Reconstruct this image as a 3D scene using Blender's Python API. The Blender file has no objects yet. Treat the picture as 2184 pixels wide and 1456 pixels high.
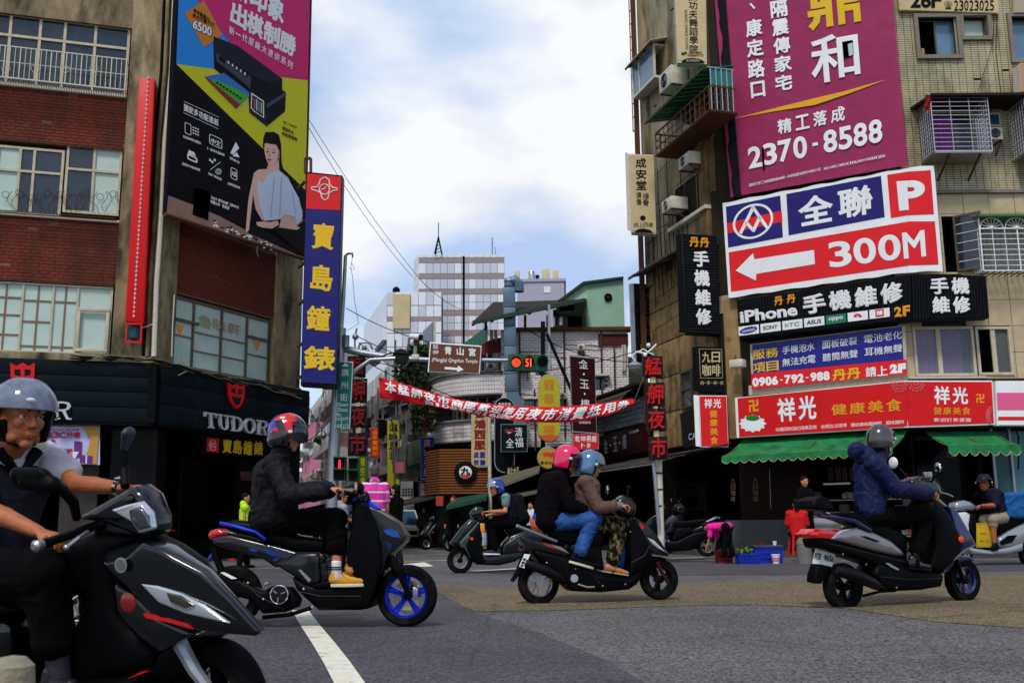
import bpy,bmesh,math,random
from mathutils import Vector as V,Matrix,noise
random.seed(7)
R=math.radians
SC=bpy.context.scene
COL=SC.collection
# -- camera
CH,FPX,PITCH,ROLL=0.78,2120.0,R(10.42),R(0.5)
fw=V((0,math.cos(PITCH),math.sin(PITCH)))
r0=V((1,0,0));u0=V((0,-math.sin(PITCH),math.cos(PITCH)))
rt=r0*math.cos(ROLL)-u0*math.sin(ROLL)
up=u0*math.cos(ROLL)+r0*math.sin(ROLL)
CAMP=V((0,0,CH))
cam=bpy.data.objects.new('camera',bpy.data.cameras.new('camera'));COL.objects.link(cam)
cam.matrix_world=Matrix(((rt.x,up.x,-fw.x,0),(rt.y,up.y,-fw.y,0),(rt.z,up.z,-fw.z,CH),(0,0,0,1)))
cam.data.sensor_width=36;cam.data.lens=FPX/2184*36
cam.data.clip_start=0.05;cam.data.clip_end=2500
cam.data.dof.use_dof=True;cam.data.dof.focus_distance=9.5;cam.data.dof.aperture_fstop=6.3
SC.camera=cam
# -- sky, sun, exposure
SUN_EL,SUN_AZ=56,197
wd=bpy.data.worlds.new('World');SC.world=wd;wd.use_nodes=True
nt=wd.node_tree;nt.nodes.clear()
def nn(t,**k):
 n=nt.nodes.new(t)
 for a,b in k.items():setattr(n,a,b)
 return n
sky=nn('ShaderNodeTexSky',sky_type='NISHITA',sun_disc=False,sun_elevation=R(SUN_EL),sun_rotation=R(SUN_AZ))
sky.air_density=1.0;sky.dust_density=0.6;sky.ozone_density=1.6
tc=nn('ShaderNodeTexCoord');mp=nn('ShaderNodeMapping');mp.inputs['Scale'].default_value=(1.0,1.0,2.1);mp.inputs['Location'].default_value=(2.35,0.2,0.55)
n1=nn('ShaderNodeTexNoise');n1.inputs['Scale'].default_value=2.3;n1.inputs['Detail'].default_value=7;n1.inputs['Roughness'].default_value=0.5;n1.inputs['Distortion'].default_value=0.25
rp=nn('ShaderNodeValToRGB');rp.color_ramp.elements[0].position=0.38;rp.color_ramp.elements[1].position=0.62
n2=nn('ShaderNodeTexNoise');n2.inputs['Scale'].default_value=3.6;n2.inputs['Detail'].default_value=5
rp2=nn('ShaderNodeValToRGB');rp2.color_ramp.elements[0].position=0.38;rp2.color_ramp.elements[0].color=(0.50,0.66,0.96,1)
rp2.color_ramp.elements[1].position=0.57;rp2.color_ramp.elements[1].color=(1.03,1.04,1.06,1)
b1=nn('ShaderNodeBackground');b1.inputs['Strength'].default_value=0.15
b2=nn('ShaderNodeBackground');b2.inputs['Strength'].default_value=.86
mx=nn('ShaderNodeMixShader');wo=nn('ShaderNodeOutputWorld')
L=nt.links.new
L(tc.outputs['Generated'],mp.inputs['Vector']);L(mp.outputs[0],n1.inputs['Vector']);L(mp.outputs[0],n2.inputs['Vector'])
L(n1.outputs['Fac'],rp.inputs[0]);L(n2.outputs['Fac'],rp2.inputs[0])
L(sky.outputs[0],b1.inputs[0]);L(rp2.outputs[0],b2.inputs[0])
L(rp.outputs[0],mx.inputs[0]);L(b1.outputs[0],mx.inputs[1]);L(b2.outputs[0],mx.inputs[2]);L(mx.outputs[0],wo.inputs[0])
sun=bpy.data.objects.new('sun',bpy.data.lights.new('sun','SUN'));COL.objects.link(sun)
sun.data.energy=2.3;sun.data.angle=R(11);sun.data.color=(1,0.95,0.88)
sun.rotation_euler=(R(90-SUN_EL),0,R(180-SUN_AZ))
SC.view_settings.view_transform='Standard';SC.view_settings.look='None'
SC.view_settings.exposure=0.12;SC.view_settings.gamma=1.0;SC.view_settings.use_curve_mapping=False
SC.cycles.max_bounces=6;SC.cycles.transparent_max_bounces=12
# -- frames: pixels of the photo to points on real planes
def ray(px,py):return(fw*FPX+rt*(px-1092)+up*(728-py)).normalized()
def ground(px,py,z=0.0):
 d=ray(px,py);return CAMP+d*((z-CH)/d.z)
def proj(p):
 q=p-CAMP;f=q.dot(fw);return(1092+FPX*q.dot(rt)/f,728-FPX*q.dot(up)/f)
class Fr:
 def __init__(s,o,u,lean=0):
  s.o=V(o);s.u=V(u).normalized();n=V((s.u.y,-s.u.x,0));z=V((0,0,1))
  s.w=z*math.cos(lean)+n*math.sin(lean);s.n=n*math.cos(lean)-z*math.sin(lean)
 def P(s,px,py,d=0.0):
  r=ray(px,py);o=s.o+s.n*d
  return CAMP+r*((o-CAMP).dot(s.n)/r.dot(s.n))
 def uz(s,px,py,d=0.0):
  p=s.P(px,py,d)-s.o;return p.dot(s.u),p.dot(s.w)
 def L(s,a,z,d=0.0):return s.o+s.u*a+s.w*z+s.n*d
 def shift(s,d):
  f=Fr(s.o+s.n*d,s.u);return f
def facing(px,py,Y,yaw=0):
 d=ray(px,py);p=CAMP+d*(Y/d.y);return Fr((p.x,p.y,0),(math.cos(R(yaw)),math.sin(R(yaw)),0))
 # -- temp scene to evaluate text and modifiers
TS=bpy.data.scenes.new('tmp')
def evald(ob):
 TS.collection.objects.link(ob);vl=TS.view_layers[0];vl.update()
 dg=vl.depsgraph;me=bpy.data.meshes.new_from_object(ob.evaluated_get(dg),depsgraph=dg)
 TS.collection.objects.unlink(ob);return me
def modmesh(me,mods):
 ob=bpy.data.objects.new('m',me)
 for t,k in mods:
  m=ob.modifiers.new(t,t)
  for a,b in k.items():setattr(m,a,b)
 r=evald(ob);bpy.data.objects.remove(ob);bpy.data.meshes.remove(me);return r
TX={}
def textdata(s,bold=0.0,ext=0.0,res=2):
 k=(s,bold,ext)
 if k not in TX:
  res=5 if s.isascii()and len(s)<5 else res
  c=bpy.data.curves.new('t','FONT');c.body=s;c.extrude=ext*.05;c.resolution_u=res;c.bevel_depth=max(0,bold)*.8;c.bevel_resolution=0
  c.fill_mode='BOTH' if ext else 'FRONT'
  ob=bpy.data.objects.new('t',c);me=evald(ob);bpy.data.objects.remove(ob);bpy.data.curves.remove(c)
  vs=[v.co.copy()for v in me.vertices];fs=[tuple(p.vertices)for p in me.polygons];bpy.data.meshes.remove(me)
  if not vs:vs=[V((0,0,0))]
  x0=min(v.x for v in vs);x1=max(v.x for v in vs);y0=min(v.y for v in vs);y1=max(v.y for v in vs);zz=max(1e-6,max(v.z for v in vs))
  vs=[V(((v.x-x0)/max(1e-6,x1-x0),(v.y-y0)/max(1e-6,y1-y0),v.z/zz*.5))for v in vs]
  TX[k]=(vs,fs,(x1-x0)/max(1e-6,y1-y0))
 return TX[k]
 # -- materials
MT={}
def mat(name,col,rough=0.6,metal=0.0,var=0.0,vs=6.0,bump=0.0,bs=40.0,col2=None,c2=0.5,c2s=3.0,c2w=0.12,spec=0.3,alpha=1.0,coat=0.0,emit=0.0,stretch=None,trans=0.0,rv=0.0):
 if name in MT:return MT[name]
 col=tuple(min(.8,1.08*x**1.28)for x in col);col2=col2 and tuple(min(.8,1.08*x**1.28)for x in col2)
 m=bpy.data.materials.new(name);m.use_nodes=True;t=m.node_tree;b=t.nodes['Principled BSDF'];K=t.links.new
 if max(col)<.03 and not coat and spec==.3:spec=.08
 c=(*col,1);b.inputs['Base Color'].default_value=c;b.inputs['Roughness'].default_value=rough;b.inputs['Metallic'].default_value=metal
 b.inputs['Specular IOR Level'].default_value=spec
 if alpha<1:b.inputs['Alpha'].default_value=alpha
 if trans:b.inputs['Transmission Weight'].default_value=trans
 if coat:b.inputs['Coat Weight'].default_value=coat;b.inputs['Coat Roughness'].default_value=0.06
 if emit:b.inputs['Emission Color'].default_value=c;b.inputs['Emission Strength'].default_value=emit
 if var or bump or col2 or rv:
  tcx=t.nodes.new('ShaderNodeTexCoord');src=tcx.outputs['Object']
  if stretch:
   mpx=t.nodes.new('ShaderNodeMapping');mpx.inputs['Scale'].default_value=stretch;K(src,mpx.inputs['Vector']);src=mpx.outputs[0]
  def nz(sc,det=4,r=.55):
   n=t.nodes.new('ShaderNodeTexNoise');n.inputs['Scale'].default_value=sc;n.inputs['Detail'].default_value=det;n.inputs['Roughness'].default_value=r
   K(src,n.inputs['Vector']);return n.outputs['Fac']
  out=None
  if col2:
   rr=t.nodes.new('ShaderNodeValToRGB');rr.color_ramp.elements[0].position=max(0,c2-c2w);rr.color_ramp.elements[1].position=min(1,c2+c2w)
   rr.color_ramp.elements[0].color=c;rr.color_ramp.elements[1].color=(*col2,1);K(nz(c2s,6,.62),rr.inputs[0]);out=rr.outputs[0]
  if var:
   mr=t.nodes.new('ShaderNodeMapRange');mr.inputs['From Min'].default_value=.25;mr.inputs['From Max'].default_value=.75
   mr.inputs['To Min'].default_value=1-var;mr.inputs['To Max'].default_value=1+var;K(nz(vs,6,.65),mr.inputs['Value'])
   mm=t.nodes.new('ShaderNodeVectorMath');mm.operation='SCALE';K(mr.outputs[0],mm.inputs['Scale'])
   if out:K(out,mm.inputs[0])
   else:mm.inputs[0].default_value=col
   out=mm.outputs[0]
  if out:K(out,b.inputs['Base Color'])
  if rv:
   m3=t.nodes.new('ShaderNodeMapRange');m3.inputs['To Min'].default_value=max(0,rough-rv);m3.inputs['To Max'].default_value=min(1,rough+rv);K(nz(9,5),m3.inputs['Value']);K(m3.outputs[0],b.inputs['Roughness'])
  if bump:
   bb=t.nodes.new('ShaderNodeBump');bb.inputs['Strength'].default_value=bump;bb.inputs['Distance'].default_value=0.02;K(nz(bs,5),bb.inputs['Height']);K(bb.outputs[0],b.inputs['Normal'])
 MT[name]=m;return m
 # -- objects
W={}
def tag(o,label=None,cat=None,group=None,kind=None):
 if label:o['label']=label
 if cat:o['category']=cat
 if group:o['group']=group
 if kind:o['kind']=kind
 return o
def thing(name,label,cat,loc,group=None):
 o=bpy.data.objects.new(name,None);COL.objects.link(o);o.location=loc;o.empty_display_size=0.2
 W[o]=V(loc);return tag(o,label,cat,group)
def put(name,me,m,par=None,label=None,kind=None,base=None):
 if par is not None:base=W[par]
 elif base is None:
  n=len(me.vertices);xs=[v.co for v in me.vertices]
  base=V((sum(v.x for v in xs)/n,sum(v.y for v in xs)/n,min(v.z for v in xs)))
 me.transform(Matrix.Translation(-V(base)))
 if m:
  me.materials.clear();me.materials.append(m)
 me.name=name
 o=bpy.data.objects.new(name,me);COL.objects.link(o)
 if par is not None:o.parent=par
 else:o.location=base
 W[o]=V(base)
 if label:o['label']=label
 if kind:o['kind']=kind
 return o
def piece(name,me,par,wl,rz=0.0,label=None,scale=None):
 o=bpy.data.objects.new(name,me);COL.objects.link(o);o.parent=par;o.location=V(wl)-W[par];o.rotation_euler=(0,0,rz);W[o]=V(wl)
 if scale:o.scale=scale
 return o
class MB:
 def __init__(s):s.v=[];s.f=[]
 def add(s,vs,fs):
  n=len(s.v);s.v+=[V(p)for p in vs];s.f+=[tuple(i+n for i in f)for f in fs];return s
 def hexa(s,p):
  return s.add(p,[(0,3,2,1),(4,5,6,7),(0,1,5,4),(1,2,6,5),(2,3,7,6),(3,0,4,7)])
 def box(s,F,a0,a1,z0,z1,d0,d1):
  return s.hexa([F.L(a0,z0,d0),F.L(a1,z0,d0),F.L(a1,z0,d1),F.L(a0,z0,d1),F.L(a0,z1,d0),F.L(a1,z1,d0),F.L(a1,z1,d1),F.L(a0,z1,d1)])
 def pbox(s,F,x0,y0,x1,y1,d0,d1,dd=None):
  dd=d1 if dd is None else dd;xm=(x0+x1)/2;ym=(y0+y1)/2
  return s.box(F,F.uz(x0,ym,dd)[0],F.uz(x1,ym,dd)[0],F.uz(xm,y1,dd)[1],F.uz(xm,y0,dd)[1],d0,d1)
 def bar(s,a,b,r,r2=None):
  a=V(a);b=V(b);t=(b-a).normalized();r2=r2 or r
  x=t.cross(V((0,0,1)));x=V((1,0,0))if x.length<1e-3 else x.normalized();y=x.cross(t)
  return s.hexa([a-x*r-y*r2,a+x*r-y*r2,a+x*r+y*r2,a-x*r+y*r2,b-x*r-y*r2,b+x*r-y*r2,b+x*r+y*r2,b-x*r+y*r2])
 def prism(s,F,pts,d0,d1):
  n=len(pts);lo=[F.L(a,z,d0)for a,z in pts];hi=[F.L(a,z,d1)for a,z in pts]
  return s.add(lo+hi,[tuple(range(n))[::-1],tuple(range(n,2*n))]+[(i,(i+1)%n,n+(i+1)%n,n+i)for i in range(n)])
 def pprism(s,F,px,d0,d1,dd=None):
  dd=d1 if dd is None else dd;return s.prism(F,[F.uz(x,y,dd)for x,y in px],d0,d1)
 def poly(s,F,px,d):return s.add([F.P(x,y,d)for x,y in px],[tuple(range(len(px)))])
 def tube(s,pts,r,n=8,close=True):
  pts=[V(p)for p in pts];rs=r if isinstance(r,(list,tuple))else[r]*len(pts);k=len(s.v);m=len(pts)
  for i,p in enumerate(pts):
   t=(pts[min(i+1,m-1)]-pts[max(i-1,0)]).normalized();x=t.cross(V((0,0,1)))
   x=V((1,0,0))if x.length<1e-3 else x.normalized()
   if i and x.dot(px_)<0:x=-x
   px_=x;y=t.cross(x)
   for j in range(n):
    a=2*math.pi*j/n;s.v.append(p+(x*math.cos(a)+y*math.sin(a))*rs[i])
  for i in range(m-1):
   for j in range(n):s.f.append((k+i*n+j,k+i*n+(j+1)%n,k+(i+1)*n+(j+1)%n,k+(i+1)*n+j))
  if close:s.f.append(tuple(k+j for j in range(n))[::-1]);s.f.append(tuple(k+(m-1)*n+j for j in range(n)))
  return s
 def lathe(s,c,ax,prof,n=24,close=False):
  c=V(c);ax=V(ax).normalized();x=ax.cross(V((0,0,1)));x=V((1,0,0))if x.length<1e-3 else x.normalized();y=ax.cross(x);k=len(s.v);m=len(prof)
  for r,h in prof:
   for j in range(n):
    a=2*math.pi*j/n;s.v.append(c+ax*h+(x*math.cos(a)+y*math.sin(a))*r)
  for i in range(m-(0 if close else 1)):
   i2=(i+1)%m
   for j in range(n):s.f.append((k+i*n+j,k+i*n+(j+1)%n,k+i2*n+(j+1)%n,k+i2*n+j))
  if not close:
   s.f.append(tuple(k+j for j in range(n))[::-1]);s.f.append(tuple(k+(m-1)*n+j for j in range(n)))
  return s
 def ell(s,c,r,B=None,nu=14,nv=9):
  c=V(c);X,Y,Z=B or(V((1,0,0)),V((0,1,0)),V((0,0,1)));k=len(s.v)
  if not isinstance(r,(tuple,list)):r=(r,r,r)
  s.v.append(c-Z*r[2])
  for i in range(1,nv):
   ph=-math.pi/2+math.pi*i/nv
   for j in range(nu):
    a=2*math.pi*j/nu;s.v.append(c+X*(r[0]*math.cos(ph)*math.cos(a))+Y*(r[1]*math.cos(ph)*math.sin(a))+Z*(r[2]*math.sin(ph)))
  s.v.append(c+Z*r[2]);e=len(s.v)-1
  for j in range(nu):s.f.append((k,k+1+(j+1)%nu,k+1+j));s.f.append((e,e-nu+j,e-nu+(j+1)%nu))
  for i in range(nv-2):
   for j in range(nu):s.f.append((k+1+i*nu+j,k+1+i*nu+(j+1)%nu,k+1+(i+1)*nu+(j+1)%nu,k+1+(i+1)*nu+j))
  return s
 def cap(s,a,b,ra,rb=None,n=12,sq=1.0,ax=None):
  a=V(a);b=V(b);rb=ra if rb is None else rb;t=(b-a);ln=t.length
  if ln<1e-5:return s.ell(a,ra)
  t.normalize();x=(V(ax)-t*V(ax).dot(t)).normalized()if ax is not None else t.orthogonal().normalized();y=t.cross(x);k=len(s.v);rings=[]
  for q in(-80,-50,-20):rings.append((a+t*(ra*math.sin(R(q))),ra*math.cos(R(q))))
  for q in(20,50,80):rings.append((b+t*(rb*math.sin(R(q))),rb*math.cos(R(q))))
  for c,r in rings:
   for j in range(n):
    g=2*math.pi*j/n;s.v.append(c+x*(r*sq*math.cos(g))+y*(r*math.sin(g)))
  m=len(rings)
  for i in range(m-1):
   for j in range(n):s.f.append((k+i*n+j,k+i*n+(j+1)%n,k+(i+1)*n+(j+1)%n,k+(i+1)*n+j))
  s.f.append(tuple(k+j for j in range(n))[::-1]);s.f.append(tuple(k+(m-1)*n+j for j in range(n)))
  return s
 def text(s,F,t,q,d,bold=0.0,ext=0.0,thk=0.0):
  if len(q)==4 and not isinstance(q[0],(tuple,list)):x0,y0,x1,y1=q;q=[(x0,y0),(x1,y0),(x1,y1),(x0,y1)]
  vs,fs,_=textdata(t,bold,0.5 if thk else 0.0)
  (ax,ay),(bx,by),(cx,cy),(dx,dy)=q;out=[]
  for v in vs:
   u,w=v.x,1-v.y
   x=(1-u)*(1-w)*ax+u*(1-w)*bx+u*w*cx+(1-u)*w*dx;y=(1-u)*(1-w)*ay+u*(1-w)*by+u*w*cy+(1-u)*w*dy
   out.append(F.P(x,y,d)+F.n*(v.z*(thk if thk else .003)))
  return s.add(out,fs)
 def row(s,F,t,q,d,bold=0.0,gap=0.12,thk=0.0):
  if not isinstance(q[0],(tuple,list)):x0,y0,x1,y1=q;q=[(x0,y0),(x1,y0),(x1,y1),(x0,y1)]
  n=len(t);lt,rt_,rb,lb=[V(p)for p in q]
  for i,ch in enumerate(t):
   if ch==' ':continue
   a=(i+gap/2)/n;b=(i+1-gap/2)/n
   if ch in '1-·I.,:/':m=(a+b)/2;a,b=m-(b-m)*.4,m+(b-m)*.4
   top,bot=0,1
   if ch=='一' or ch=='-':top,bot=.43,.57
   if ch in '·.':top,bot=.42,.58
   g=lambda u,w:tuple((lt*(1-u)+rt_*u)*(1-w)+(lb*(1-u)+rb*u)*w)
   s.text(F,ch,[g(a,top),g(b,top),g(b,bot),g(a,bot)],d,bold,thk=thk)
  return s
 def col(s,F,t,q,d,bold=0.0,gap=0.14,thk=0.0):
  if not isinstance(q[0],(tuple,list)):x0,y0,x1,y1=q;q=[(x0,y0),(x1,y0),(x1,y1),(x0,y1)]
  n=len(t);lt,rt_,rb,lb=[V(p)for p in q]
  for i,ch in enumerate(t):
   if ch==' ':continue
   a=(i+gap/2)/n;b=(i+1-gap/2)/n
   g=lambda u,w:tuple((lt*(1-u)+rt_*u)*(1-w)+(lb*(1-u)+rb*u)*w)
   l,r=0,1
   if ch=='·':l,r=.42,.58;m=(a+b)/2;a,b=m-.12/n,m+.12/n
   s.text(F,ch,[g(l,a),g(r,a),g(r,b),g(l,b)],d,bold,thk=thk)
  return s
 def mesh(s):
  me=bpy.data.meshes.new('m');me.from_pydata([tuple(v)for v in s.v],[],s.f);me.update();return me
 def obj(s,name,m,par=None,smooth=False,bev=0,seg=2,label=None,kind=None,base=None,ang=35,fix=False):
  me=s.mesh()
  if fix or bev:
   bm=bmesh.new();bm.from_mesh(me);bmesh.ops.recalc_face_normals(bm,faces=bm.faces);bm.to_mesh(me);bm.free()
  if bev:me=modmesh(me,[('BEVEL',dict(width=bev,segments=seg,limit_method='ANGLE',angle_limit=R(28)))])
  if smooth or bev:me.shade_smooth();me.set_sharp_from_angle(angle=R(ang))
  return put(name,me,m,par,label,kind,base)
def sign(name,label,cat,F,px,d,thk,facem,sidem=None,par=None,group=None,bev=0):
 """a boxed sign: quad in pixels on plane F at offset d, thickness thk; returns its root (an Empty) and frame"""
 pts=[F.uz(x,y,d)for x,y in px];a=sum(p[0]for p in pts)/4;z=min(p[1]for p in pts)
 t=thing(name,label,cat,F.L(a,z,d-thk/2),group)if par is None else par
 MB().prism(F,pts,d-thk,d-0.012).obj('sign_box',sidem or facem,t,bev=bev,fix=True)
 c=V((sum(p[0]for p in pts)/4,sum(p[1]for p in pts)/4));q=[tuple(c+(V(p)-c)*0.965)for p in pts]
 MB().prism(F,q,d-0.012,d).obj('sign_face',facem,t,fix=True)
 return t
 # -- shared materials
M_conc=mat('weathered_concrete',(.32,.26,.165),.9,var=.4,vs=4,bump=.5,bs=60,col2=(.055,.045,.035),c2=.55,c2s=2.2,c2w=.12,stretch=(1,1,.3))
M_ctile=mat('dirty_beige_mosaic',(.36,.29,.18),.75,var=.35,vs=6,bump=.6,bs=90,col2=(.07,.055,.04),c2=.56,c2s=2.4,c2w=.12,stretch=(1,1,.35))
M_brick=mat('red_clay_brick',(.215,.042,.016),.75,var=.45,vs=14,bump=.3,bs=80,col2=(.07,.022,.014),c2=.60,c2s=1.3,c2w=.16,stretch=(1,1,.35))
M_mort=mat('dark_mortar',(.27,.15,.11),.95,var=.3)
M_wframe=mat('aged_cream_window_frame',(.52,.47,.36),.5,var=.2,vs=8)
M_wfgrey=mat('bronze_window_frame',(.16,.14,.11),.4,metal=.3,var=.2)
M_dark=mat('dark_interior',(.003,.003,.003),1,spec=.0)  # shade of interiors and openings put into a near-black, matt colour
M_black=mat('black_paint',(.008,.008,.010),.45,var=.2)
M_frost=mat('frosted_glass',(.50,.60,.55),.25,var=.12,vs=1.5)
M_glass=mat('window_glass',(.05,.075,.10),.06,spec=.9,var=.3,vs=1.2,alpha=.6)
M_glassb=mat('blue_window_glass',(.13,.24,.34),.12,spec=.8,var=.2,vs=1.5)
M_curt=mat('pale_curtain',(.45,.47,.42),.9,var=.25,vs=12,stretch=(6,6,.4))
M_curtb=mat('brown_curtain',(.26,.15,.11),.9,var=.25,vs=10,stretch=(6,6,.4))
M_curtp=mat('purple_curtain',(.28,.07,.30),.85,var=.4,vs=10,stretch=(5,5,.3))
M_white=mat('white_paint',(.72,.72,.72),.5,var=.1)
M_offw=mat('offwhite_paint',(.60,.57,.48),.55,var=.18,vs=9)
M_steel=mat('galvanised_steel',(.36,.39,.42),.45,metal=.6,var=.15)
M_stain=mat('stainless_steel',(.55,.52,.52),.3,metal=.85,var=.1)
M_rust=mat('rusty_iron',(.14,.07,.035),.85,var=.4,vs=20)
M_cable=mat('black_cable',(.012,.012,.013),.6)
M_slate=mat('slate_sign_panel',(.012,.022,.029),.5,var=.12,vs=2)
M_navy=mat('navy_sign',(.012,.010,.19),.4,var=.1)
M_yel=mat('yellow_print',(.72,.50,.015),.5)
M_gold=mat('orange_yellow_print',(.75,.36,.02),.5)
M_red=mat('red_sign',(.66,.005,.010),.42,var=.08,vs=2)
M_redb=mat('bright_red_print',(.68,.022,.03),.5)
M_wprint=mat('white_print',(.78,.79,.85),.5,var=.07,vs=2.5,bump=.12,bs=3)
M_bprint=mat('black_print',(.012,.012,.015),.5)
M_maroon=mat('maroon_sign',(.055,.006,.012),.4,var=.1)
M_plum=mat('plum_banner',(.36,.035,.135),.5,var=.16,vs=1.6,bump=.8,bs=2.2)
M_ctan=mat('cream_sign',(.56,.47,.27),.5,var=.12,vs=3)
M_green=mat('green_canvas',(.022,.24,.085),.7,var=.3,vs=4,bump=.3,bs=8,col2=(.015,.11,.05),c2=.60,c2s=2.5)
M_bmet=mat('black_ribbed_metal',(.022,.024,.028),.4,metal=.3)
M_skin=mat('skin',(.52,.25,.13),.5,var=.2,vs=14,bump=.15,bs=120,spec=.35)
M_skind=mat('tanned_skin',(.42,.165,.07),.45,var=.30,vs=16,bump=.25,bs=110,spec=.4)
M_hair=mat('black_hair',(.012,.010,.010),.55)
M_tyre=mat('tyre_rubber',(.010,.010,.010),.85,bump=.2,bs=60,col2=(.045,.04,.035),c2=.60,c2s=5,c2w=.12)
M_plastic=mat('black_plastic',(.004,.004,.005),.5,bump=.05,bs=300)
M_bgloss=mat('gloss_black_paint',(.008,.009,.011),.16,coat=.6)
M_chrome=mat('chrome',(.7,.7,.7),.12,metal=1)
M_alu=mat('aluminium',(.45,.45,.46),.35,metal=.9)
M_redlamp=mat('red_lamp_lens',(.55,.008,.01),.12,coat=1)
M_amber=mat('amber_reflector',(.75,.09,.01),.2,coat=.5)
M_lens=mat('clear_lamp_lens',(.55,.58,.62),.08,metal=.5,coat=1)
M_seat=mat('black_vinyl',(.006,.006,.007),.45,bump=.1,bs=150)
M_mirror=mat('mirror_glass',(.85,.88,.9),.03,metal=1)
# -- ground, road, markings
def asphalt(name,c1,c2,sp=.5):
 m=bpy.data.materials.new(name);m.use_nodes=True;t=m.node_tree;b=t.nodes['Principled BSDF'];K=t.links.new
 tcx=t.nodes.new('ShaderNodeTexCoord');o=tcx.outputs['Object']
 def nz(sc,det=3,st=None):
  n=t.nodes.new('ShaderNodeTexNoise');n.inputs['Scale'].default_value=sc;n.inputs['Detail'].default_value=det;K(o,n.inputs['Vector']);return n.outputs['Fac']
 vo=t.nodes.new('ShaderNodeTexVoronoi');vo.inputs['Scale'].default_value=75;K(o,vo.inputs['Vector'])
 sp1=t.nodes.new('ShaderNodeValToRGB');e=sp1.color_ramp.elements;e[0].position=.12;e[0].color=(*c1,1);e[1].position=.95;e[1].color=(*c2,1)
 sep=t.nodes.new('ShaderNodeSeparateColor');K(vo.outputs['Color'],sep.inputs[0]);K(sep.outputs[0],sp1.inputs[0])
 mr=t.nodes.new('ShaderNodeMapRange');mr.inputs['From Min'].default_value=.3;mr.inputs['From Max'].default_value=.7;mr.inputs['To Min'].default_value=.78;mr.inputs['To Max'].default_value=1.18;K(nz(.9,8),mr.inputs['Value'])
 mr2=t.nodes.new('ShaderNodeMapRange');mr2.inputs['From Min'].default_value=.3;mr2.inputs['From Max'].default_value=.7;mr2.inputs['To Min'].default_value=.75;mr2.inputs['To Max'].default_value=1.25;K(nz(38,4),mr2.inputs['Value'])
 mu=t.nodes.new('ShaderNodeMath');mu.operation='MULTIPLY';K(mr.outputs[0],mu.inputs[0]);K(mr2.outputs[0],mu.inputs[1])
 vm=t.nodes.new('ShaderNodeVectorMath');vm.operation='SCALE';K(sp1.outputs[0],vm.inputs[0]);K(mu.outputs[0],vm.inputs['Scale']);K(vm.outputs[0],b.inputs['Base Color'])
 vc=t.nodes.new('ShaderNodeTexVoronoi');vc.feature='DISTANCE_TO_EDGE';vc.inputs['Scale'].default_value=.33;dn=t.nodes.new('ShaderNodeMixRGB');dn.inputs[0].default_value=.12;K(o,dn.inputs[1]);nd=t.nodes.new('ShaderNodeTexNoise');nd.inputs['Scale'].default_value=2.5;nd.inputs['Detail'].default_value=8;K(o,nd.inputs['Vector']);K(nd.outputs['Color'],dn.inputs[2]);K(dn.outputs[0],vc.inputs['Vector'])
 cr=t.nodes.new('ShaderNodeMapRange');cr.inputs['From Max'].default_value=.006;cr.inputs['To Min'].default_value=.6;K(vc.outputs['Distance'],cr.inputs['Value'])
 st_=t.nodes.new('ShaderNodeMapRange');st_.inputs['From Min'].default_value=.56;st_.inputs['From Max'].default_value=.72;st_.inputs['To Min'].default_value=1;st_.inputs['To Max'].default_value=.62;K(nz(.55,10),st_.inputs['Value']);m4=t.nodes.new('ShaderNodeMath');m4.operation='MULTIPLY';K(cr.outputs[0],m4.inputs[0]);K(st_.outputs[0],m4.inputs[1]);m5=t.nodes.new('ShaderNodeMath');m5.operation='MULTIPLY';K(mu.outputs[0],m5.inputs[0]);K(m4.outputs[0],m5.inputs[1]);K(m5.outputs[0],vm.inputs['Scale'])
 b.inputs['Roughness'].default_value=.82;b.inputs['Specular IOR Level'].default_value=sp
 bp=t.nodes.new('ShaderNodeBump');bp.inputs['Strength'].default_value=.6;bp.inputs['Distance'].default_value=.008;K(vo.outputs['Distance'],bp.inputs['Height']);K(bp.outputs[0],b.inputs['Normal'])
 return m
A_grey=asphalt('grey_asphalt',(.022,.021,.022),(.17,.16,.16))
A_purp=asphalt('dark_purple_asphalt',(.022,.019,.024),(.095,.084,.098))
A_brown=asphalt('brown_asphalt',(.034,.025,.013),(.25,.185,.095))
def gpoly(name,px,z,m,kind='structure'):
 vs=[ground(x,y,z)for x,y in px];o=MB().add(vs,[tuple(range(len(vs)))]).obj(name,m,kind=kind,fix=True,base=(0,0,0))
 if o.data.polygons[0].normal.z<0:o.data.flip_normals()
 return o
MB().add([(-700,-200,0),(700,-200,0),(700,1200,0),(-700,1200,0)],[(0,1,2,3)]).obj('ground',A_grey,kind='structure',base=(0,0,0))
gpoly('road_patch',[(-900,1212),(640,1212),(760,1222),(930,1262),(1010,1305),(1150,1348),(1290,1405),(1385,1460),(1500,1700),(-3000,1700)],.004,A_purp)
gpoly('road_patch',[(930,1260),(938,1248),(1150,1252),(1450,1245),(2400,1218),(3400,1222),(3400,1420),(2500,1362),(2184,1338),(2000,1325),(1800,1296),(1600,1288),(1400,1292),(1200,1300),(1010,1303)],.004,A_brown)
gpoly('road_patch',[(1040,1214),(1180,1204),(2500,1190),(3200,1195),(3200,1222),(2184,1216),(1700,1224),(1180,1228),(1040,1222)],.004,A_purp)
M_paint=mat('worn_road_paint',(.70,.68,.58),.7,var=.18,vs=12,col2=(.18,.17,.17),c2=.64,c2s=9,c2w=.05,bump=.3,bs=120)
M_paintY=mat('yellow_road_paint',(.50,.40,.20),.75,col2=(.20,.17,.13),c2=.55,c2s=6,c2w=.1)
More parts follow.
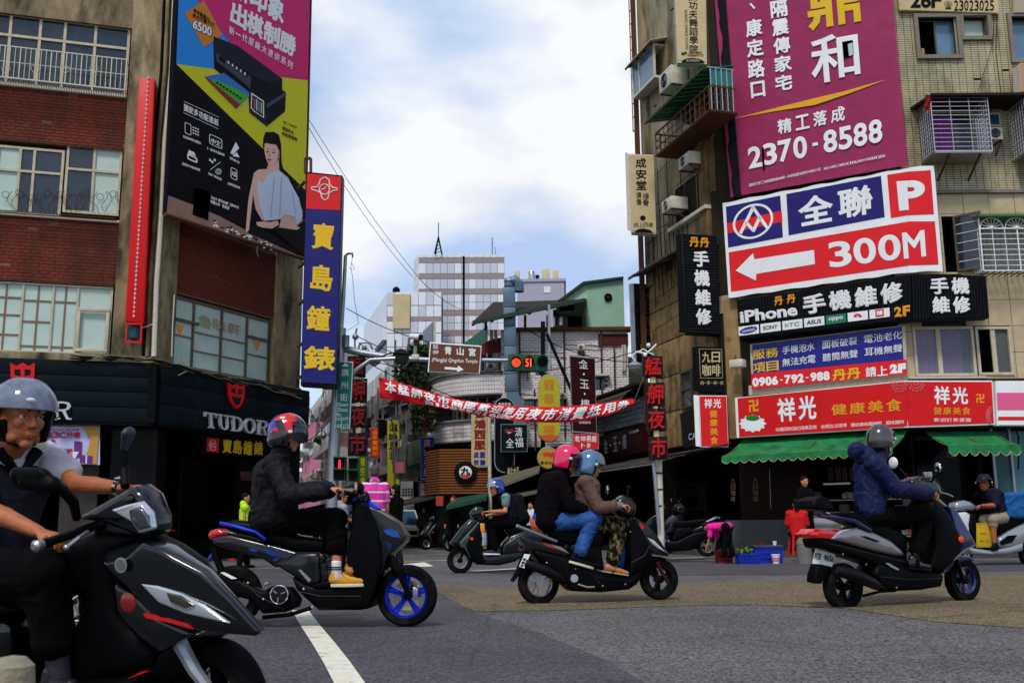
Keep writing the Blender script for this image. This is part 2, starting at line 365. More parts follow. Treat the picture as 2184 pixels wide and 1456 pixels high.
def stripe(pts,w,m=M_paint,z=.009,name='lane_marking'):
 P=[ground(x,y,z)for x,y in pts];vs=[]
 for i,p in enumerate(P):
  t=(P[min(i+1,len(P)-1)]-P[max(i-1,0)]).normalized();n=V((-t.y,t.x,0));vs+=[p+n*w/2,p-n*w/2]
 o=MB().add(vs,[(2*i,2*i+1,2*i+3,2*i+2)for i in range(len(P)-1)]).obj(name,m,kind='structure',base=(0,0,0))
 if o.data.polygons[0].normal.z<0:o.data.flip_normals()
stripe([(640,1300),(660,1330),(690,1370),(718,1410),(750,1462),(800,1560)],.15)
stripe([(60,1326),(280,1318),(420,1312)],.13)
stripe([(60,1366),(280,1358),(420,1350)],.15)
stripe([(700,1165),(855,1168),(985,1180)],.12,M_paintY)
stripe([(740,1182),(860,1184),(965,1180)],.12)
stripe([(760,1199),(845,1198),(1045,1190)],.10)
gpoly('lane_marking',[(858,1203),(905,1198),(925,1207),(898,1208)],.009,M_paint)
stripe([(1010,1217),(1110,1211)],.2)
stripe([(1430,1190),(1500,1188)],.18)
# -- facade frames
p4=ray(305,1128);p4=CAMP+p4*(21.5/p4.y);p4.z=0
FA=Fr(p4,(.959,.284,0));FB=Fr(p4,(.445,.896,0))
p1=ray(1943,1105);p1=CAMP+p1*(22.3/p1.y);p1.z=0
FD=Fr(p1,(1,.004,0));FC=Fr(p1,(.802,-.598,0))
sC=FC.uz(1547,1105)[0];p2=FC.L(sC,0)
FS=Fr(p2,(.277,-.961,0))
sS=FS.uz(1402,1105)[0]
def curtain(F,a0,a1,z0,z1,d,m,par,name='curtain',amp=.025,per=.16):
 n=max(4,int((a1-a0)/per*4));vs=[]
 for i in range(n+1):
  a=a0+(a1-a0)*i/n;dd=d+amp*math.sin(i*math.pi/2)+random.uniform(-.006,.006);vs+=[F.L(a,z0,dd),F.L(a,z1,dd)]
 return MB().add(vs,[(2*i,2*i+2,2*i+3,2*i+1)for i in range(n)]).obj(name,m,par,smooth=True)
def window(par,F,px,cols,rows,fm,pm,d0=-.10,fw_=.05,back=None,pd=None,name='window',label=None):
 """px rectangle on F; cols and rows: lists of fractions of inner bars; back: (material, list of (f0,f1))"""
 x0,y0,x1,y1=px;xm=(x0+x1)/2;ym=(y0+y1)/2
 a0=F.uz(x0,ym)[0];a1=F.uz(x1,ym)[0];z0=F.uz(xm,y1)[1];z1=F.uz(xm,y0)[1]
 m=MB();w=fw_;d1=d0+.06
 m.box(F,a0,a1,z0,z0+w,d0,d1);m.box(F,a0,a1,z1-w,z1,d0,d1);m.box(F,a0,a0+w,z0+w,z1-w,d0,d1);m.box(F,a1-w,a1,z0+w,z1-w,d0,d1)
 cs=[0]+list(cols)+[1];rs=[0]+list(rows)+[1]
 for c in cols:x=a0+(a1-a0)*c;m.box(F,x-w/2,x+w/2,z0+w,z1-w,d0,d1-.003)
 for r in rows:
  z=z1-(z1-z0)*r;m.box(F,a0+w,a1-w,z-w/2,z+w/2,d0+.004,d1+.004)
 f=m.obj(name,fm,par,label=label)
 for i in range(len(cs)-1):
  for j in range(len(rs)-1):
   pa=a0+(a1-a0)*cs[i];pb=a0+(a1-a0)*cs[i+1];za=z1-(z1-z0)*rs[j+1];zb=z1-(z1-z0)*rs[j]
   pmm=pm[(i*7+j*3)%len(pm)]if isinstance(pm,list)else pm
   dz=random.uniform(-.006,.006);q=w/2*.8
   MB().hexa([F.L(pa+q,za+q,d0+.01+dz),F.L(pb-q,za+q,d0+.01-dz),F.L(pb-q,za+q,d0+.018-dz),F.L(pa+q,za+q,d0+.018+dz),F.L(pa+q,zb-q,d0+.01),F.L(pb-q,zb-q,d0+.01),F.L(pb-q,zb-q,d0+.018),F.L(pa+q,zb-q,d0+.018)]).obj('pane',pmm,f)
 if back:
  for cm,f0,f1 in back:curtain(F,a0+(a1-a0)*f0,a0+(a1-a0)*f1,z0,z1,d0-.06,cm,f)
 return f,(a0,a1,z0,z1)
def bricks(F,a0,a1,z0,z1,par,m,d=0.0,bw=.20,bh=.075,gap=.016,name='brick_courses',label=None,stag=True,jit=.003,holes=(),wgl=0.0):
 mb=MB();z=z0;r=0
 while z+bh*.6<z1:
  zt=min(z+bh,z1);a=a0-(bw/2 if(r%2 and stag)else 0)
  while a<a1:
   b0=max(a,a0);b1=min(a+bw-gap,a1)
   if b1-b0>.02 and not any(h[0]<(b0+b1)/2<h[1]and h[2]<(z+zt)/2<h[3]for h in holes)and random.random()>.004:
    j=random.uniform(-jit,jit);dz=wgl*math.sin(r*1.7)
    k=len(mb.v)
    for(aa,zz,dd)in((b0,z,0),(b1,z,0),(b1,zt-gap,0),(b0,zt-gap,0),(b0,z,1),(b1,z,1),(b1,zt-gap,1),(b0,zt-gap,1)):
     mb.v.append(F.L(aa,zz+dz,d+(.012+j if dd else-.002)))
    mb.f+=[(k+4,k+5,k+6,k+7),(k,k+1,k+5,k+4),(k+3,k+7,k+6,k+2),(k+1,k+2,k+6,k+5),(k,k+4,k+7,k+3)]
   a+=bw
  z+=bh;r+=1
 return mb.obj(name,m,par,kind='stuff',label=label)
def arect(F,x0,y0,x1,y1,d=0):
 xm=(x0+x1)/2;ym=(y0+y1)/2;return F.uz(x0,ym,d)[0],F.uz(x1,ym,d)[0],F.uz(xm,y1,d)[1],F.uz(xm,y0,d)[1]
def wire(pts,r,name,label,m=None,sag=0.0,par=None,n=14):
 """cable through 3d points with sag"""
 P=[V(p)for p in pts];o=[]
 for i in range(len(P)-1):
  for k in range(n):
   t=k/n;o.append(P[i].lerp(P[i+1],t)-V((0,0,sag*4*t*(1-t))))
 o.append(P[-1]);ob=MB().tube(o,r,5).obj(name,m or M_cable,par,smooth=True)
 if par is None:tag(ob,label,'cable')
 return ob
 #  left corner building
LB=thing('corner_building','weathered brick and concrete corner building with dark watch shop fascia on the left','building',p4)
def A(x0,y0,x1,y1):return arect(FA,x0,y0,x1,y1)
zsb=FA.uz(300,905)[1];zst=FA.uz(250,775)[1];zled=FA.uz(250,757)[1]
aP0=FA.uz(241,700)[0]
AL=-9.0;TOP=FA.uz(150,-150)[1]
bandz=[FA.uz(120,y)[1]for y in(603,462,308,190,42)]
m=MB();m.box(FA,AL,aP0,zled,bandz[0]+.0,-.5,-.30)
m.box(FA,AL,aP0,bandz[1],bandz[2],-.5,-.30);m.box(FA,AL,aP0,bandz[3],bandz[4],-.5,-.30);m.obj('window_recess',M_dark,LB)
m=MB();m.box(FA,AL,aP0,bandz[0],bandz[1],-.4,-.01);m.box(FA,AL,aP0,bandz[2],bandz[3],-.4,-.01);m.obj('wall',M_mort,LB,label='mortared backing of the red brick bands')
bricks(FA,AL+5.2,aP0,bandz[0]+.03,bandz[1]-.05,LB,M_brick)
bricks(FA,AL+5.2,aP0,bandz[2]+.03,bandz[3]-.05,LB,M_brick)
MB().box(FA,AL,aP0,bandz[4],TOP,-.4,.02).obj('wall',M_conc,LB,label='stained concrete parapet band')
MB().box(FA,aP0,.02,zst-.3,TOP,-.4,.10).obj('pilaster',M_ctile,LB,bev=.01)
MB().box(FA,AL,.05,zst-.05,zled-.02,-.4,.16).obj('ledge',M_conc,LB,bev=.01)
for z in(bandz[1],bandz[3]):
 MB().box(FA,AL,aP0-.01,z-.06,z,-.12,.06).obj('window_sill',M_offw,LB,bev=.008)
w,q=window(LB,FA,(-60,603,237,752),[.11,.34,.56,.74],[],M_wframe,M_frost,d0=-.12,fw_=.045)
a0,a1,z0,z1=q;M_lat=mat('brown_lattice_strip',(.28,.17,.12),.7)
lat=MB()
for fx in(.22,.45,.65):lat.box(FA,a0+(a1-a0)*fx-.018,a0+(a1-a0)*fx+.018,z0+.05,z1-.05,-.098,-.085)
for fz,f0,f1 in((.22,.02,.34),(.47,.02,.34),(.75,.02,.34),(.25,.35,.73),(.55,.35,.56),(.9,.35,.73)):lat.box(FA,a0+(a1-a0)*f0,a0+(a1-a0)*f1,z0+(z1-z0)*(1-fz)-.016,z0+(z1-z0)*(1-fz)+.016,-.096,-.082)
lat.obj('lattice',M_lat,w)
ca=[FA.uz(162,700)[0],FA.uz(232,700)[0],FA.uz(195,750)[1],FA.uz(195,657)[1]]
m=MB()
for b in((ca[0],ca[1],ca[2],ca[2]+.07),(ca[0],ca[1],ca[3]-.07,ca[3]),(ca[0],ca[0]+.07,ca[2]+.07,ca[3]-.07),(ca[1]-.07,ca[1],ca[2]+.07,ca[3]-.07)):m.box(FA,*b,-.055,.0)
cs=m.obj('casement',M_wframe,w,bev=.008)
for(x0,x1,cols)in((-60,133,[.25,.5,.66]),(137,257,[.5])):
 w,q=window(LB,FA,(x0,310,x1,455),cols,[.36],M_wframe,[M_glass,M_frost,M_glass],d0=-.12,fw_=.055,back=[(M_curtb,.5,1)]if x0<0 else[(M_curtb,0,1)])
g=MB()
for i in range(26):
 x=12+i*9.6;y=415+6*math.sin(i*1.3);p=FA.P(x,y,-.02);c=[]
 if i%3==0:
  for k in range(13):t=k/12*2*math.pi;c.append(p+FA.u*(.075*math.cos(t))+V((0,0,.075*math.sin(t)+.0)))
 else:
  for k in range(10):t=k/9;c.append(FA.P(x,452-t*44,-.02)+FA.u*(.06*math.sin(t*6+i)))
 g.tube(c,.006,4)
g.obj('window_grille',M_rust,LB)
w,q=window(LB,FA,(-60,36,275,188),[.22,.41,.57,.77],[.31],M_wframe,[M_glass,M_glass,M_glass],d0=-.12,fw_=.06,back=[(M_curt,.47,.58),(M_curt,.62,.68),(M_curtb,.2,.4)])
def cage(par,F,a0,a1,z0,z1,dep,nv,nh,m,r=.010,name='window_cage',side=True,floor=True,nds=4):
 c=MB();d=dep
 for(za)in[z0+(z1-z0)*i/nh for i in range(nh+1)]:
  rr=r*1.5 if za in(z0,z1)else r*.8
  c.bar(F.L(a0,za,d),F.L(a1,za,d),rr)
  if side:c.bar(F.L(a0,za,0),F.L(a0,za,d),rr);c.bar(F.L(a1,za,0),F.L(a1,za,d),rr)
 for i in range(nv+1):
  a=a0+(a1-a0)*i/nv;c.bar(F.L(a,z0,d+.004),F.L(a,z1,d+.004),r*1.3 if i%3==0 else r*.8)
 if side:
  for a in(a0,a1):
   for i in range(1,nds+1):dd=d*i/(nds+1);c.bar(F.L(a,z0,dd),F.L(a,z1,dd),r*.9)
 o=c.obj(name,m,par)
 if floor:
  b=MB()
  for i in range(nv*2+1):a=a0+(a1-a0)*i/(nv*2);b.bar(F.L(a,z0-.01,0),F.L(a,z0-.01,d),r)
  b.bar(F.L(a0,z0-.01,d),F.L(a1,z0-.01,d),r*1.2);b.bar(F.L(a0,z0-.01,d/2),F.L(a1,z0-.01,d/2),r)
  b.obj('cage_floor',m if m is not M_white else M_rust,o)
 return o
a0,a1=FA.uz(-60,140,.45)[0],FA.uz(269,150,.45)[0];z0,z1=FA.uz(135,178,.45)[1],FA.uz(135,112,.45)[1]
cg=cage(LB,FA,a0,a1,z0,z1,.45,30,2,M_offw,r=.007,name='balcony_rail')
h=MB()
for px_ in(12,75,140,200):
 c=[]
 for k in range(17):t=k/16*2*math.pi;c.append(FA.P(px_,148,.46)+FA.u*(.09*math.sin(t)**3)+V((0,0,.085*(math.cos(t)-.38*math.cos(2*t)-.15*math.cos(3*t)))))
 h.tube(c,.006,4)
h.obj('heart_ornament',M_offw,cg)
a0,a1=FA.uz(-60,455,.3)[0],FA.uz(247,458,.3)[0];zz=FA.uz(120,455,.3)[1]
b=MB()
for i in range(60):a=a0+(a1-a0)*i/59;b.bar(FA.L(a,zz,0),FA.L(a,zz-.02,.3),.006)
for d in(.02,.15,.3):b.bar(FA.L(a0,zz-.02,d),FA.L(a1,zz-.02,d),.008)
b.obj('grid_shelf',M_rust,LB)
# ---- side B (chamfer)
bR=FB.uz(642,650)[0];bW0=FB.uz(373,640)[0];bW1=FB.uz(584,700)[0]
zB0=FB.uz(480,800)[1];zBt=FB.uz(480,652)[1];zBb=FB.uz(480,505)[1]
MB().box(FB,-.02,bW0,zst-.3,TOP,-.4,.04).obj('pilaster',M_ctile,LB,bev=.01)
MB().box(FB,bW1,bR,zst-.3,TOP,-.4,.04).obj('pilaster',M_ctile,LB,bev=.01)
MB().box(FB,bW0,bW1,zBt,zBb+.05,-.4,-.03).obj('wall',M_mort,LB)
bricks(FB,bW0,bW1,zBt+.04,zBb,LB,mat('stained_brick',(.17,.038,.016),.8,var=.45,vs=14,bump=.3,bs=80,col2=(.33,.25,.18),c2=.72,c2s=3.2,c2w=.05),d=-.02)
MB().box(FB,bW0,bW1,zBb+.05,TOP,-.8,-.5).obj('window_recess',M_dark,LB)
window(LB,FB,(383,474,584,530),[.33,.66],[],M_wfgrey,M_glass,d0=-.2)
MB().box(FB,0,bR,zst-.1,zB0,-.4,.10).obj('ledge',M_conc,LB,bev=.01)
w,q=window(LB,FB,(373,655,581,799),[.19,.47,.74],[],M_wfgrey,M_frost,d0=-.13,fw_=.06)
a0,a1,z0,z1=q;lat=MB()
for f0,f1,fz in((.2,.73,.45),(.2,.73,.72),(.02,.18,.55),(.75,.98,.6)):lat.box(FB,a0+(a1-a0)*f0,a0+(a1-a0)*f1,z0+(z1-z0)*(1-fz)-.018,z0+(z1-z0)*(1-fz)+.018,-.105,-.09)
lat.obj('lattice',M_lat,w)
for x0 in(.02,.75):
 zc=z1-(z1-z0)*.33;m=MB();
 for b in((0,.20,0,.05),):m.box(FB,a0+(a1-a0)*x0,a0+(a1-a0)*(x0+.22),zc-.03,zc+.03,-.1,-.05)
 m.obj('transom',M_wfgrey,w)
for cx,cy in((384,702),(548,737)):MB().poly(FB,[(cx-9,cy-10),(cx+9,cy-8),(cx,cy+12)],-.10).obj('gold_sticker',M_gold,w)
MB().row(FB,'魯味軒',[(423,667),(516,694),(516,717),(423,695)],-.085,bold=.012).obj('lettering',mat('faded_gold_lettering',(.50,.32,.05),.5,col2=(.33,.40,.36),c2=.5,c2s=14),w)
FBS=Fr(FB.L(bR,0),(-.277,.961,0))
MB().box(FBS,0.02,14,0,zst,-4,-.02).obj('wall',M_black,LB);MB().box(FBS,0.02,14,zst,TOP,-4,-.02).obj('wall',M_conc,LB,label='street side wall')  # lower part coloured black for the shade inside the shop
zf=zsb+.02
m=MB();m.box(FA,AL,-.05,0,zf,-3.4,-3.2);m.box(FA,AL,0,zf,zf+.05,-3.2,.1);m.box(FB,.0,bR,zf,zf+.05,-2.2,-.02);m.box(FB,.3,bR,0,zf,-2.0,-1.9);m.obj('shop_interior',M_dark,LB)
MB().box(FA,AL,.0,.0,.14,-3.2,.3).obj('shop_floor',mat('pavement_slabs',(.16,.15,.14),.8,var=.25,vs=3),LB,kind=None)
MB().pbox(FA,126,985,205,1190,-.8,-.3).obj('column',mat('brown_tile_column',(.07,.055,.045),.5,var=.3,vs=3),LB)
MB().pbox(FA,232,905,330,1190,-.8,-.25).obj('column',mat('black_stone_column',(.014,.014,.016),.25,var=.2),LB)
MB().pbox(FB,330,915,350,1180,-.5,-.1,-.1).obj('door_frame',M_black,LB)
for x in(383,500):MB().pbox(FB,x,925,x+5,1170,-.9,-.8).obj('door_frame',mat('dark_bronze',(.03,.03,.032),.35,metal=.6),LB)
MB().pbox(FB,352,950,500,1140,-1.0,-.98).obj('shop_window',mat('dark_shop_glass',(.006,.007,.008),.12),LB)
MB().row(FB,'#BORN',(512,1005,538,1014),-.5,bold=.03,gap=.0).row(FB,'TODARE',(512,1014,540,1024),-.5,bold=.03,gap=0).obj('lettering',mat('dim_red_lettering',(.20,.10,.09),.6),LB)
MB().pbox(FB,500,965,560,1120,-.56,-.53).obj('poster',mat('dark_red_poster',(.02,.006,.008),.4),LB)
MB().pbox(FB,334,1129,374,1132,-.9,-.88).obj('door_stripe',M_redb,LB)
for i in range(4):
 za=zsb+(zst-zsb)*i/4;zb=zsb+(zst-zsb)*(i+1)/4
 MB().box(FA,AL,.10,za+.006,zb-.006,.10,.30).obj('fascia_panel',M_slate,LB,bev=.006)
nb=5;bE=FB.uz(657,900,.25)[0]
for j in range(nb):
 for i in range(3):
  za=zsb+(zst-zsb)*i/3;zb=zsb+(zst-zsb)*(i+1)/3;e0=.02+(bE)*j/nb;e1=.02+(bE)*(j+1)/nb
  MB().box(FB,e0+.003,e1-.003,za+.004,zb-.004,.06,.26).obj('fascia_panel',M_slate,LB,bev=.004)
m=MB();m.box(FA,AL,.06,zsb-.05,zsb,.08,.29);m.box(FB,.0,bE,zsb-.05,zsb,.05,.25);m.box(FA,-.02,.12,zsb,zst,.1,.33);m.obj('fascia_trim',M_black,LB)
MB().box(FB,bE-.35,bE,0,zst,-.3,.02).obj('corner_pier',mat('black_stone_pier',(.02,.02,.022),.35),LB)
def serif(F,word,q,d,thk,par,m,name='letter'):
 G={'T':[[(.02,1),(.98,1),(.98,.72),(.92,.72),(.86,.9),(.60,.9),(.60,.08),(.72,.08),(.72,0),(.28,0),(.28,.08),(.40,.08),(.40,.9),(.14,.9),(.08,.72),(.02,.72)]],'U':[[(.0,1),(.40,1),(.40,.92),(.29,.92),(.29,.30),(.36,.14),(.52,.09),(.68,.14),(.76,.30),(.76,.92),(.64,.92),(.64,1),(1,1),(1,.92),(.87,.92),(.87,.28),(.78,.08),(.52,-.02),(.22,.06),(.12,.26),(.12,.92),(0,.92)]],'D':[[(.0,1),(.5,1),(.8,.93),(.96,.74),(1,.5),(.96,.26),(.8,.07),(.5,0),(0,0),(0,.08),(.12,.08),(.12,.92),(0,.92)],[(.30,.90),(.48,.90),(.68,.83),(.78,.68),(.81,.5),(.78,.32),(.68,.17),(.48,.10),(.30,.10)]],'O':[[(.5+.5*math.cos(t),.5+.52*math.sin(t))for t in[k*math.pi/12 for k in range(24)]],[(.5+.31*math.cos(t),.5+.41*math.sin(t))for t in[k*math.pi/12 for k in range(24)]]],'R':[[(0,1),(.55,1),(.80,.94),(.90,.76),(.82,.58),(.64,.49),(.84,.10),(1,.08),(1,0),(.74,0),(.48,.46),(.30,.46),(.30,.08),(.42,.08),(.42,0),(0,0),(0,.08),(.12,.08),(.12,.92),(0,.92)],[(.30,.90),(.52,.90),(.68,.86),(.72,.76),(.68,.62),(.52,.56),(.30,.56)]]}
 lt,r_,rb,lb=[V(p)for p in q];n=len(word)
 for i,ch in enumerate(word):
  cu=bpy.data.curves.new('l','CURVE');cu.dimensions='2D';cu.fill_mode='BOTH';cu.extrude=.5;cu.resolution_u=1
  for lp in G[ch]:
   s=cu.splines.new('POLY');s.points.add(len(lp)-1);s.use_cyclic_u=True
   for k,(x,y)in enumerate(lp):s.points[k].co=(x,y,0,1)
  ob=bpy.data.objects.new('l',cu);me=evald(ob);bpy.data.objects.remove(ob);mb=MB();out=[]
  for v in me.vertices:
   u=(i+.06+v.co.x*.88)/n;w=1-v.co.y;p=(lt*(1-u)+r_*u)*(1-w)+(lb*(1-u)+rb*u)*w;out.append(F.P(p.x,p.y,d)+F.n*(v.co.z*thk))
  mb.add(out,[tuple(p.vertices)for p in me.polygons]);mb.obj(name,m,par)
M_silver=mat('brushed_silver_letters',(.55,.56,.57),.35,metal=.3)
serif(FB,'TUDOR',[(433,878),(575,899),(572,929),(437,911)],.32,.07,LB,M_silver)
serif(FA,'TUDOR',[(-85,850),(160,857),(156,895),(-85,888)],.36,.07,LB,M_silver)
def shield(F,cx,cy,w,h,d,k=0.0):
 pts=[(-.5,.0),(-.25,.10),(0,.0),(.25,.10),(.5,0),(.47,.5),(.3,.8),(0,1),(-.3,.8),(-.47,.5)]
 holes=[[(-.33,.2),(-.08,.2),(-.08,.40),(-.33,.36)],[(.08,.2),(.33,.2),(.33,.36),(.08,.40)],[(-.3,.5),(0,.55),(.3,.5),(.2,.75),(0,.86),(-.2,.75)]]
 to=lambda p:(cx+p[0]*w,cy+p[1]*h+k*p[0]*w)
 s=MB().pprism(F,[to(p)for p in pts],d-.06,d).obj('shield_emblem',M_red,LB)
 for hh in holes:MB().poly(F,[to(p)for p in hh],d+.004).obj('emblem_inset',M_slate,s)
shield(FB,505,818,35,54,.34,.15);shield(FA,48,773,53,72,.36)
t=sign('hanging_shop_sign','black sign board with yellow watch shop name under the dark fascia','sign',FB,[(437,928),(585,938),(585,976),(437,968)],.02,.12,M_black)
MB().poly(FB,[(442,933),(467,935),(466,965),(441,962)],.028).obj('red_emblem',M_red,t)
for r_ in((0,.5,.16),(0,0,.1)):
 c=[FB.P(454+9*math.sin(k/16*2*math.pi)*abs(math.cos(k/16*2*math.pi*1.0))**.3,949-11*math.cos(k/16*2*math.pi),.034)for k in range(17)]
MB().tube(c,.006,4).tube([FB.P(445,949,.034),FB.P(454,944,.034),FB.P(463,949,.034),FB.P(454,954,.034),FB.P(445,949,.034)],.006,4).obj('watch_emblem',M_wprint,t)
MB().row(FB,'寶島鐘錶',[(474,935),(563,941),(562,972),(473,965)],.034,bold=.03).obj('lettering',M_yel,t)
t=thing('advert_banner','crumpled lilac prize advert banner hung under the left fascia','banner',FA.P(150,990,.1))
n=10;vs=[]
for i in range(n+1):
 u=i/n;x=60+u*153
 for y in(907+u*3,985+u*6):vs.append(FA.P(x,y,.12+.02*math.sin(i*1.9)))
MB().add(vs,[(2*i,2*i+1,2*i+3,2*i+2)for i in range(n)]).obj('cloth',mat('lilac_cloth',(.55,.55,.74),.7),t,smooth=True)
Mq=lambda n_,c:mat(n_,c,.6)
MB().poly(FA,[(175,911),(211,912),(206,989),(170,987),(188,960),(194,935)],.15).obj('print',Mq('mustard_print',(.55,.33,.07)),t)
MB().row(FA,'抽3C好禮',(97,920,171,933),.152,bold=.04,gap=.02).obj('lettering',Mq('magenta_print',(.50,.02,.13)),t)
MB().row(FA,'滿額送好禮抽獎',(99,914,170,918),.152,bold=.01).obj('lettering',Mq('magenta_print',(.50,.02,.13)),t)
m=MB();m.poly(FA,[(100,953),(133,954),(132,977),(98,975)],.152).poly(FA,[(158,940),(175,941),(174,975),(158,974)],.152).poly(FA,[(170,969),(198,972),(197,988),(170,986)],.154).poly(FA,[(113+6*math.cos(k*.785),943+6*math.sin(k*.785))for k in range(8)],.152);m.obj('print',Mq('purple_print',(.20,.05,.27)),t)
m=MB();m.poly(FA,[(84,938),(110,940),(108,952),(82,950)],.153).poly(FA,[(150,962),(168,963),(160,978),(146,977)],.153).poly(FA,[(183,969),(186,969),(185,988),(182,988)],.156);m.obj('print',Mq('pale_print',(.72,.70,.80)),t)
MB().poly(FA,[(135,956),(141,956),(140,976),(134,976)],.153).obj('print',Mq('cyan_print',(.05,.35,.55)),t)
MB().poly(FA,[(142,956),(155,957),(154,975),(142,975)],.153).obj('print',Mq('crimson_print',(.45,.03,.12)),t)
MB().bar(FA.P(206,905,.12),FA.P(214,906,.12),.03).bar(FA.P(55,903,.1),FA.P(214,908,.1),.015).obj('banner_rod',M_offw,t)
u_=V((.97,.20,0)).normalized()
FR_=Fr(FA.P(285,500,.45)*1.0,u_)
FR_.o.z=0
t=thing('projecting_sign','tall narrow red sign box edged with a string of star lights','sign',FR_.P(285,700,0))
MB().pprism(FR_,[(297,166),(330,168),(305,688),(267,684)],-.55,0,0).obj('sign_box',M_red,t,bev=.01,fix=True)
st=MB()
for i in range(54):
 f=i/53;x=316-31*f;y=166+508*f;c=FR_.P(x,y,.02);k=len(st.v)
 for j in range(10):r=(.035 if j%2==0 else .015);a=j*math.pi/5;st.v.append(c+FR_.u*(r*math.sin(a))+V((0,0,r*math.cos(a))))
 st.v.append(c+FR_.n*.012);st.f+=[(k+j,k+(j+1)%10,k+10)for j in range(10)]
st.tube([FR_.P(316-31*f/10,166+508*f/10,.012)for f in range(11)],.004,4)
st.obj('star_string',mat('star_lights',(.8,.7,.62),.4),t)
m=MB()
for q in((267,688,270,730),(299,688,303,730),(267,688,303,692),(266,727,303,731)):m.pbox(FR_,*q,-.02,.0)
m.box(FR_,FR_.uz(268,710)[0],FR_.uz(302,710)[0],FR_.uz(285,731)[1],FR_.uz(285,690)[1],-.5,-.45)
m.obj('lamp_housing',M_red,t)
MB().lathe(FR_.P(285,722,-.2),(0,0,1),[(.14,0),(.14,.12),(.12,.28),(.05,.32)],12).obj('lamp',mat('teal_lamp_glass',(.01,.10,.11),.2),t,smooth=True)
for dx,r,nm in((0,.055,M_offw),(-14,.045,M_conc),(-22,.035,M_black)):
 MB().tube([FA.P(x+dx,y,.22+dx*.004)for x,y in((374,-40),(366,150),(352,300),(345,450),(334,600),(328,760))],r,8).obj('drain_pipe',nm,LB,smooth=True)
for k in range(7):
 pts=[]
 for i in range(18):
  x=150+i*29;F=FA if x<318 else FB
  y=(762+(x-150)*.02 if x<318 else 766+(x-318)*.245)+random.uniform(-5,6)
  pts.append(F.P(x,y,.30+random.uniform(0,.08)))
 MB().tube(pts,.010+.004*(k%3),4).obj('cable',M_cable if k%3 else M_conc,LB)
for q in([(372,628,FB),(368,700,FB),(366,760,FB)],[(300,700,FA),(330,690,FA)],[(384,760,FB),(400,790,FB),(380,800,FB)],[(550,520,FB),(548,540,FB),(552,548,FB)]):
 MB().tube([f.P(x,y,.25)for x,y,f in q],.014,5).obj('cable',M_offw,LB)
 # -------------------------------------------------- printer billboard on side B
FBb=FB.shift(.75)
bb=thing('billboard','huge cyan, magenta, yellow and black printer advertisement on the left building','billboard',FBb.P(500,545))
full=[(392,-300),(668,-300),(648,551),(355,457)]
MB().pprism(FBb,full,-.12,0,0).obj('board',mat('black_advert_vinyl',(.012,.009,.014),.45),bb,fix=True)
Mc=mat('cyan_print',(.02,.31,.72),.5);Mm=mat('hot_magenta_print',(.62,.012,.20),.5);My=mat('acid_yellow_print',(.62,.60,.004),.5)
Mc2=mat('sky_cyan_print',(.02,.31,.72),.5)
def bp(nm,m,px,d):return MB().poly(FBb,px,d).obj(nm,m,bb)
bp('colour_field',Mc2,[(392,-300),(408,-300),(412,-10),(548,160),(376,137)],.004)
bp('colour_field',Mm,[(408,-300),(668,-300),(657,172),(540,158),(412,-10)],.004)
bp('colour_field',My,[(376,137),(540,158),(657,172),(651,405)],.004)
Mtan=mat('wood_table_print',(.36,.24,.18),.6,var=.15,vs=2)
bp('printed_table',Mtan,[(359,417),(412,437),(470,462),(545,502),(600,528),(646,549),(355,456)],.006)
bp('badge',mat('orange_badge',(.62,.26,.02),.5),[(435,2),(474,75),(435,101),(394,29)],.010)
def bt(s,q,m=M_wprint,d=.014,bold=.02,gap=.06):
 return MB().row(FBb,s,q,d,bold=bold,gap=gap).obj('lettering',m,bb)
bt('高容量墨水',[(413,17),(447,38),(447,46),(412,26)],M_bprint);bt('黑色印量可印',[(411,28),(458,50),(457,59),(410,37)],M_bprint)
bt('6500',[(411,40),(453,59),(452,81),(409,61)],M_bprint,.012,.11,0);bt('6500',[(412,42),(452,60),(451,79),(410,60)],M_wprint,.016,.04)
bt('創新印象',[(462,-80),(610,0),(605,55),(456,-28)],M_wprint,.012,.05,.02);bt('出棋制勝',[(495,0),(634,82),(629,127),(490,47)],M_wprint,.012,.05,.0)
bt('新一代原廠大連供系列',[(488,54),(627,134),(624,149),(487,70)],M_wprint,.012,.01,.22)
P1c=mat('printer_dark_print',(.016,.016,.026),.4);P2c=mat('printer_mid_print',(.035,.036,.055),.35);P3c=mat('printer_light_print',(.08,.082,.11),.35)
bp('printed_printer',P1c,[(455,78),(507,98),(602,168),(602,192),(610,197),(608,238),(569,270),(532,240),(530,205),(457,147)],.010)
bp('printed_printer',P2c,[(456,78),(507,98),(602,168),(575,178),(530,158),(520,150),(457,112)],.012)
bp('printed_printer',P3c,[(459,113),(470,118),(535,165),(533,190),(524,180),(462,131)],.014)
bp('printed_printer',P1c,[(468,119),(481,125),(480,137),(467,128)],.016)
bp('printed_printer',P2c,[(532,196),(569,222),(569,269),(532,240)],.014)
bp('printed_printer',P3c,[(569,222),(610,197),(608,205),(569,232)],.016)
for k in range(10):bp('printed_key',P2c if k%2 else M_wprint,[(486+k*4.4,130+k*3),(489+k*4.4,132+k*3),(488.5+k*4.4,137+k*3),(485.5+k*4.4,135+k*3)],.018)
bp('printed_sheet',mat('sheet_blue',(.05,.22,.55),.5),[(436,164),(478,156),(525,192),(535,202),(505,232)],.013)
bp('printed_sheet',mat('sheet_green',(.10,.42,.03),.5),[(452,168),(490,183),(531,205),(512,222),(455,178)],.015)
bp('printed_sheet',mat('sheet_red',(.30,.02,.01),.5),[(436,164),(450,172),(512,224),(504,232)],.016)
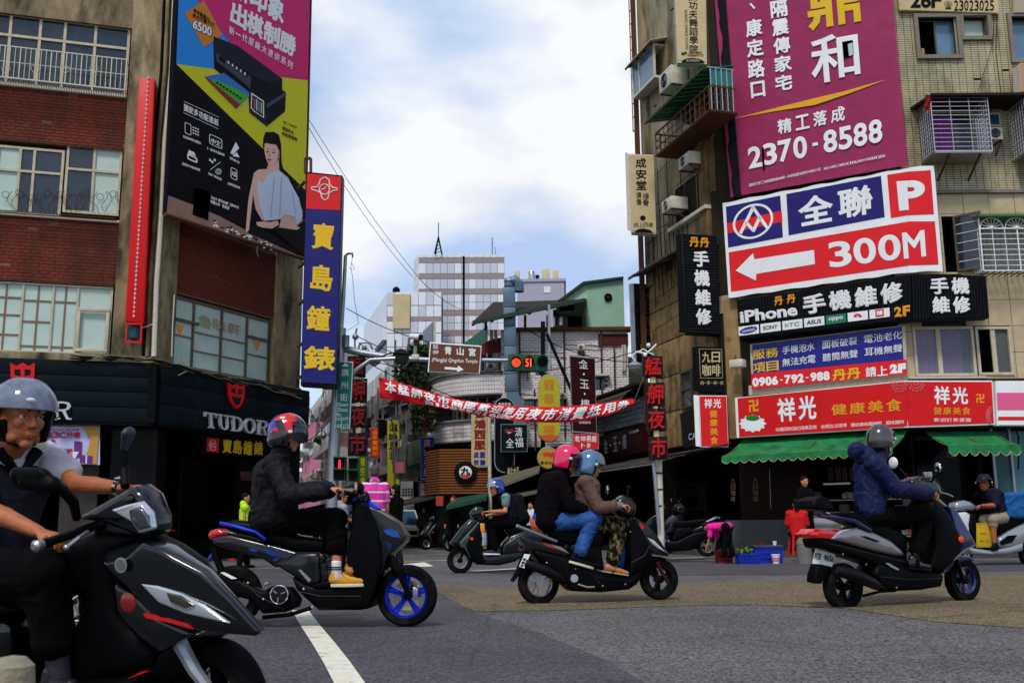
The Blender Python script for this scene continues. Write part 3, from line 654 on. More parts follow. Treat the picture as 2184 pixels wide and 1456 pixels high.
for k in range(8):bp('printed_check',mat('sheet_dark',(.02,.06,.02),.5),[(462+k*7,174+k*4.6),(467+k*7,176+k*4.6),(465+k*7,180+k*4.6),(460+k*7,178+k*4.6)],.018)
bp('ink_window',M_wprint,[(536,198),(563,216),(563,252),(541,238),(535,230)],.018);bp('ink_window',P1c,[(538,202),(561,217),(561,249),(542,236),(537,229)],.020)
for k,c in enumerate(((.45,.12,.2),(.5,.5,.52),(.1,.3,.5),(.5,.5,.1))):bp('ink_level',mat('ink%d'%k,c,.4),[(541+k*5,208+k*3.2),(544+k*5,210+k*3.2),(544+k*5,234+k*3.2),(541+k*5,232+k*3.2)],.022)
bt('獨家多功能進紙',[(392,221),(467,256),(466,270),(391,236)],d=.012,bold=.02)
def ln(a,b,w=.8,m=M_wprint,d=.012):return bp('printed_line',m,[(a[0],a[1]),(b[0],b[1]),(b[0],b[1]+w),(a[0],a[1]+w)],d)
ln((392,216),(467,250));ln((391,240),(466,275))
def ring(cx,cy,rx,ry,w,k=.45,n=16,sq=False):
 o=[];i_=[]
 for j in range(n):
  t=2*math.pi*j/n;c,s=math.cos(t),math.sin(t)
  if sq:e=.35;c=math.copysign(abs(c)**e,c);s=math.copysign(abs(s)**e,s)
  o.append((cx+rx*c,cy+ry*s+k*rx*c));i_.append((cx+(rx-w)*c,cy+(ry-w)*s+k*(rx-w)*c))
 mb=MB();mb.v=[FBb.P(x,y,.013)for x,y in o+i_];mb.f=[(j,(j+1)%n,n+(j+1)%n,n+j)for j in range(n)];return mb.obj('printed_icon',M_wprint,bb)
ring(401,275,7,12,1.2,sq=True);ring(460,302,14,11,1.3,sq=True);ring(410,338,11,6,3,sq=True);ring(499,371,7,12,1.3,sq=True)
bt('中文',[(450,294),(471,303),(470,314),(449,305)],d=.014);bt('Aa',[(494,364),(504,368),(504,378),(494,374)],d=.014)
bp('printed_icon',M_wprint,[(403,320),(414,325),(418,334),(400,328)],.013);bp('printed_icon',M_wprint,[(503,303),(510,316),(498,330),(491,327)],.013)
bp('printed_icon',M_wprint,[(505,325),(511,336),(496,333)],.013)
ln((448,362),(470,345),1.4)
for k in range(3):bp('printed_icon',M_wprint,[(446+k*5,338+(k%2)*4),(450+k*5,340+(k%2)*4),(450+k*5,345+(k%2)*4),(446+k*5,343+(k%2)*4)],.013)
for r in(3.5,6.5):ring(466,366,r,r,1.2,0,12)
for k in range(9):bp('printed_icon',M_wprint,[(411+(k%3)*5,270+(k//3)*6+(k%3)*2),(414+(k%3)*5,271+(k//3)*6+(k%3)*2),(414+(k%3)*5,274+(k//3)*6+(k%3)*2),(411+(k%3)*5,273+(k//3)*6+(k%3)*2)],.013)
for s,q in(('免掀蓋輕鬆補墨快',(390,288,429,309)),('1.8吋彩色液晶螢幕',(441,313,479,334)),('雙色墨水盒',(490,334,511,350)),('20張多功能進紙匣',(388,346,427,366)),('有線/無線連接',(444,367,473,386)),('自動雙面列印',(486,388,512,404))):
 h=5.5;bt(s,[(q[0],q[1]),(q[2],q[3]-h),(q[2],q[3]),(q[0],q[1]+h)],d=.012,bold=.02,gap=.05)
bt('2019 Brother 品牌形象大使',[(450,418),(509,440),(509,446),(450,424)],d=.012,gap=0);bt('棋靈女神 黑嘉嘉',[(449,426),(489,441),(489,448),(449,433)],d=.012)
bt('雙面彩色',[(602,269),(627,280),(627,288),(602,277)],M_bprint,.012);bt('傳真事務機',[(601,280),(634,294),(634,302),(601,288)],M_bprint,.012);bt('MFC-T910DW',[(604,258),(633,270),(633,275),(604,263)],M_bprint,.012,.01)
Hc=mat('hair_print',(.018,.011,.012),.5);Sk=mat('skin_print',(.74,.50,.42),.5);Sk2=mat('skin_shade_print',(.42,.23,.18),.5);Dr=mat('pale_dress_print',(.60,.66,.80),.5);Dr2=mat('dress_fold_print',(.42,.47,.62),.5)
c5=lambda x,y:(330+x/2.6,y/2.6)
def wp(nm,m,pts,d):return bp(nm,m,[c5(x,y)for x,y in pts],d)
wp('printed_hair',Hc,[(632,733),(662,731),(690,750),(701,800),(704,900),(715,945),(735,985),(715,1000),(690,960),(625,890),(600,810),(603,765),(615,732)],.009)
wp('printed_skin',Sk,[(632,900),(688,880),(690,945),(740,985),(820,1170),(815,1240),(790,1275),(700,1262),(640,1270),(565,1250),(560,1225),(600,1230),(560,1160),(545,1080),(520,1300),(504,1280),(520,1100),(550,960),(575,940),(622,938)],.010)
wp('printed_face',Sk,[(610,790),(640,800),(668,800),(690,815),(694,850),(690,880),(665,915),(645,921),(630,910),(614,870),(607,830)],.013)
wp('printed_fringe',Hc,[(640,732),(672,738),(694,772),(697,860),(686,830),(676,806),(650,796),(636,790),(610,796),(605,840),(600,800),(612,735)],.015)
wp('printed_dress',Dr,[(632,960),(690,950),(745,1000),(800,1100),(820,1190),(812,1240),(800,1272),(775,1200),(720,1190),(700,1215),(610,1225),(585,1160),(570,1060),(566,1000),(600,1015)],.014)
wp('printed_skirt',Hc,[(570,1210),(610,1225),(700,1215),(690,1262),(640,1272),(600,1270),(790,1278),(830,1420),(512,1290)],.012)
wp('printed_hand',Sk,[(562,1232),(600,1228),(640,1232),(680,1222),(690,1245),(650,1268),(600,1262),(570,1252)],.016)
for a,b in(((700,980),(690,1200)),((660,980),(640,1210)),((760,1060),(780,1190))):wp('printed_fold',Dr2,[a,(a[0]+7,a[1]+5),(b[0]+5,b[1]),(b[0],b[1])],.016)
for x,y in((626,842),(660,846)):
 wp('printed_eye',Hc,[(x-9,y),(x,y-4),(x+9,y+1),(x,y+5)],.017);wp('printed_eyebrow',Hc,[(x-10,y-14),(x+2,y-18),(x+11,y-13),(x+2,y-14)],.017)
wp('printed_lips',mat('lip_print',(.45,.06,.07),.5),[(622,884),(636,879),(650,886),(636,893)],.017);wp('printed_nose',Sk2,[(638,850),(642,868),(632,869)],.016);wp('printed_cheek',Sk2,[(690,830),(694,850),(688,882),(668,912),(680,880)],.016)
wp('window_cutout',M_dark,[(226,1040),(306,1062),(297,1222),(210,1190)],.018)
random.seed(3)
for k in range(46):
 f=random.random();x=455+f*128;y=474+f*52+random.uniform(-5,9)
 bp('printed_go_stone',M_wprint if random.random()<.6 else M_bprint,[(x+3.4*math.cos(j*1.047),y+2.2*math.sin(j*1.047))for j in range(6)],.009+.0006*(k%9))
m=MB();m.tube([FBb.P(352,457,-.02),FBb.P(651,553,-.02)],.05,6).tube([FBb.P(668,-200,-.04),FBb.P(650,552,-.04)],.03,6);m.obj('board_frame',M_rust,bb)
# -------------------------------------------------- tall blue watch sign
FW=facing(690,600,23.0,0)
t=sign('vertical_sign','tall navy vertical sign with yellow calligraphy and red watch emblem top','sign',FW,[(653,366),(730,374),(718,827),(641,822)],0,.32,M_navy,M_black)
MB().poly(FW,[(655,370),(728,377),(725,448),(653,445)],.006).obj('red_panel',M_red,t)
c=lambda px,r:MB().tube([FW.P(x,y,.014)for x,y in px],r,4)
e1=[(693,378),(702,384),(703,394),(709,400),(719,402),(719,406),(710,407),(702,413),(699,424),(693,428),(687,423),(684,412),(676,408),(664,404),(664,400),(676,399),(681,392),(683,384),(693,378)]
o=c(e1,.016);o.tube([FW.P(692+11*math.cos(k/12*6.2832),404+11*math.sin(k/12*6.2832),.014)for k in range(13)],.014,4);o.tube([FW.P(686,404,.014),FW.P(692,403,.014),FW.P(696,398,.014)],.012,4);o.obj('watch_emblem',M_wprint,t)
for ch,q in zip('寶島鐘錶',(((667,474),(715,478),(711,534),(664,530)),((663,563),(711,567),(708,622),(661,618)),((655,650),(709,654),(706,706),(653,702)),((649,736),(718,741),(714,792),(646,788)))):
 MB().text(FW,ch,q,.008,bold=.035,thk=0).obj('lettering',M_yel,t)
m=MB()
for y in(388,470,560,640,730,800):m.bar(FW.P(650,y,-.2),FW.P(650,y,-.2)+V((-.25,.45,0)),.03)
for i in range(8):m.bar(FW.P(643-i*.6,560+i*30,-.3)+V((-.25,.4,0)),FW.P(636-i*.6,560+i*30,-.3)+V((-.15,.4,0)),.012)
m.bar(FW.P(651,338,-.2),FW.P(663,338,-.2),.03);m.bar(FW.P(651,338,-.2),FW.P(651,370,-.2),.03);m.bar(FW.P(663,338,-.2),FW.P(663,370,-.2),.03)
m.obj('sign_bracket',M_rust,t)
#  right corner building
random.seed(11)
RB=thing('corner_apartment','tall tiled corner apartment block on the right covered with big shop signs','building',p1)
RTOP=FD.uz(2000,-420)[1]
zq=lambda F,x,y:F.uz(x,y)[1]
M_tile=mat('yellowed_beige_tile',(.50,.45,.31),.4,var=.28,vs=3,bump=.1,bs=50,col2=(.16,.12,.06),c2=.60,c2s=1.6,c2w=.12,stretch=(1,1,.35))
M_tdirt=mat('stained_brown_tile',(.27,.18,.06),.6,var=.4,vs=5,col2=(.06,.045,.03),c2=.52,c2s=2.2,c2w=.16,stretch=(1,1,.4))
M_grout=mat('dark_grout',(.06,.05,.035),.9)
M_stone=mat('cream_stone_slab',(.50,.42,.28),.5,var=.18,vs=3,col2=(.20,.13,.06),c2=.66,c2s=1.5,c2w=.07)
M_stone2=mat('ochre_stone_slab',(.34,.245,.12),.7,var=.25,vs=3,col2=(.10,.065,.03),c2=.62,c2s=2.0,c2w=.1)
zDt=zq(FD,2060,412)
zSg=zq(FD,2060,808);zSh=zq(FD,2050,912)
m=MB();m.box(FD,.02,10,zSh,RTOP,-6,-.30);m.box(FC,sC-.0,-.02,zSh,RTOP,-.6,-.30);m.box(FS,sS,-.3,zSh,RTOP,-.6,-.30);m.obj('core_wall',M_dark,RB)
wD1=arect(FD,1958,40,2040,120);wD2=arect(FD,2053,37,2104,80);wD3=arect(FD,2158,38,2260,128)
def solid(F,a0,a1,z0,z1,holes,d0,d1,m_,par,name='wall'):
 zs=sorted({z0,z1}|{h[2]for h in holes}|{h[3]for h in holes});xs=sorted({a0,a1}|{h[0]for h in holes}|{h[1]for h in holes});mb=MB()
 for i in range(len(xs)-1):
  for j in range(len(zs)-1):
   cx,cz=(xs[i]+xs[i+1])/2,(zs[j]+zs[j+1])/2
   if a0<cx<a1 and z0<cz<z1 and not any(h[0]<cx<h[1]and h[2]<cz<h[3]for h in holes):
    mb.hexa([F.L(xs[i],zs[j],d0),F.L(xs[i+1],zs[j],d0),F.L(xs[i+1],zs[j],d1),F.L(xs[i],zs[j],d1),F.L(xs[i],zs[j+1],d0),F.L(xs[i+1],zs[j+1],d0),F.L(xs[i+1],zs[j+1],d1),F.L(xs[i],zs[j+1],d1)])
 return mb.obj(name,m_,par)
hD=[wD1,wD2,wD3]
solid(FD,.02,10,zDt,RTOP,hD,-.3,0,M_grout,RB)
bricks(FD,.42,8.0,zDt+.02,FD.uz(2000,-40)[1],RB,M_tile,bw=.175,bh=.056,gap=.013,name='wall_tiles',stag=False,jit=.002,holes=hD)
bricks(FD,.05,.40,zDt+.02,FD.uz(2000,-40)[1],RB,M_tdirt,bw=.06,bh=.15,gap=.008,name='pier_tiles',stag=False,d=.035,jit=.002)
for q,cols,pm in((wD1,[.5],[M_dark,M_glassb]),(wD2,[],[M_frost]),(wD3,[.5],[M_glassb,M_frost])):
 a0,a1,z0,z1=q;e=.095;mb=MB()
 for b in((a0-e,a1+e,z0-e,z0),(a0-e,a1+e,z1,z1+e),(a0-e,a0,z0,z1),(a1,a1+e,z0,z1)):mb.box(FD,*b,-.25,.09)
 s=mb.obj('window_surround',mat('grey_render',(.26,.235,.20),.85,var=.2,vs=6,bump=.3,bs=80),RB)
 mb=MB();w=.03
 for b in((a0,a1,z0,z0+w),(a0,a1,z1-w,z1),(a0,a0+w,z0+w,z1-w),(a1-w,a1,z0+w,z1-w)):mb.box(FD,*b,-.16,-.10)
 for c in cols:x=a0+(a1-a0)*c;mb.box(FD,x-.02,x+.02,z0+w,z1-w,-.155,-.09)
 mb.obj('window_frame',M_wfgrey,s)
 cs_=[0]+cols+[1]
 for i in range(len(cs_)-1):MB().box(FD,a0+(a1-a0)*cs_[i]+.02,a0+(a1-a0)*cs_[i+1]-.02,z0+.03,z1-.03,-.15+i*.012,-.142+i*.012).obj('pane',pm[i],s)
MB().box(FD,wD1[0]+.1,wD1[0]+.17,wD1[2]+.03,wD1[2]+.25,-.13,-.10).obj('wood_board',mat('wood_board',(.45,.27,.10),.6),RB)
hS=[arect(FD,2012,462,2092,580),arect(FD,2068,470,2260,578),arect(FD,1948,697,2078,802),arect(FD,2082,697,2157,800)]
solid(FD,.02,10,zSh,zDt,hS,-.3,0,mat('stone_joint',(.09,.075,.05),.9),RB)
MB().box(FD,.05,5,zDt-.02,zDt+.06,.02,.10).obj('ledge',mat('grey_ledge',(.25,.23,.2),.8),RB)
def slabs(F,a0,a1,z0,z1,nx,nz,m_,holes=(),d=.02,jit=.006,name='stone_slab'):
 for i in range(nx):
  for j in range(nz):
   b=(a0+(a1-a0)*i/nx,a0+(a1-a0)*(i+1)/nx,z0+(z1-z0)*j/nz,z0+(z1-z0)*(j+1)/nz)
   rects=[b]
   for h in holes:
    o=[]
    for r in rects:
     if r[1]<=h[0]or r[0]>=h[1]or r[3]<=h[2]or r[2]>=h[3]:o.append(r);continue
     if r[0]<h[0]:o.append((r[0],h[0],r[2],r[3]))
     if r[1]>h[1]:o.append((h[1],r[1],r[2],r[3]))
     x0,x1=max(r[0],h[0]),min(r[1],h[1])
     if r[2]<h[2]:o.append((x0,x1,r[2],h[2]))
     if r[3]>h[3]:o.append((x0,x1,h[3],r[3]))
    rects=o
   for r in rects:
    if r[1]-r[0]<.05 or r[3]-r[2]<.05:continue
    g=.006;jj=random.uniform(-jit,jit)
    MB().box(F,r[0]+g,r[1]-g,r[2]+g,r[3]-g,-.01,d+jj).obj(name,m_,RB)
slabs(FD,.6,9.0,zq(FD,2060,585),zDt-.02,14,4,M_stone,hS)
slabs(FD,1.6,9.0,zSg,zq(FD,2060,585),14,4,M_stone,hS)
slabs(FD,.05,.6,zSg,zDt-.02,1,8,M_stone,hS)
a0,a1,z0,z1=hS[0]
c0=FD.L(FD.uz(2036,520)[0],0,.02);FK=Fr(c0-V((0,0,c0.z)),(.72,-.69,0));mb=MB();wv=.62
for b in((0,.05,z0,z1),(wv-.05,wv,z0,z1),(.05,wv-.05,z0,z0+.05),(.05,wv-.05,z1-.05,z1)):mb.box(FK,*b,-.02,.02)
k=mb.obj('open_casement',mat('brown_casement',(.16,.12,.07),.5),RB);MB().box(FK,.05,wv-.05,z0+.05,z1-.05,-.004,.004).obj('pane',M_glass,k)
for i in range(5):MB().bar(FK.L(.05,z0+(z1-z0)*(i+1)/6,.01),FK.L(wv-.05,z0+(z1-z0)*(i+1)/6,.01),.006).obj('bar',M_white,k)
ca0,ca1=FD.uz(2092,520,.5)[0],FD.uz(2092,520,.5)[0]+1.7;cz0,cz1=zq(FD.shift(.5),2130,577),zq(FD.shift(.5),2130,462)
cg=cage(RB,FD,ca0,ca1,cz0,cz1-.28,.5,6,8,M_white,r=.009,nds=4)
mb=MB()
for i in range(3):
 cx=ca0+.28+i*.57;cz=cz1-.27
 mb.tube([FD.L(cx+.26*math.cos(t),cz+.24*math.sin(t),.5)for t in[math.pi*q/10 for q in range(11)]],.011,5)
 for q in range(1,8):t=math.pi*q/8;mb.bar(FD.L(cx,cz,.5),FD.L(cx+.25*math.cos(t),cz+.23*math.sin(t),.5),.005)
 mb.ell(FD.L(cx,cz,.5),.045,nu=8,nv=6)
for a in(ca0,ca1):mb.bar(FD.L(a,cz0,.5),FD.L(a,cz1,.5),.014);mb.bar(FD.L(a,cz1-.02,0),FD.L(a,cz1-.02,.5),.012)
mb.obj('fan_ornament',M_white,cg)
MB().hexa([FD.L(ca0-.05,cz1,0),FD.L(ca1,cz1,0),FD.L(ca1,cz1-.03,.62),FD.L(ca0-.05,cz1-.03,.62),FD.L(ca0-.05,cz1+.06,0),FD.L(ca1,cz1+.06,0),FD.L(ca1,cz1+.02,.62),FD.L(ca0-.05,cz1+.02,.62)]).obj('cage_roof',mat('green_plastic_sheet',(.04,.20,.05),.4),RB)
curtain(FD,hS[1][0]+.2,hS[1][1],hS[1][2],hS[1][3],-.2,M_curt,RB);curtain(FD,hS[0][0]+.5,hS[0][1]+.6,hS[0][2],hS[0][3],-.22,M_curtb,RB)
k0,k1=FD.uz(1988,260,.75)[0],FD.uz(2110,260,.75)[0];kz0,kz1=zq(FD.shift(.75),2050,322),zq(FD.shift(.75),2050,208)
def bigcage(k0,k1,kz0,kz1,nv):
 cg=cage(RB,FD,k0,k1,kz0,kz1,.75,nv,12,M_stain,r=.009,nds=6,name='window_cage')
 mb=MB();mb.hexa([FD.L(k0-.15,kz1+.02,0),FD.L(k1+.9,kz1+.02,0),FD.L(k1+.9,kz1-.01,.9),FD.L(k0-.0,kz1-.01,.9),FD.L(k0-.15,kz1+.09,0),FD.L(k1+.9,kz1+.09,0),FD.L(k1+.9,kz1+.05,.9),FD.L(k0-.0,kz1+.05,.9)])
 mb.obj('cage_roof',mat('brown_sheet_roof',(.05,.035,.028),.6),cg)
 mb=MB();mb.box(FD,k0,k1,kz0-.04,kz0-.015,0,.75);mb.obj('cage_tray',M_stain,cg)
 mb=MB()
 for a in(k0+.35,k1-.25):mb.bar(FD.L(a,kz0-.05,.7),FD.L(a,kz0-.45,0),.018)
 mb.obj('cage_bracket',M_rust,cg)
 for i in range(5):mb=MB();mb.bar(FD.L(k1-.32+i*.06,kz0+.05,.76),FD.L(k1-.32+i*.06,kz0+.75,.76),.006);mb.obj('cage_bar',M_stain,cg)
bigcage(k0,k1,kz0,kz1,3);k2=FD.uz(2188,260,.75)[0];bigcage(k2,k2+1.2,kz0+.02,kz1-.03,3)
MB().box(FD,k0+.1,k1-.05,kz0+.05,kz1-.1,.02,.04).obj('cage_window',M_glass,RB);curtain(FD,k0+.3,k0+.8,kz0+.05,kz1-.2,.09,M_curtp,RB)
t=thing('cloth','crumpled dark red cloth hung on the corner of the steel window cage','cloth',FD.P(1983,225,.78))
c_=MB();rr=random.Random(4);g=[]
for i in range(5):
 for j in range(8):g.append(FD.P(1974+i*3.4+j*-.6+rr.uniform(-1,1),202+j*5+rr.uniform(-1,1),.80+.03*math.sin(i*2.1+j)))
c_.add(g,[(i*8+j,(i+1)*8+j,(i+1)*8+j+1,i*8+j+1)for i in range(4)for j in range(7)]).obj('fabric',mat('dark_red_cloth',(.28,.01,.03),.9),t,smooth=True)
def aircon(F,px,d,dep,label,name='air_conditioner',par=None):
 a0,a1,z0,z1=arect(F,*px,d);t=thing(name,label,'air conditioner',F.L((a0+a1)/2,z0,d-dep/2))
 MB().box(F,a0,a1,z0,z1,d-dep,d).obj('casing',M_offw,t,bev=.012)
 cx,cz=a0+(a1-a0)*.42,(z0+z1)/2;r=min(a1-a0,z1-z0)*.38;mb=MB()
 for k in range(4):mb.tube([F.L(cx+r*(k+1)/4*math.cos(g),cz+r*(k+1)/4*math.sin(g),d+.012)for g in[2*math.pi*q/14 for q in range(15)]],.006,4)
 mb.obj('fan_grille',M_steel,t);MB().lathe(F.L(cx,cz,d+.002),F.n,[(r,0),(r,.003)],16).obj('fan_opening',M_dark,t)
 mb=MB();mb.bar(F.L(a0+.05,z0-.02,0),F.L(a0+.05,z0-.02,d),.015);mb.bar(F.L(a1-.05,z0-.02,0),F.L(a1-.05,z0-.02,d),.015);mb.bar(F.L(a1-.05,z0-.3,0),F.L(a1-.05,z0-.02,d),.012);mb.obj('bracket',M_rust,t)
 return t
aircon(FD,(2112,271,2139,297),.35,.33,'small window air conditioner under a blue pane beside the steel cage')
MB().pbox(FD,2106,241,2134,269,.02,.06).obj('window_frame',M_offw,RB);MB().pbox(FD,2109,244,2131,266,.06,.066).obj('pane',mat('teal_pane',(.02,.14,.22),.15),RB)
t=sign('placard','cream placard with 6F and a telephone number at the top of the right wall','sign',FD,[(1912,-40),(2128,-40),(2131,29),(1919,22)],.12,.08,M_ctan,bev=0)
MB().row(FD,'26F',(1942,-16,2008,17),.132,bold=.04,gap=.02).row(FD,'☎',(2014,3,2031,20),.132,gap=0).row(FD,'23023025',(2034,1,2121,23),.132,bold=.01,gap=.18).obj('lettering',M_bprint,t)
sign('placard','plain pinkish placard at the upper right edge, beside the number placard','sign',FD,[(2160,-40),(2260,-40),(2262,28),(2162,28)],.12,.08,mat('pinkish_board',(.45,.36,.28),.6))
sign('placard','narrow box sign with peach face hanging at the right edge under a window','sign',FD,[(2176,134),(2230,134),(2232,198),(2178,196)],.5,.35,mat('peach_board',(.50,.30,.20),.6),M_offw)
wire([FD.P(2120,20,.1),FD.P(2118,90,.1),FD.P(2100,150,.1),FD.P(2086,196,.1)],.008,'cable','thin dark cable running down the tiled wall between two upper windows',sag=.02)
wire([FD.P(2128,-20,.06),FD.P(2124,110,.06),FD.P(2135,198,.06)],.008,'cable','pair of cables below the number placard down to the cage roof',sag=.02)
for q,cols in((hS[2],[.42]),(hS[3],[.5])):
 x0,x1=q[0],q[1];F=FD;mb=MB();w=.06;z0,z1=q[2],q[3]
 for b in((x0,x1,z0,z0+w),(x0,x1,z1-w,z1),(x0,x0+w,z0+w,z1-w),(x1-w,x1,z0+w,z1-w)):mb.box(F,*b,-.1,.05)
 for c in cols:xx=x0+(x1-x0)*c;mb.box(F,xx-.05,xx+.05,z0+w,z1-w,-.08,.03)
 f=mb.obj('window',M_wframe,RB)
 cs_=[0]+cols+[1]
 for i in range(len(cs_)-1):
  MB().box(F,x0+(x1-x0)*cs_[i]+.05,x0+(x1-x0)*cs_[i+1]-.05,z0+.06,z1-.06,-.02,-.012).obj('pane',mat('clear_pane',(.30,.34,.42),.05,alpha=.25,spec=.9)if q is hS[2]else(M_dark if i==0 else mat('grey_screen',(.13,.135,.13),.6)),f)
 if q is hS[2]:curtain(F,x0+.05,x1-.25,z0,z1,-.12,M_curtp,f,amp=.035,per=.2)
MB().box(FD,.03,1.9,zSg+.0,zSg+.05,.02,.12).obj('ledge',M_wframe,RB)
# ---- C: chamfer wall (mostly behind signs)
sL=sC
MB().box(FC,sL,-.02,zSh,RTOP,-.3,-.02).obj('wall',M_grout,RB)
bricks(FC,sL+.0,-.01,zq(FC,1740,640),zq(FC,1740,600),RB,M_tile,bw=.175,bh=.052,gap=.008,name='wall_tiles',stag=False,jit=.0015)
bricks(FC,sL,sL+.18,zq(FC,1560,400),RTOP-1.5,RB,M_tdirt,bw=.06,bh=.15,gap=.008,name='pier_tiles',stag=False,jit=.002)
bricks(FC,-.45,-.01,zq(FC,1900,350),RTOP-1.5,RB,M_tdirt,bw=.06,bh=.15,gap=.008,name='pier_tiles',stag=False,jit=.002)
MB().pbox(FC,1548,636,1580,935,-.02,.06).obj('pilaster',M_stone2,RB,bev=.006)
MB().pbox(FC,1596,806,1935,828,-.02,.05).obj('window_sill',M_wframe,RB)
# ---- S: street side of the block
MB().box(FS,sS,-.01,zSh,RTOP,-.3,-.02).obj('wall',M_grout,RB)
zs1=FS.uz(1480,545)[1]
hw=arect(FS,1440,380,1512,462)
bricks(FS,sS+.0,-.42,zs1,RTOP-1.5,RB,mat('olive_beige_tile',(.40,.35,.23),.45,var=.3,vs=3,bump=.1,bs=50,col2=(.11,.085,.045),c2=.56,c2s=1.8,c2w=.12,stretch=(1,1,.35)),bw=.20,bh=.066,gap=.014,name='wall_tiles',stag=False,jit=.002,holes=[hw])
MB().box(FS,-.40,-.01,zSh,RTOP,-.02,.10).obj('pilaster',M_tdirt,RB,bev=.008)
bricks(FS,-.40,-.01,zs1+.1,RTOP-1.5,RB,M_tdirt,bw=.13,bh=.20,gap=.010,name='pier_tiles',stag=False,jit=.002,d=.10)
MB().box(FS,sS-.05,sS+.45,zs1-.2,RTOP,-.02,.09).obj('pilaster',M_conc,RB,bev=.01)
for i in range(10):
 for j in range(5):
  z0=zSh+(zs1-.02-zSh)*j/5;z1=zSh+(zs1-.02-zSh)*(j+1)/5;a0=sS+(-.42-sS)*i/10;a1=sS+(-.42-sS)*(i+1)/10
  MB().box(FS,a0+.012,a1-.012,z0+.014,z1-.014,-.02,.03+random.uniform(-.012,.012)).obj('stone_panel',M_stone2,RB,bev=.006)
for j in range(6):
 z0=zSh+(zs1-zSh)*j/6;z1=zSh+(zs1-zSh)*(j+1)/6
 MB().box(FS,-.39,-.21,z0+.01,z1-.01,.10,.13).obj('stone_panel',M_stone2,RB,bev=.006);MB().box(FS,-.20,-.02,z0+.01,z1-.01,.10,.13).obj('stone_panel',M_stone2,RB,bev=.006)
window(RB,FS,(1438,372,1513,468),[.33,.66],[],M_wfgrey,[M_glass,mat('green_pane',(.07,.14,.11),.2),M_glass],d0=-.06,back=None)
MB().box(FS,hw[0]-.2,hw[1]+.1,hw[2]-.12,hw[2]-.02,0,.18).obj('window_sill',M_offw,RB)
aircon(FS,(1411,424,1432,450),.55,.5,'boxy old air conditioner sticking out beside the third floor window')
def canopy(F,p0,p1,z,dep,m_,name='canopy',drop=.18,n=16,par=RB,thk=.02):
 mb=MB();a0,a1=p0,p1
 for i in range(n):
  x0=a0+(a1-a0)*i/n;x1=a0+(a1-a0)*(i+1)/n-.012;q=.012*(i%2)
  mb.hexa([F.L(x0,z+q,0),F.L(x1,z+q,0),F.L(x1,z-drop+q,dep),F.L(x0,z-drop+q,dep),F.L(x0,z+thk+q,0),F.L(x1,z+thk+q,0),F.L(x1,z-drop+thk+q,dep),F.L(x0,z-drop+thk+q,dep)])
 o=mb.obj(name,m_,par)
 mb=MB()
 for i in range(4):x=a0+(a1-a0)*(i+.5)/4;mb.bar(F.L(x,z-.03,0),F.L(x,z-drop-.03,dep),.015)
 mb.bar(F.L(a0,z-drop-.03,dep-.02),F.L(a1,z-drop-.03,dep-.02),.018);mb.obj('canopy_frame',M_rust,o);return o
canopy(FS,sS-.2,-.15,zs1+.25,.6,mat('weathered_grey_sheet',(.20,.20,.20),.7,var=.3,vs=5),drop=.15)
b0,b1=sS+.1,sS+1.7;bz0=FS.uz(1400,160,.38)[1];bz1=FS.uz(1400,88,.38)[1]
mb=MB();mb.box(FS,b0,b1,bz0,bz0+.08,0,.38);mb.box(FS,b0,b1,bz1,bz1+.06,0,.38)
for a in(b0,(b0*.7+b1*.3),b1-.05):mb.box(FS,a,a+.05,bz0+.08,bz1,.32,.38)
mb.box(FS,b0,b0+.05,bz0+.08,bz1,0,.05);bay=mb.obj('bay_window',M_offw,RB)
MB().box(FS,b0+.05,b1-.05,bz0+.08,bz1,.34,.355).obj('pane',M_glassb,bay);MB().box(FS,b0+.01,b0+.03,bz0+.08,bz1,.05,.32).obj('pane',M_glassb,bay)
canopy(FS,b0-.15,b1+.2,bz1+.2,.55,M_offw,'bay_roof',.16,1)
aircon(FS,(1405,150,1432,190),.55,.5,'air conditioner on a bracket under the enclosed bay',)
g0,g1=FS.uz(1397,250,.75)[0],FS.uz(1513,200,.75)[0];gz0=FS.uz(1455,285,.75)[1];gz1=FS.uz(1455,235,.75)[1]
cg=cage(RB,FS,g0,g1,gz0,gz1,.75,12,3,M_rust,r=.012,nds=4,name='balcony_cage')
canopy(FS,g0-.3,g1,gz1+.62,.95,mat('green_corrugated_sheet',(.015,.20,.11),.5,var=.2),'green_canopy',.2,26)
mb=MB();mb.box(FS,g0,g1,gz0-.05,gz0-.02,0,.75);mb.obj('balcony_tray',M_rust,cg)
mb=MB()
for i in range(5):mb.bar(FS.L(g1,gz0,.1+i*.15),FS.L(g1,gz1+.5,.1+i*.15),.012)
mb.bar(FS.L(g1,gz1+.5,.05),FS.L(g1,gz1+.5,.78),.015);mb.obj('cage_end',M_steel,cg)
MB().box(FS,g1-.02,g1-.01,gz1+.05,gz1+.48,.1,.7).obj('cage_screen',mat('teal_screen',(.03,.22,.20),.5),cg)
MB().box(FS,g0+.3,g1-.3,gz0+.1,gz1+.6,.01,.03).obj('dark_window',M_glass,RB)
mb=MB()
for k in range(3):mb.tube([FS.L(sS-.12-.09*k,zSh,.12+.02*k),FS.L(sS-.12-.09*k,RTOP,.12+.02*k)],.028,6)
mb.obj('drain_pipe',M_rust,RB,smooth=True)
mb=MB();lz=FS.uz(1390,250)[1]
for k in(0,.3):mb.bar(FS.L(sS-.3-k,lz,.1),FS.L(sS-.3-k,RTOP,.1),.014)
z=lz
while z<RTOP-1.5:mb.bar(FS.L(sS-.3,z,.1),FS.L(sS-.6,z,.1),.01);z+=.45
mb.obj('pipe_rack',M_rust,RB)
tp=MB();n=30;vs=[]
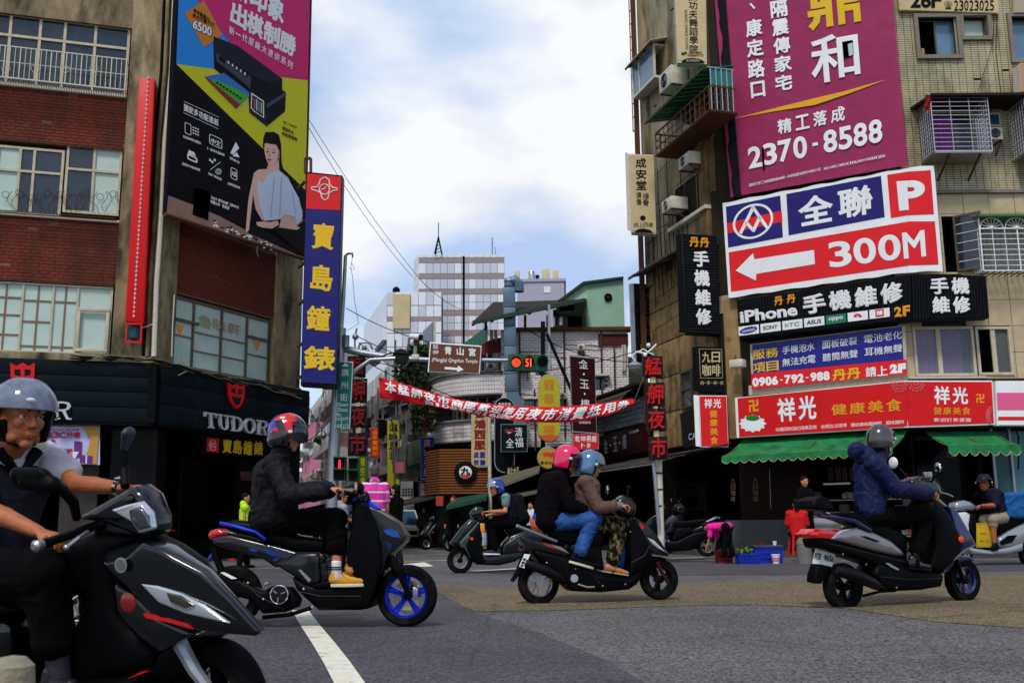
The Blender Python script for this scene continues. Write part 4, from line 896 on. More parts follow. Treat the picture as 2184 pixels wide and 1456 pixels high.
for i in range(n+1):
 y=-300+i*24;x=1500+(y+300)*.0775
 vs+=[FC.P(x+2*math.sin(i*1.7),y,.05),FC.P(x+11+3*math.sin(i*.9),y,.18+.03*math.sin(i*2.2)),FC.P(x+25,y,.16)]
tp.add(vs,[(3*i+k,3*i+k+1,3*i+k+4,3*i+k+3)for i in range(n)for k in range(2)]).obj('tarp_edge',mat('black_tarp',(.02,.02,.024),.35),RB,smooth=True)
# -------------------------------------------------- plum banner
FP=FC.shift(.15)
pb=thing('banner','giant plum purple property banner with phone number 2370-8588 on the right building','banner',FP.P(1740,400))
n=24;g=[]
for j in range(n+1):
 for i in range(n+1):
  u,v=i/n,j/n;y0=-300;xl=1500+(y0+300)*0+58*v;xr=1878+58*v;yl=y0+(421-y0)*v;yr=y0+(352-y0)*v
  x=xl+(xr-xl)*u;y=yl+(yr-yl)*u;d=.012*math.sin(u*9+v*4)*math.sin(v*13+u*3)*1.0 if 0<i<n else 0
  g.append(FP.P(x,y,d-.014))
MB().add(g,[(j*(n+1)+i,j*(n+1)+i+1,(j+1)*(n+1)+i+1,(j+1)*(n+1)+i)for i in range(n)for j in range(n)]).obj('cloth',M_plum,pb,smooth=True)
k=.179
def pt(s,q,m=M_wprint,bold=.03,d=.012,gap=.06):return MB().row(FP,s,q,d,bold=bold,gap=gap).obj('lettering',m,pb)
def pch(ch,x0,y0,x1,y1,m=M_wprint,bold=.035,sh=.08):
 w=x1-x0;s=k*w;return MB().text(FP,ch,[(x0-(y1-y0)*0,y0+s*.5),(x1,y0-s*.5),(x1+sh*(y1-y0),y1-s*.5),(x0+sh*(y1-y0),y1+s*.5)],.012,bold=bold).obj('lettering',m,pb)
MB().poly(FP,[(1598,9),(1602,7),(1611,17),(1608,20)],.012).obj('lettering',M_wprint,pb)
for ch,b in zip('康定路口',((1589,41,1624,78),(1591,84,1627,121),(1593,127,1630,166),(1600,174,1630,208))):pch(ch,*b)
for ch,b in zip('避制隔震傳家宅',((1636,-82,1672,-46),(1639,-42,1676,-5),(1642,1,1678,37),(1645,41,1681,76),(1648,80,1684,114),(1650,119,1687,153),(1652,160,1688,193))):pch(ch,*b)
pch('鼎',1716,-52,1828,58,M_yel,.03);pch('和',1725,73,1828,172,M_wprint,.02)
MB().poly(FP,[(1567,253),(1640,234),(1728,212),(1800,195),(1890,170),(1810,200),(1738,224),(1650,238)],.010).obj('gold_swoosh',mat('gold_print',(.75,.42,.02),.5),pb)
pt('精工落成',[(1653,258),(1806,224),(1806,257),(1656,288)],gap=.22)
pt('2370-8588',[(1592,316),(1882,252),(1884,302),(1596,361)],bold=.035,gap=.10)
pt('建商代號:新聯陽實業機構-新聯陽置業股份有限公司',[(1597,392),(1750,358),(1750,364),(1597,399)],bold=.0,gap=0);pt('經紀人陳號:楊慧芬(106)基市字第00128號',[(1757,357),(1888,329),(1888,335),(1757,363)],bold=0,gap=0)
MB().poly(FP,[(1797,92),(1819,86),(1821,118),(1800,124)],.016).obj('window_cutout',M_dark,pb);MB().poly(FP,[(1808,95),(1818,91),(1820,117),(1811,120)],.018).obj('window_cutout',M_frost,pb)
MB().poly(FP,[(1624,316),(1629,314),(1631,362),(1627,362)],.018).obj('torn_slit',M_dark,pb)
for x,y,w_,h_ in((1570,200,40,60),(1850,110,30,80)):pass
# -------------------------------------------------- red white blue parking banner wrapped round the corner
FQ=FC.shift(.24);FQD=FD.shift(.24);KX=1937.0
wb=thing('banner','white red and blue supermarket parking banner with 300M arrow, wrapped round the corner','banner',FQ.P(1740,600))
def wrap(name,m,mb2,d,smooth=False):
 m0=modmesh(mb2.mesh(),[('TRIANGULATE',{})]);cl=MB()
 for p_ in m0.polygons:
  P_=[m0.vertices[i].co for i in p_.vertices]
  for sg in(-1,1):
   o_=[]
   for i in range(len(P_)):
    a_,b_=P_[i],P_[(i+1)%len(P_)];da,db=(a_.x-KX)*sg,(b_.x-KX)*sg
    if da>=0:o_.append(a_.copy())
    if da*db<0:o_.append(a_.lerp(b_,da/(da-db)))
   if len(o_)>2:cl.add([V((q.x+sg*1e-3,q.y,q.z))for q in o_],[tuple(range(len(o_)))])
 me=cl.mesh()
 pk=FQ.P(KX,500);pd=FQD.P(KX,500);sh=(pk-pd)
 ko=Fr(V((pk.x,pk.y,0)),FD.u)
 for v in me.vertices:
  x,y=v.co.x,v.co.y;e=d+v.co.z;v.co=FQ.P(x,y,e)if x<KX else ko.P(x,y,e)
 return put(name,me,m,wb)
def fp(px):return MB().add([(x,y,0)for x,y in px],[tuple(range(len(px)))])
def ft(s,q,bold=.03,row=True,gap=.08):
 class PX:
  n=V((0,0,1))
  def P(self,x,y,d=0):return V((x,y,0))
 mb=MB();return mb.row(PX(),s,q,0,bold=bold,gap=gap)
wbase=MB();top=lambda x:433-(x-1541)*.190 if x<KX else 357.8-(x-KX)*.1;bot=lambda x:635-(x-1554)*.142 if x<KX else 580.6-(x-KX)*.04
cols_=[1541+i*(1992-1541)/30 for i in range(31)];g=[]
for j in range(9):
 for i,x in enumerate(cols_):
  x2=1554+(2011-1554)*i/30;v=j/8;xx=x+(x2-x)*v;g.append(((xx),top(x)*(1-v)+bot(x2)*v+(1.2*math.sin(i*1.3)if j in(0,8)else 0),0))
wbase.add(g,[(j*31+i,j*31+i+1,(j+1)*31+i+1,(j+1)*31+i)for i in range(30)for j in range(8)])
wrap('cloth',M_wprint,wbase,0)
Mblue=mat('royal_blue_print',(.022,.016,.20),.45,var=.12,vs=2,bump=.5,bs=2.5);Mrr=mat('vivid_red_print',(.72,.022,.03),.45,var=.10,vs=2,bump=.5,bs=2.5)
wrap('blue_field',Mblue,fp([(1548,441),(1664,417),(1670,506),(1553,528)]),.006)
wrap('red_stripe',Mrr,fp([(1551,476),(1667,449),(1669,473),(1552,498)]),.009)
wrap('blue_field',Mblue,fp([(1677,414),(1879,375),(1887,463),(1682,502)]),.006)
wrap('red_field',Mrr,fp([(1892,373),(1937,366),(1985,363),(1992,457),(1937,459),(1900,465)]),.006)
wrap('red_field',Mrr,fp([(1554,538),(1940,472),(1994,472),(2002,564),(1940,566),(1559,622)]),.006)
o=[(1606+43*math.cos(t),472+37*math.sin(t)-8*math.cos(t))for t in[k*math.pi/16 for k in range(32)]];i_=[(1606+38*math.cos(t),472+32.5*math.sin(t)-7*math.cos(t))for t in[k*math.pi/16 for k in range(32)]]
mb=MB();mb.v=[V((x,y,0))for x,y in o+i_];mb.f=[(j,(j+1)%32,32+(j+1)%32,32+j)for j in range(32)]
for a_,b_ in(((1579,498),(1607,441)),((1605,441),(1637,487)),((1591,474),(1608,493)),((1606,494),(1621,462))):
 a_,b_=V((*a_,0)),V((*b_,0));n_=(b_-a_).normalized();n_=V((-n_.y,n_.x,0))*3.4;mb.add([a_-n_,b_-n_,b_+n_,a_+n_],[(0,1,2,3)])
wrap('round_emblem',M_wprint,mb,.013)
wrap('lettering',M_wprint,ft('全聯',[(1695,425),(1865,390),(1868,455),(1700,485)],.035,gap=.12),.012)
wrap('lettering',M_wprint,ft('P',[(1912,387),(1972,383),(1974,443),(1918,450)],.06,gap=.0),.016)
wrap('arrow',M_wprint,fp([(1569,577),(1606,540),(1609,553),(1736,533),(1738,563),(1613,584),(1612,598)]),.012)
wrap('lettering',M_wprint,ft('300M',[(1762,518),(1937,492),(1976,492),(1978,545),(1940,547),(1768,570)][:1]+[(1974,490),(1978,546),(1768,572)],.03,gap=.10),.014)
# -------------------------------------------------- iPhone repair sign (ribbed)
def ribbed(t,F,px,d,vert=True,n=50):
 pts=[F.uz(x,y,d)for x,y in px];(a0,z0_),(a1,z1_),(a2,z2_),(a3,z3_)=pts;mb=MB()
 for i in range(n):
  u0,u1=(i+.15)/n,(i+.7)/n
  f=lambda u,v:((a0*(1-u)+a1*u)*(1-v)+(a3*(1-u)+a2*u)*v,(z0_*(1-u)+z1_*u)*(1-v)+(z3_*(1-u)+z2_*u)*v)
  c=[f(u0,.03),f(u1,.03),f(u1,.97),f(u0,.97)]if vert else[f(.03,u0),f(.97,u0),f(.97,u1),f(.03,u1)]
  mb.prism(F,[c[3],c[2],c[1],c[0]],d,d+.02)
 return mb.obj('ribs',M_bmet,t)
iq=[(1571,640),(1943,585),(1945,682),(1577,724)]
t=sign('shop_sign','black ribbed phone repair fascia sign with white letters above the second floor windows','sign',FC,iq,.34,.30,M_black);IP=t
ribbed(t,FC,iq,.34,True,56)
iq2=[(1944,585),(2103,588),(2110,678),(1946,682)]
k2_=FC.P(1943,630,.34);FI=Fr(V((k2_.x,k2_.y,0)),FD.u)
MB().prism(FI,[FI.uz(x,y)for x,y in iq2],-.3,0).obj('sign_box',M_black,t,fix=True);ribbed(t,FI,iq2,.0,True,26)
def sl(F,s,q,m,d,thk=.03,bold=.045,gap=.06,par=None):return MB().row(F,s,q,d,bold=bold,gap=gap,thk=thk).obj('lettering',m,par or t)
MB().text(FC,'iPhone',[(1577,664),(1699,647),(1702,673),(1579,690)],.40,bold=.05,thk=.03).obj('lettering',M_white,t)
sl(FC,'丹丹',[(1646,634),(1700,626),(1701,645),(1648,654)],M_gold,.40,gap=.3)
sl(FC,'手機維修',[(1706,632),(1928,598),(1930,643),(1712,672)],M_white,.40,gap=.12,bold=.05)
sl(FC,'2F',[(1905,656),(1942,650),(1942,674),(1907,677)],M_gold,.40,gap=.14,bold=.07)
sl(FI,'手機',[(1980,592),(2070,592),(2072,628),(1982,628)],M_white,.05,gap=.14);sl(FI,'維修',[(1984,632),(2072,632),(2074,668),(1986,668)],M_white,.05,gap=.14)
Mlg=mat('logo_navy',(.02,.05,.30),.5);Mgr=mat('logo_grey',(.25,.30,.28),.5)
lx=1574
for i,(nm,fc,tc_)in enumerate((('SAMSUNG',M_wprint,M_wprint),('SONY',M_wprint,M_bprint),('hTC',M_wprint,Mgr),('ASUS',M_wprint,M_bprint),('oppo',mat('logo_green',(.01,.25,.14),.5),M_wprint),('',M_wprint,M_redb),('mi',M_wprint,M_redb))):
 x0=1575+i*46.5;x1=x0+43;yy=lambda x:697-(x-1575)*.128
 q=[(x0,yy(x0)),(x1,yy(x1)),(x1+1,yy(x1)+19),(x0+1,yy(x0)+19)]
 MB().poly(FC,q,.372).obj('logo_plate',fc,t)
 qi=[(x0+6,yy(x0+6)+5),(x1-6,yy(x1-6)+5),(x1-6,yy(x1-6)+14),(x0+6,yy(x0+6)+14)]
 if i==0:
  cx,cy=(x0+x1)/2,yy((x0+x1)/2)+9.5;MB().poly(FC,[(cx+19*math.cos(a),cy+7*math.sin(a)-4*math.cos(a))for a in[k*math.pi/8 for k in range(16)]],.376).obj('logo_oval',Mlg,t)
  qi=[(x0+8,cy+1),(x1-8,cy-5),(x1-8,cy-0),(x0+8,cy+6)]
 if i==5:
  cx,cy=(x0+x1)/2,yy((x0+x1)/2)+12;mb=MB()
  for a in(-75,-50,-25,0,25,50,75):a_=R(a);mb.poly(FC,[(cx+1.5*math.sin(a_),cy-1.5*math.cos(a_)),(cx+9*math.sin(a_)-1.8*math.cos(a_),cy-8*math.cos(a_)-1.8*math.sin(a_)),(cx+9*math.sin(a_)+1.8*math.cos(a_),cy-8*math.cos(a_)+1.8*math.sin(a_))],.377)
  mb.obj('logo_flower',M_redb,t)
 elif i==6:
  cx,cy=(x0+x1)/2,yy((x0+x1)/2)+9;MB().poly(FC,[(cx-9,cy-7),(cx+9,cy-9),(cx+10,cy+6),(cx-8,cy+9)],.376).obj('logo_square',M_redb,t);MB().row(FC,'mi',[(cx-6,cy-4),(cx+6,cy-6),(cx+7,cy+3),(cx-5,cy+5)],.380,bold=.08,gap=0).obj('lettering',M_wprint,t)
 else:MB().text(FC,nm,qi,.380,bold=.02).obj('lettering',tc_,t)
bq=[(1599,734),(1929,693),(1935,800),(1603,833)]
t=sign('service_board','blue and red phone repair service board with 0906-792-988 under the ribbed sign','sign',FC,bq,.12,.10,mat('blue_board',(.03,.028,.28),.35,var=.12,vs=1.3),M_wframe)
MB().poly(FC,[(1602,797),(1933,766),(1935,798),(1603,830)],.128).obj('red_strip',M_redb,t)
sl(FC,'服務',[(1604,747),(1660,739),(1661,760),(1605,768)],M_yel,.13,0,.02,par=t);sl(FC,'項目',[(1605,775),(1661,768),(1662,789),(1606,796)],M_yel,.13,0,.02,par=t)
for s,a,b in(('手機泡水',1668,1738),('面板破裂',1753,1828),('電池老化',1842,1924)):
 yy=lambda x:748-(x-1668)*.135;sl(FC,s,[(a,yy(a)-9),(b,yy(b)-9),(b,yy(b)+8),(a,yy(a)+8)],M_wprint,.13,0,.005,par=t)
for s,a,b in(('無法充電',1668,1740),('聽筒無聲',1754,1830),('耳機無聲',1843,1925)):
 yy=lambda x:774-(x-1668)*.125;sl(FC,s,[(a,yy(a)-9),(b,yy(b)-9),(b,yy(b)+8),(a,yy(a)+8)],M_wprint,.13,0,.005,par=t)
sl(FC,'0906-792-988',[(1604,806),(1769,791),(1770,810),(1605,825)],M_wprint,.135,0,.07,gap=.02,par=t)
sl(FC,'丹丹',[(1774,789),(1835,783),(1836,807),(1775,813)],M_yel,.135,0,.04,par=t);sl(FC,'請上',[(1845,783),(1893,779),(1894,800),(1846,804)],M_wprint,.135,0,.02,par=t);sl(FC,'2F',[(1897,777),(1932,774),(1933,794),(1898,797)],M_wprint,.135,0,.1,gap=.05,par=t)
FV=FC.shift(.42);kv=FV.P(1935,860,0);FVD=Fr(V((kv.x,kv.y,0)),FD.u)
rq=[(1567,848),(1935,811),(1935,911),(1571,933)];rq2=[(1936,811),(2117,811),(2123,905),(1936,911)]
t=sign('shop_sign','long red vegetarian food shop sign with white and gold characters above the green awning','sign',FV,rq,0,.22,M_red,M_wprint)
MB().prism(FVD,[FVD.uz(x,y)for x,y in rq2],-.22,-.012).obj('sign_box',M_wprint,t,fix=True);MB().prism(FVD,[FVD.uz(x,y)for x,y in[(1937,814),(2115,814),(2120,902),(1937,908)]],-.012,0).obj('sign_face',M_red,t,fix=True)
MB().pprism(FV,[(1924,815),(1936.5,813.5),(1936.5,907.5),(1924,908.5)],-.011,0.001,0).obj('sign_face',M_red,t,fix=True)
d=.008
for s,q,m_,F,b in(('卍',[(1595,854),(1619,851),(1620,876),(1596,879)],M_gold,FV,.05),('祥光',[(1653,850),(1742,842),(1745,893),(1657,900)],M_wprint,FV,.035),('健康美食',[(1769,863),(1925,849),(1926,876),(1771,886)],M_gold,FV,.025),('祥光',[(1989,822),(2066,826),(2068,862),(1990,862)],M_wprint,FVD,.03),('卍',[(2081,840),(2101,840),(2101,859),(2081,859)],M_gold,FVD,.05),('健康美食',[(1990,868),(2071,868),(2071,884),(1990,884)],M_gold,FVD,.02),('歡迎訂素便當',[(1991,891),(2072,891),(2072,899),(1991,899)],M_wprint,FVD,0)):
 MB().row(F,s,q,d,bold=b,gap=.14).obj('lettering',m_,t)
MB().row(FV,'非基因改造紅燒臭豆腐',[(1654,912),(1742,906),(1742,914),(1654,920)],d,gap=.02).row(FV,'依照古法提煉',[(1751,906),(1806,902),(1806,910),(1751,914)],d,gap=.02).row(FV,'傳統美味麵線糊',[(1814,902),(1880,898),(1880,906),(1814,910)],d,gap=.02).row(FV,'風味獨特',[(1889,898),(1928,895),(1928,903),(1889,906)],d,gap=.02).obj('lettering',M_wprint,t)
lo=[]
for k in range(36):a=2*math.pi*k/36;r=1.0 if k%3==0 else(.82 if k%3==1 else .86);lo.append((1605+30*r*math.cos(a),903+19*r*math.sin(a)))
MB().poly(FV,lo,.006).obj('lotus',M_wprint,t);MB().poly(FV,[(1605+15*math.cos(a),891+6*math.sin(a))for a in[k*math.pi/8 for k in range(16)]],.010).obj('lotus_heart',mat('leaf_green_print',(.01,.25,.03),.5),t)
mpk=mat('pale_pink_print',(.68,.25,.25),.5)
for F,cx,cy,rx,ry,h0,h1 in((FV,1918,814,17,22,0,math.pi),(FVD,1954,812,18,22,0,math.pi),(FVD,2114,886,10,18,math.pi*.5,math.pi*1.5)):
 mb=MB()
 for rr in(1,.72,.42):mb.tube([F.P(cx+rx*rr*(1+.09*math.cos(q*math.pi))*math.cos(h0+(h1-h0)*q/16),max(813.5,cy+ry*rr*(1+.09*math.cos(q*math.pi))*math.sin(h0+(h1-h0)*q/16)),.006)for q in range(17)],.010,4)
 mb.obj('floral_motif',mpk,t)
t=sign('shop_sign','pink and white striped convenience fascia at the right edge beside the red sign','sign',FVD,[(2124,812),(2330,812),(2330,908),(2127,907)],.03,.2,M_wprint)
MB().poly(FVD,[(2126,837),(2330,837),(2330,874),(2128,874)],.036).obj('pink_stripe',mat('pink_print',(.75,.16,.33),.5),t);MB().poly(FVD,[(2129,888),(2330,888),(2330,896),(2129,896)],.036).obj('red_stripe',M_redb,t)
FX=facing(1515,900,FV.P(1560,900).y+.25,-4)
t=sign('vertical_sign','small red vertical vegetarian shop sign with gold characters left of the long red sign','sign',FX,[(1491,843),(1550,843),(1554,953),(1495,953)],0,.2,M_red,M_wprint)
MB().poly(FX,[(1479,842),(1490,843),(1494,952),(1484,951)],-.02).obj('sign_edge',M_wprint,t)
MB().row(FX,'祥光',(1501,850,1539,870),d,bold=.03).obj('lettering',M_wprint,t);MB().col(FX,'健康美食',[(1513,873),(1530,873),(1532,948),(1515,948)],d,bold=.03).obj('lettering',M_gold,t)
FY=facing(1490,600,FS.P(1500,600).y-.9,-3)
t=sign('vertical_sign','black ribbed vertical phone repair sign with white characters on the street side corner','sign',FY,[(1455,498),(1528,502),(1537,713),(1464,710)],0,.35,M_black)
MB().poly(FY,[(1441,501),(1454,498),(1463,710),(1449,709)],-.03).obj('sign_edge',M_black,t)
ribbed(t,FY,[(1455,498),(1528,502),(1537,713),(1464,710)],0,False,34)
sl(FY,'丹丹',[(1469,505),(1513,508),(1514,529),(1470,527)],M_gold,.06,gap=.1);MB().col(FY,'手機維修',[(1478,531),(1511,533),(1519,697),(1485,695)],.06,bold=.045,gap=.15,thk=.03).obj('lettering',M_white,t)
mb=MB()
for y in(520,600,690):mb.bar(FY.P(1530,y,-.2),FY.P(1545,y-3,-.6),.02)
mb.obj('sign_bracket',M_rust,t)
FZ=facing(1510,790,FV.P(1560,900).y+.4,-3)
t=sign('square_sign','black square coffee shop sign with maze-like white characters in a frame','sign',FZ,[(1489,738),(1542,741),(1546,838),(1492,836)],0,.3,M_black)
MB().poly(FZ,[(1476,740),(1488,738),(1491,836),(1479,834)],-.02).obj('sign_edge',M_black,t)
mb=MB();q=[(1491,744),(1539,745),(1541,806),(1494,806)]
for i in range(4):mb.bar(FZ.P(*q[i],.006),FZ.P(*q[(i+1)%4],.006),.016,.004)
mb.obj('frame_line',M_ctan,t)
MB().row(FZ,'九日',(1496,750,1537,773),.01,bold=.02,gap=.1).row(FZ,'咖啡',(1497,777,1538,802),.01,bold=.02,gap=.1).row(FZ,'自·家·烘·焙',(1494,812,1543,820),.01,gap=.02).obj('lettering',M_ctan,t)
FT=facing(1470,60,FS.P(1470,60).y-.9,-2)
t=sign('vertical_sign','cream projecting kung fu dance studio sign high on the street side','sign',FT,[(1437,-110),(1504,-110),(1508,137),(1446,133)],0,.28,M_ctan,M_offw)
MB().col(FT,'武功夫舞蹈學院',[(1468,-16),(1487,-16),(1489,114),(1471,114)],.008,bold=.01,gap=.06).obj('lettering',M_bprint,t)
MB().text(FT,'KUNGFU DANCE STUDIO',[(1466,22),(1468,106),(1462,106),(1460,22)],.008).row(FT,'6F',(1453,111,1465,118),.008,bold=.05,gap=.05).row(FT,'23023025',(1469,110,1497,115),.008,gap=0).row(FT,'0936609713',(1466,116,1500,121),.008,gap=0).obj('lettering',M_bprint,t)
MB().poly(FT,[(1453,134),(1456,129),(1464,125),(1478,124),(1492,126),(1500,130),(1503,135)],.008).obj('base_emblem',M_bprint,t);MB().text(FT,'KUNGFU',(1464,127,1492,132),.012,bold=.02).obj('lettering',M_ctan,t)
FU=facing(1370,410,FS.P(1410,400).y-.3,-2)
t=sign('vertical_sign','cream projecting bone-setting clinic sign with black brush characters and a dot','sign',FU,[(1342,328),(1394,330),(1400,499),(1348,495)],0,.3,M_ctan,M_offw)
MB().poly(FU,[(1333,324),(1341,328),(1347,495),(1338,490)],-.02).obj('sign_edge',M_offw,t)
MB().col(FU,'成安堂',[(1355,336),(1378,336),(1379,407),(1357,407)],.008,bold=.025,gap=.12).col(FU,'損傷',(1357,409,1368,438),.008,bold=.01,gap=.08).col(FU,'接骨',(1371,411,1384,440),.008,bold=.01,gap=.08).row(FU,'請上四樓',(1351,475,1393,484),.008).obj('lettering',M_bprint,t)
MB().poly(FU,[(1371+6*math.cos(a),465+5.5*math.sin(a))for a in[k*math.pi/6 for k in range(12)]],.008).poly(FU,[(1352,495),(1360,489),(1372,487),(1386,490),(1394,497)],.008).obj('dot',M_bprint,t)
mb=MB();mb.bar(FU.P(1395,335,-.1),FS.P(1412,322,.1),.012);mb.bar(FU.P(1398,490,-.1),FS.P(1424,478,.1),.012);mb.obj('sign_bracket',M_rust,t)
FO=facing(1380,680,FS.P(1410,700).y+1.2,0)
t=sign('vertical_sign','tall black coffee shop sign with dim copper characters beside the green shed','sign',FO,[(1352,604),(1402,607),(1408,770),(1358,768)],0,.3,M_black)
MB().poly(FO,[(1341,606),(1351,604),(1357,768),(1347,764)],-.02).obj('sign_edge',M_steel,t)
MB().col(FO,'九日咖啡',[(1374,622),(1391,623),(1396,722),(1379,721)],.008,bold=.01,gap=.1).obj('lettering',mat('copper_letters',(.22,.07,.04),.4),t)
MB().row(FO,'23812085',(1366,735,1398,742),.008,bold=.02,gap=.1).obj('lettering',M_ctan,t)
mb=MB()
for k_ in range(7):mb.ell(FO.P(1367+k_*.4,628+k_*12,.01),(.028,.006,.035)if k_<4 else(.014,.006,.014),nu=8,nv=6)
mb.obj('bean_emblem',M_ctan,t)
mb=MB();mb.bar(FO.P(1402,640,-.1),FO.P(1416,640,-.1),.02);mb.bar(FO.P(1404,740,-.1),FO.P(1418,740,-.1),.02);mb.obj('sign_bracket',M_rust,t)
t=sign('shop_sign','small dark grey fascia with thin white letters behind the small red sign','sign',FS.shift(.3),[(1449,882),(1512,858),(1520,948),(1456,955)],0,.12,mat('charcoal_sign',(.03,.033,.038),.5))
MB().row(FS.shift(.3),'CAFE',[(1468,925),(1500,918),(1500,932),(1468,938)],.006).obj('lettering',M_wprint,t)
window(RB,FS,(1458,790,1482,870),[],[.5],M_wfgrey,M_glass,d0=.04)
t=thing('camera','white box camera on a bracket between the blue board and the black square sign','camera',FC.P(1567,775,.3));MB().pbox(FC,1555,766,1583,782,.25,.5).obj('camera_body',M_offw,t,bev=.01);MB().bar(FC.P(1568,765,.3),FC.P(1568,755,.0),.015).obj('bracket',M_rust,t)
# -------------------------------------------------- shop front, awnings
zA=zSh+.02
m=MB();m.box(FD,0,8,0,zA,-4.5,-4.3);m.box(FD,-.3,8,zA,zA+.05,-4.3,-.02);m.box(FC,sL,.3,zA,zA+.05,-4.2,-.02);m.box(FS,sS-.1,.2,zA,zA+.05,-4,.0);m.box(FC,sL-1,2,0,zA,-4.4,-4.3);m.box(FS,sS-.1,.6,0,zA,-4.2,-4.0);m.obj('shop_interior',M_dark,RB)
m=MB();m.box(FD,-.2,10,0,.12,-5,.9);m.box(FC,sL-.4,.2,0,.12,-4.4,.9);m.box(FS,-9,.2,0,.12,-4.4,.8);m.obj('pavement_slab',mat('pavement_grey',(.10,.092,.088),.85,var=.3,vs=2,bump=.2),None,kind='structure')
def awning(F,a0,a1,z,zf,dep,m_,label,scal=.22,sdrop=.10,ends=True,n=1):
 t=thing('awning',label,'awning',F.L((a0+a1)/2,zf,dep));mb=MB();k=24;g=[]
 for i in range(k+1):
  a=a0+(a1-a0)*i/k
  for j in range(7):v=j/6;g.append(F.L(a,z+(zf-z)*v-.05*math.sin(v*math.pi)+.006*math.sin(i*2.3+j),.03+dep*v))
 mb.add(g,[(i*7+j,(i+1)*7+j,(i+1)*7+j+1,i*7+j+1)for i in range(k)for j in range(6)]);mb.obj('canvas',m_,t,smooth=True)
 mb=MB();ns=max(3,int((a1-a0)/scal));g=[];st=6
 for i in range(ns*st+1):
  a=a0+(a1-a0)*i/(ns*st);q=(i%st)/st;g+=[F.L(a,zf,dep+.032),F.L(a,zf-sdrop*(1+.75*math.sin(q*math.pi)),dep+.045+.008*math.sin(i))]
 mb.add(g,[(2*i,2*i+2,2*i+3,2*i+1)for i in range(ns*st)]);mb.obj('valance',m_,t,smooth=True)
 mb=MB();mb.tube([p+V((0,0,-.003))for p in g[1::2]],.006,4);mb.obj('valance_trim',M_ctan,t)
 mb=MB()
 for a in(a0+.05,(a0+a1)/2,a1-.05):mb.bar(F.L(a,z-.06,.02),F.L(a,zf-.02,dep),.012)
 mb.bar(F.L(a0,zf-.02,dep+.01),F.L(a1,zf-.02,dep+.01),.012);mb.obj('awning_frame',M_rust,t);return t
zf1=FC.uz(1700,965,1.3)[1];zt1=FC.uz(1740,925,.25)[1]
awning(FC,FC.uz(1540,965,1.3)[0],FC.uz(1905,955,1.3)[0]+.0,zt1,zf1,1.3,M_green,'long green canvas awning with scalloped edge under the long red sign')
zf2=FD.uz(2100,949,1.1)[1];zt2=FD.uz(2040,918,.2)[1]
awning(FD,FD.uz(2020,946,1.1)[0],FD.uz(2175,948,1.1)[0],zt2,zf2,1.1,M_green,'short faded green canvas awning at the right, next to the pale blue glass',sdrop=.13)
MB().pbox(FC,1578,985,1640,1108,-.35,-.3).obj('wall_panel',mat('dark_brown_panel',(.028,.012,.008),.5),RB);MB().pbox(FC,1640,985,1725,1108,-.34,-.3).obj('wall_panel',mat('dark_brown_panel',(.028,.012,.008),.5),RB)
Mthin=mat('thin_dim_lettering',(.22,.17,.12),.5)
MB().col(FC,'九日咖啡',(1559,1018,1568,1070),-.28,gap=.1).col(FC,'九日咖啡',(1606,1017,1617,1070),-.28,gap=.1).obj('lettering',Mthin,RB)
MB().pbox(FC,1548,1108,1725,1185,-.36,-.2).obj('low_wall',mat('grey_tile_wall',(.10,.10,.105),.35,var=.2,vs=3),RB)
m=MB();[m.bar(FC.P(1641,1000+i*1,-.2),FC.P(1644,1084,-.2),.004)for i in range(1)];m.obj('cable',M_offw,RB)
MB().pbox(FD,1950,925,1956,1180,-.3,-.22).obj('door_frame',M_black,RB)
Mgl=mat('pale_blue_shop_glass',(.10,.24,.28),.2,var=.15)
for x0,x1,m_ in((2128,2163,mat('teal_shop_glass',(.035,.12,.14),.25,var=.2)),(2168,2260,Mgl)):MB().pbox(FD,x0,918,x1,1180,-.35,-.3).obj('shop_window',m_,RB)
for x in(2163,2124):MB().pbox(FD,x,912,x+5,1180,-.3,-.24).obj('door_frame',M_steel,RB)
MB().pbox(FD,1960,925,2120,1180,-1.2,-1.1).obj('shop_window',mat('dark_shop_glass',(.006,.007,.008),.12),RB)
MB().tube([FD.P(2165,912,.05),FD.P(2172,930,.1),FD.P(2172,1000,.1)],.02,6).obj('cable',M_cable,RB)
MB().row(FD,'331',(2018,962,2038,975),-.2,bold=.02).obj('lettering',Mthin,RB)
M_menu=mat('brown_menu_board',(.07,.04,.02),.6,var=.3,vs=30)
for x in(1766,1782,1796,1812):MB().pbox(FC,x,995,x+11,1025,-.9,-.87).obj('menu_board',M_menu,RB)
MB().pbox(FC,1756,1029,1812,1033,-.6,-.55).obj('shelf_edge',M_white,RB)
m=MB()
for x,y,w_,h_ in((1790,1075,18,18),(1765,1110,30,20),(1905,1045,14,12),(1925,1060,16,18),(1915,1080,18,14)):m.pbox(FC,x,y,x+w_,y+h_,-.8,-.6)
m.obj('shelf_goods',mat('shelf_goods',(.10,.10,.07),.6,var=.6,vs=20),RB)
rg=random.Random(8)
for i in range(34):
 x=rg.choice([rg.uniform(1730,1810),rg.uniform(1890,1945)]);y=rg.choice([1062,1088,1112,1140,1168,1180]);w_=rg.uniform(6,15);h_=rg.uniform(6,16);c_=rg.choice([(.30,.24,.14),(.10,.16,.20),(.28,.06,.04),(.30,.30,.28),(.08,.16,.08),(.35,.28,.05)])
 MB().pbox(FC,x,y-h_,x+w_,y,-.95+.1*rg.random(),-.75,-.75).obj('goods_box',mat('goods_%d'%int(c_[0]*100),c_,.6,var=.4,vs=20),RB)
for y in(1064,1090,1114,1142):MB().pbox(FC,1726,y,1946,y+2,-1.0,-.7,-.7).obj('shelf',M_steel,RB)
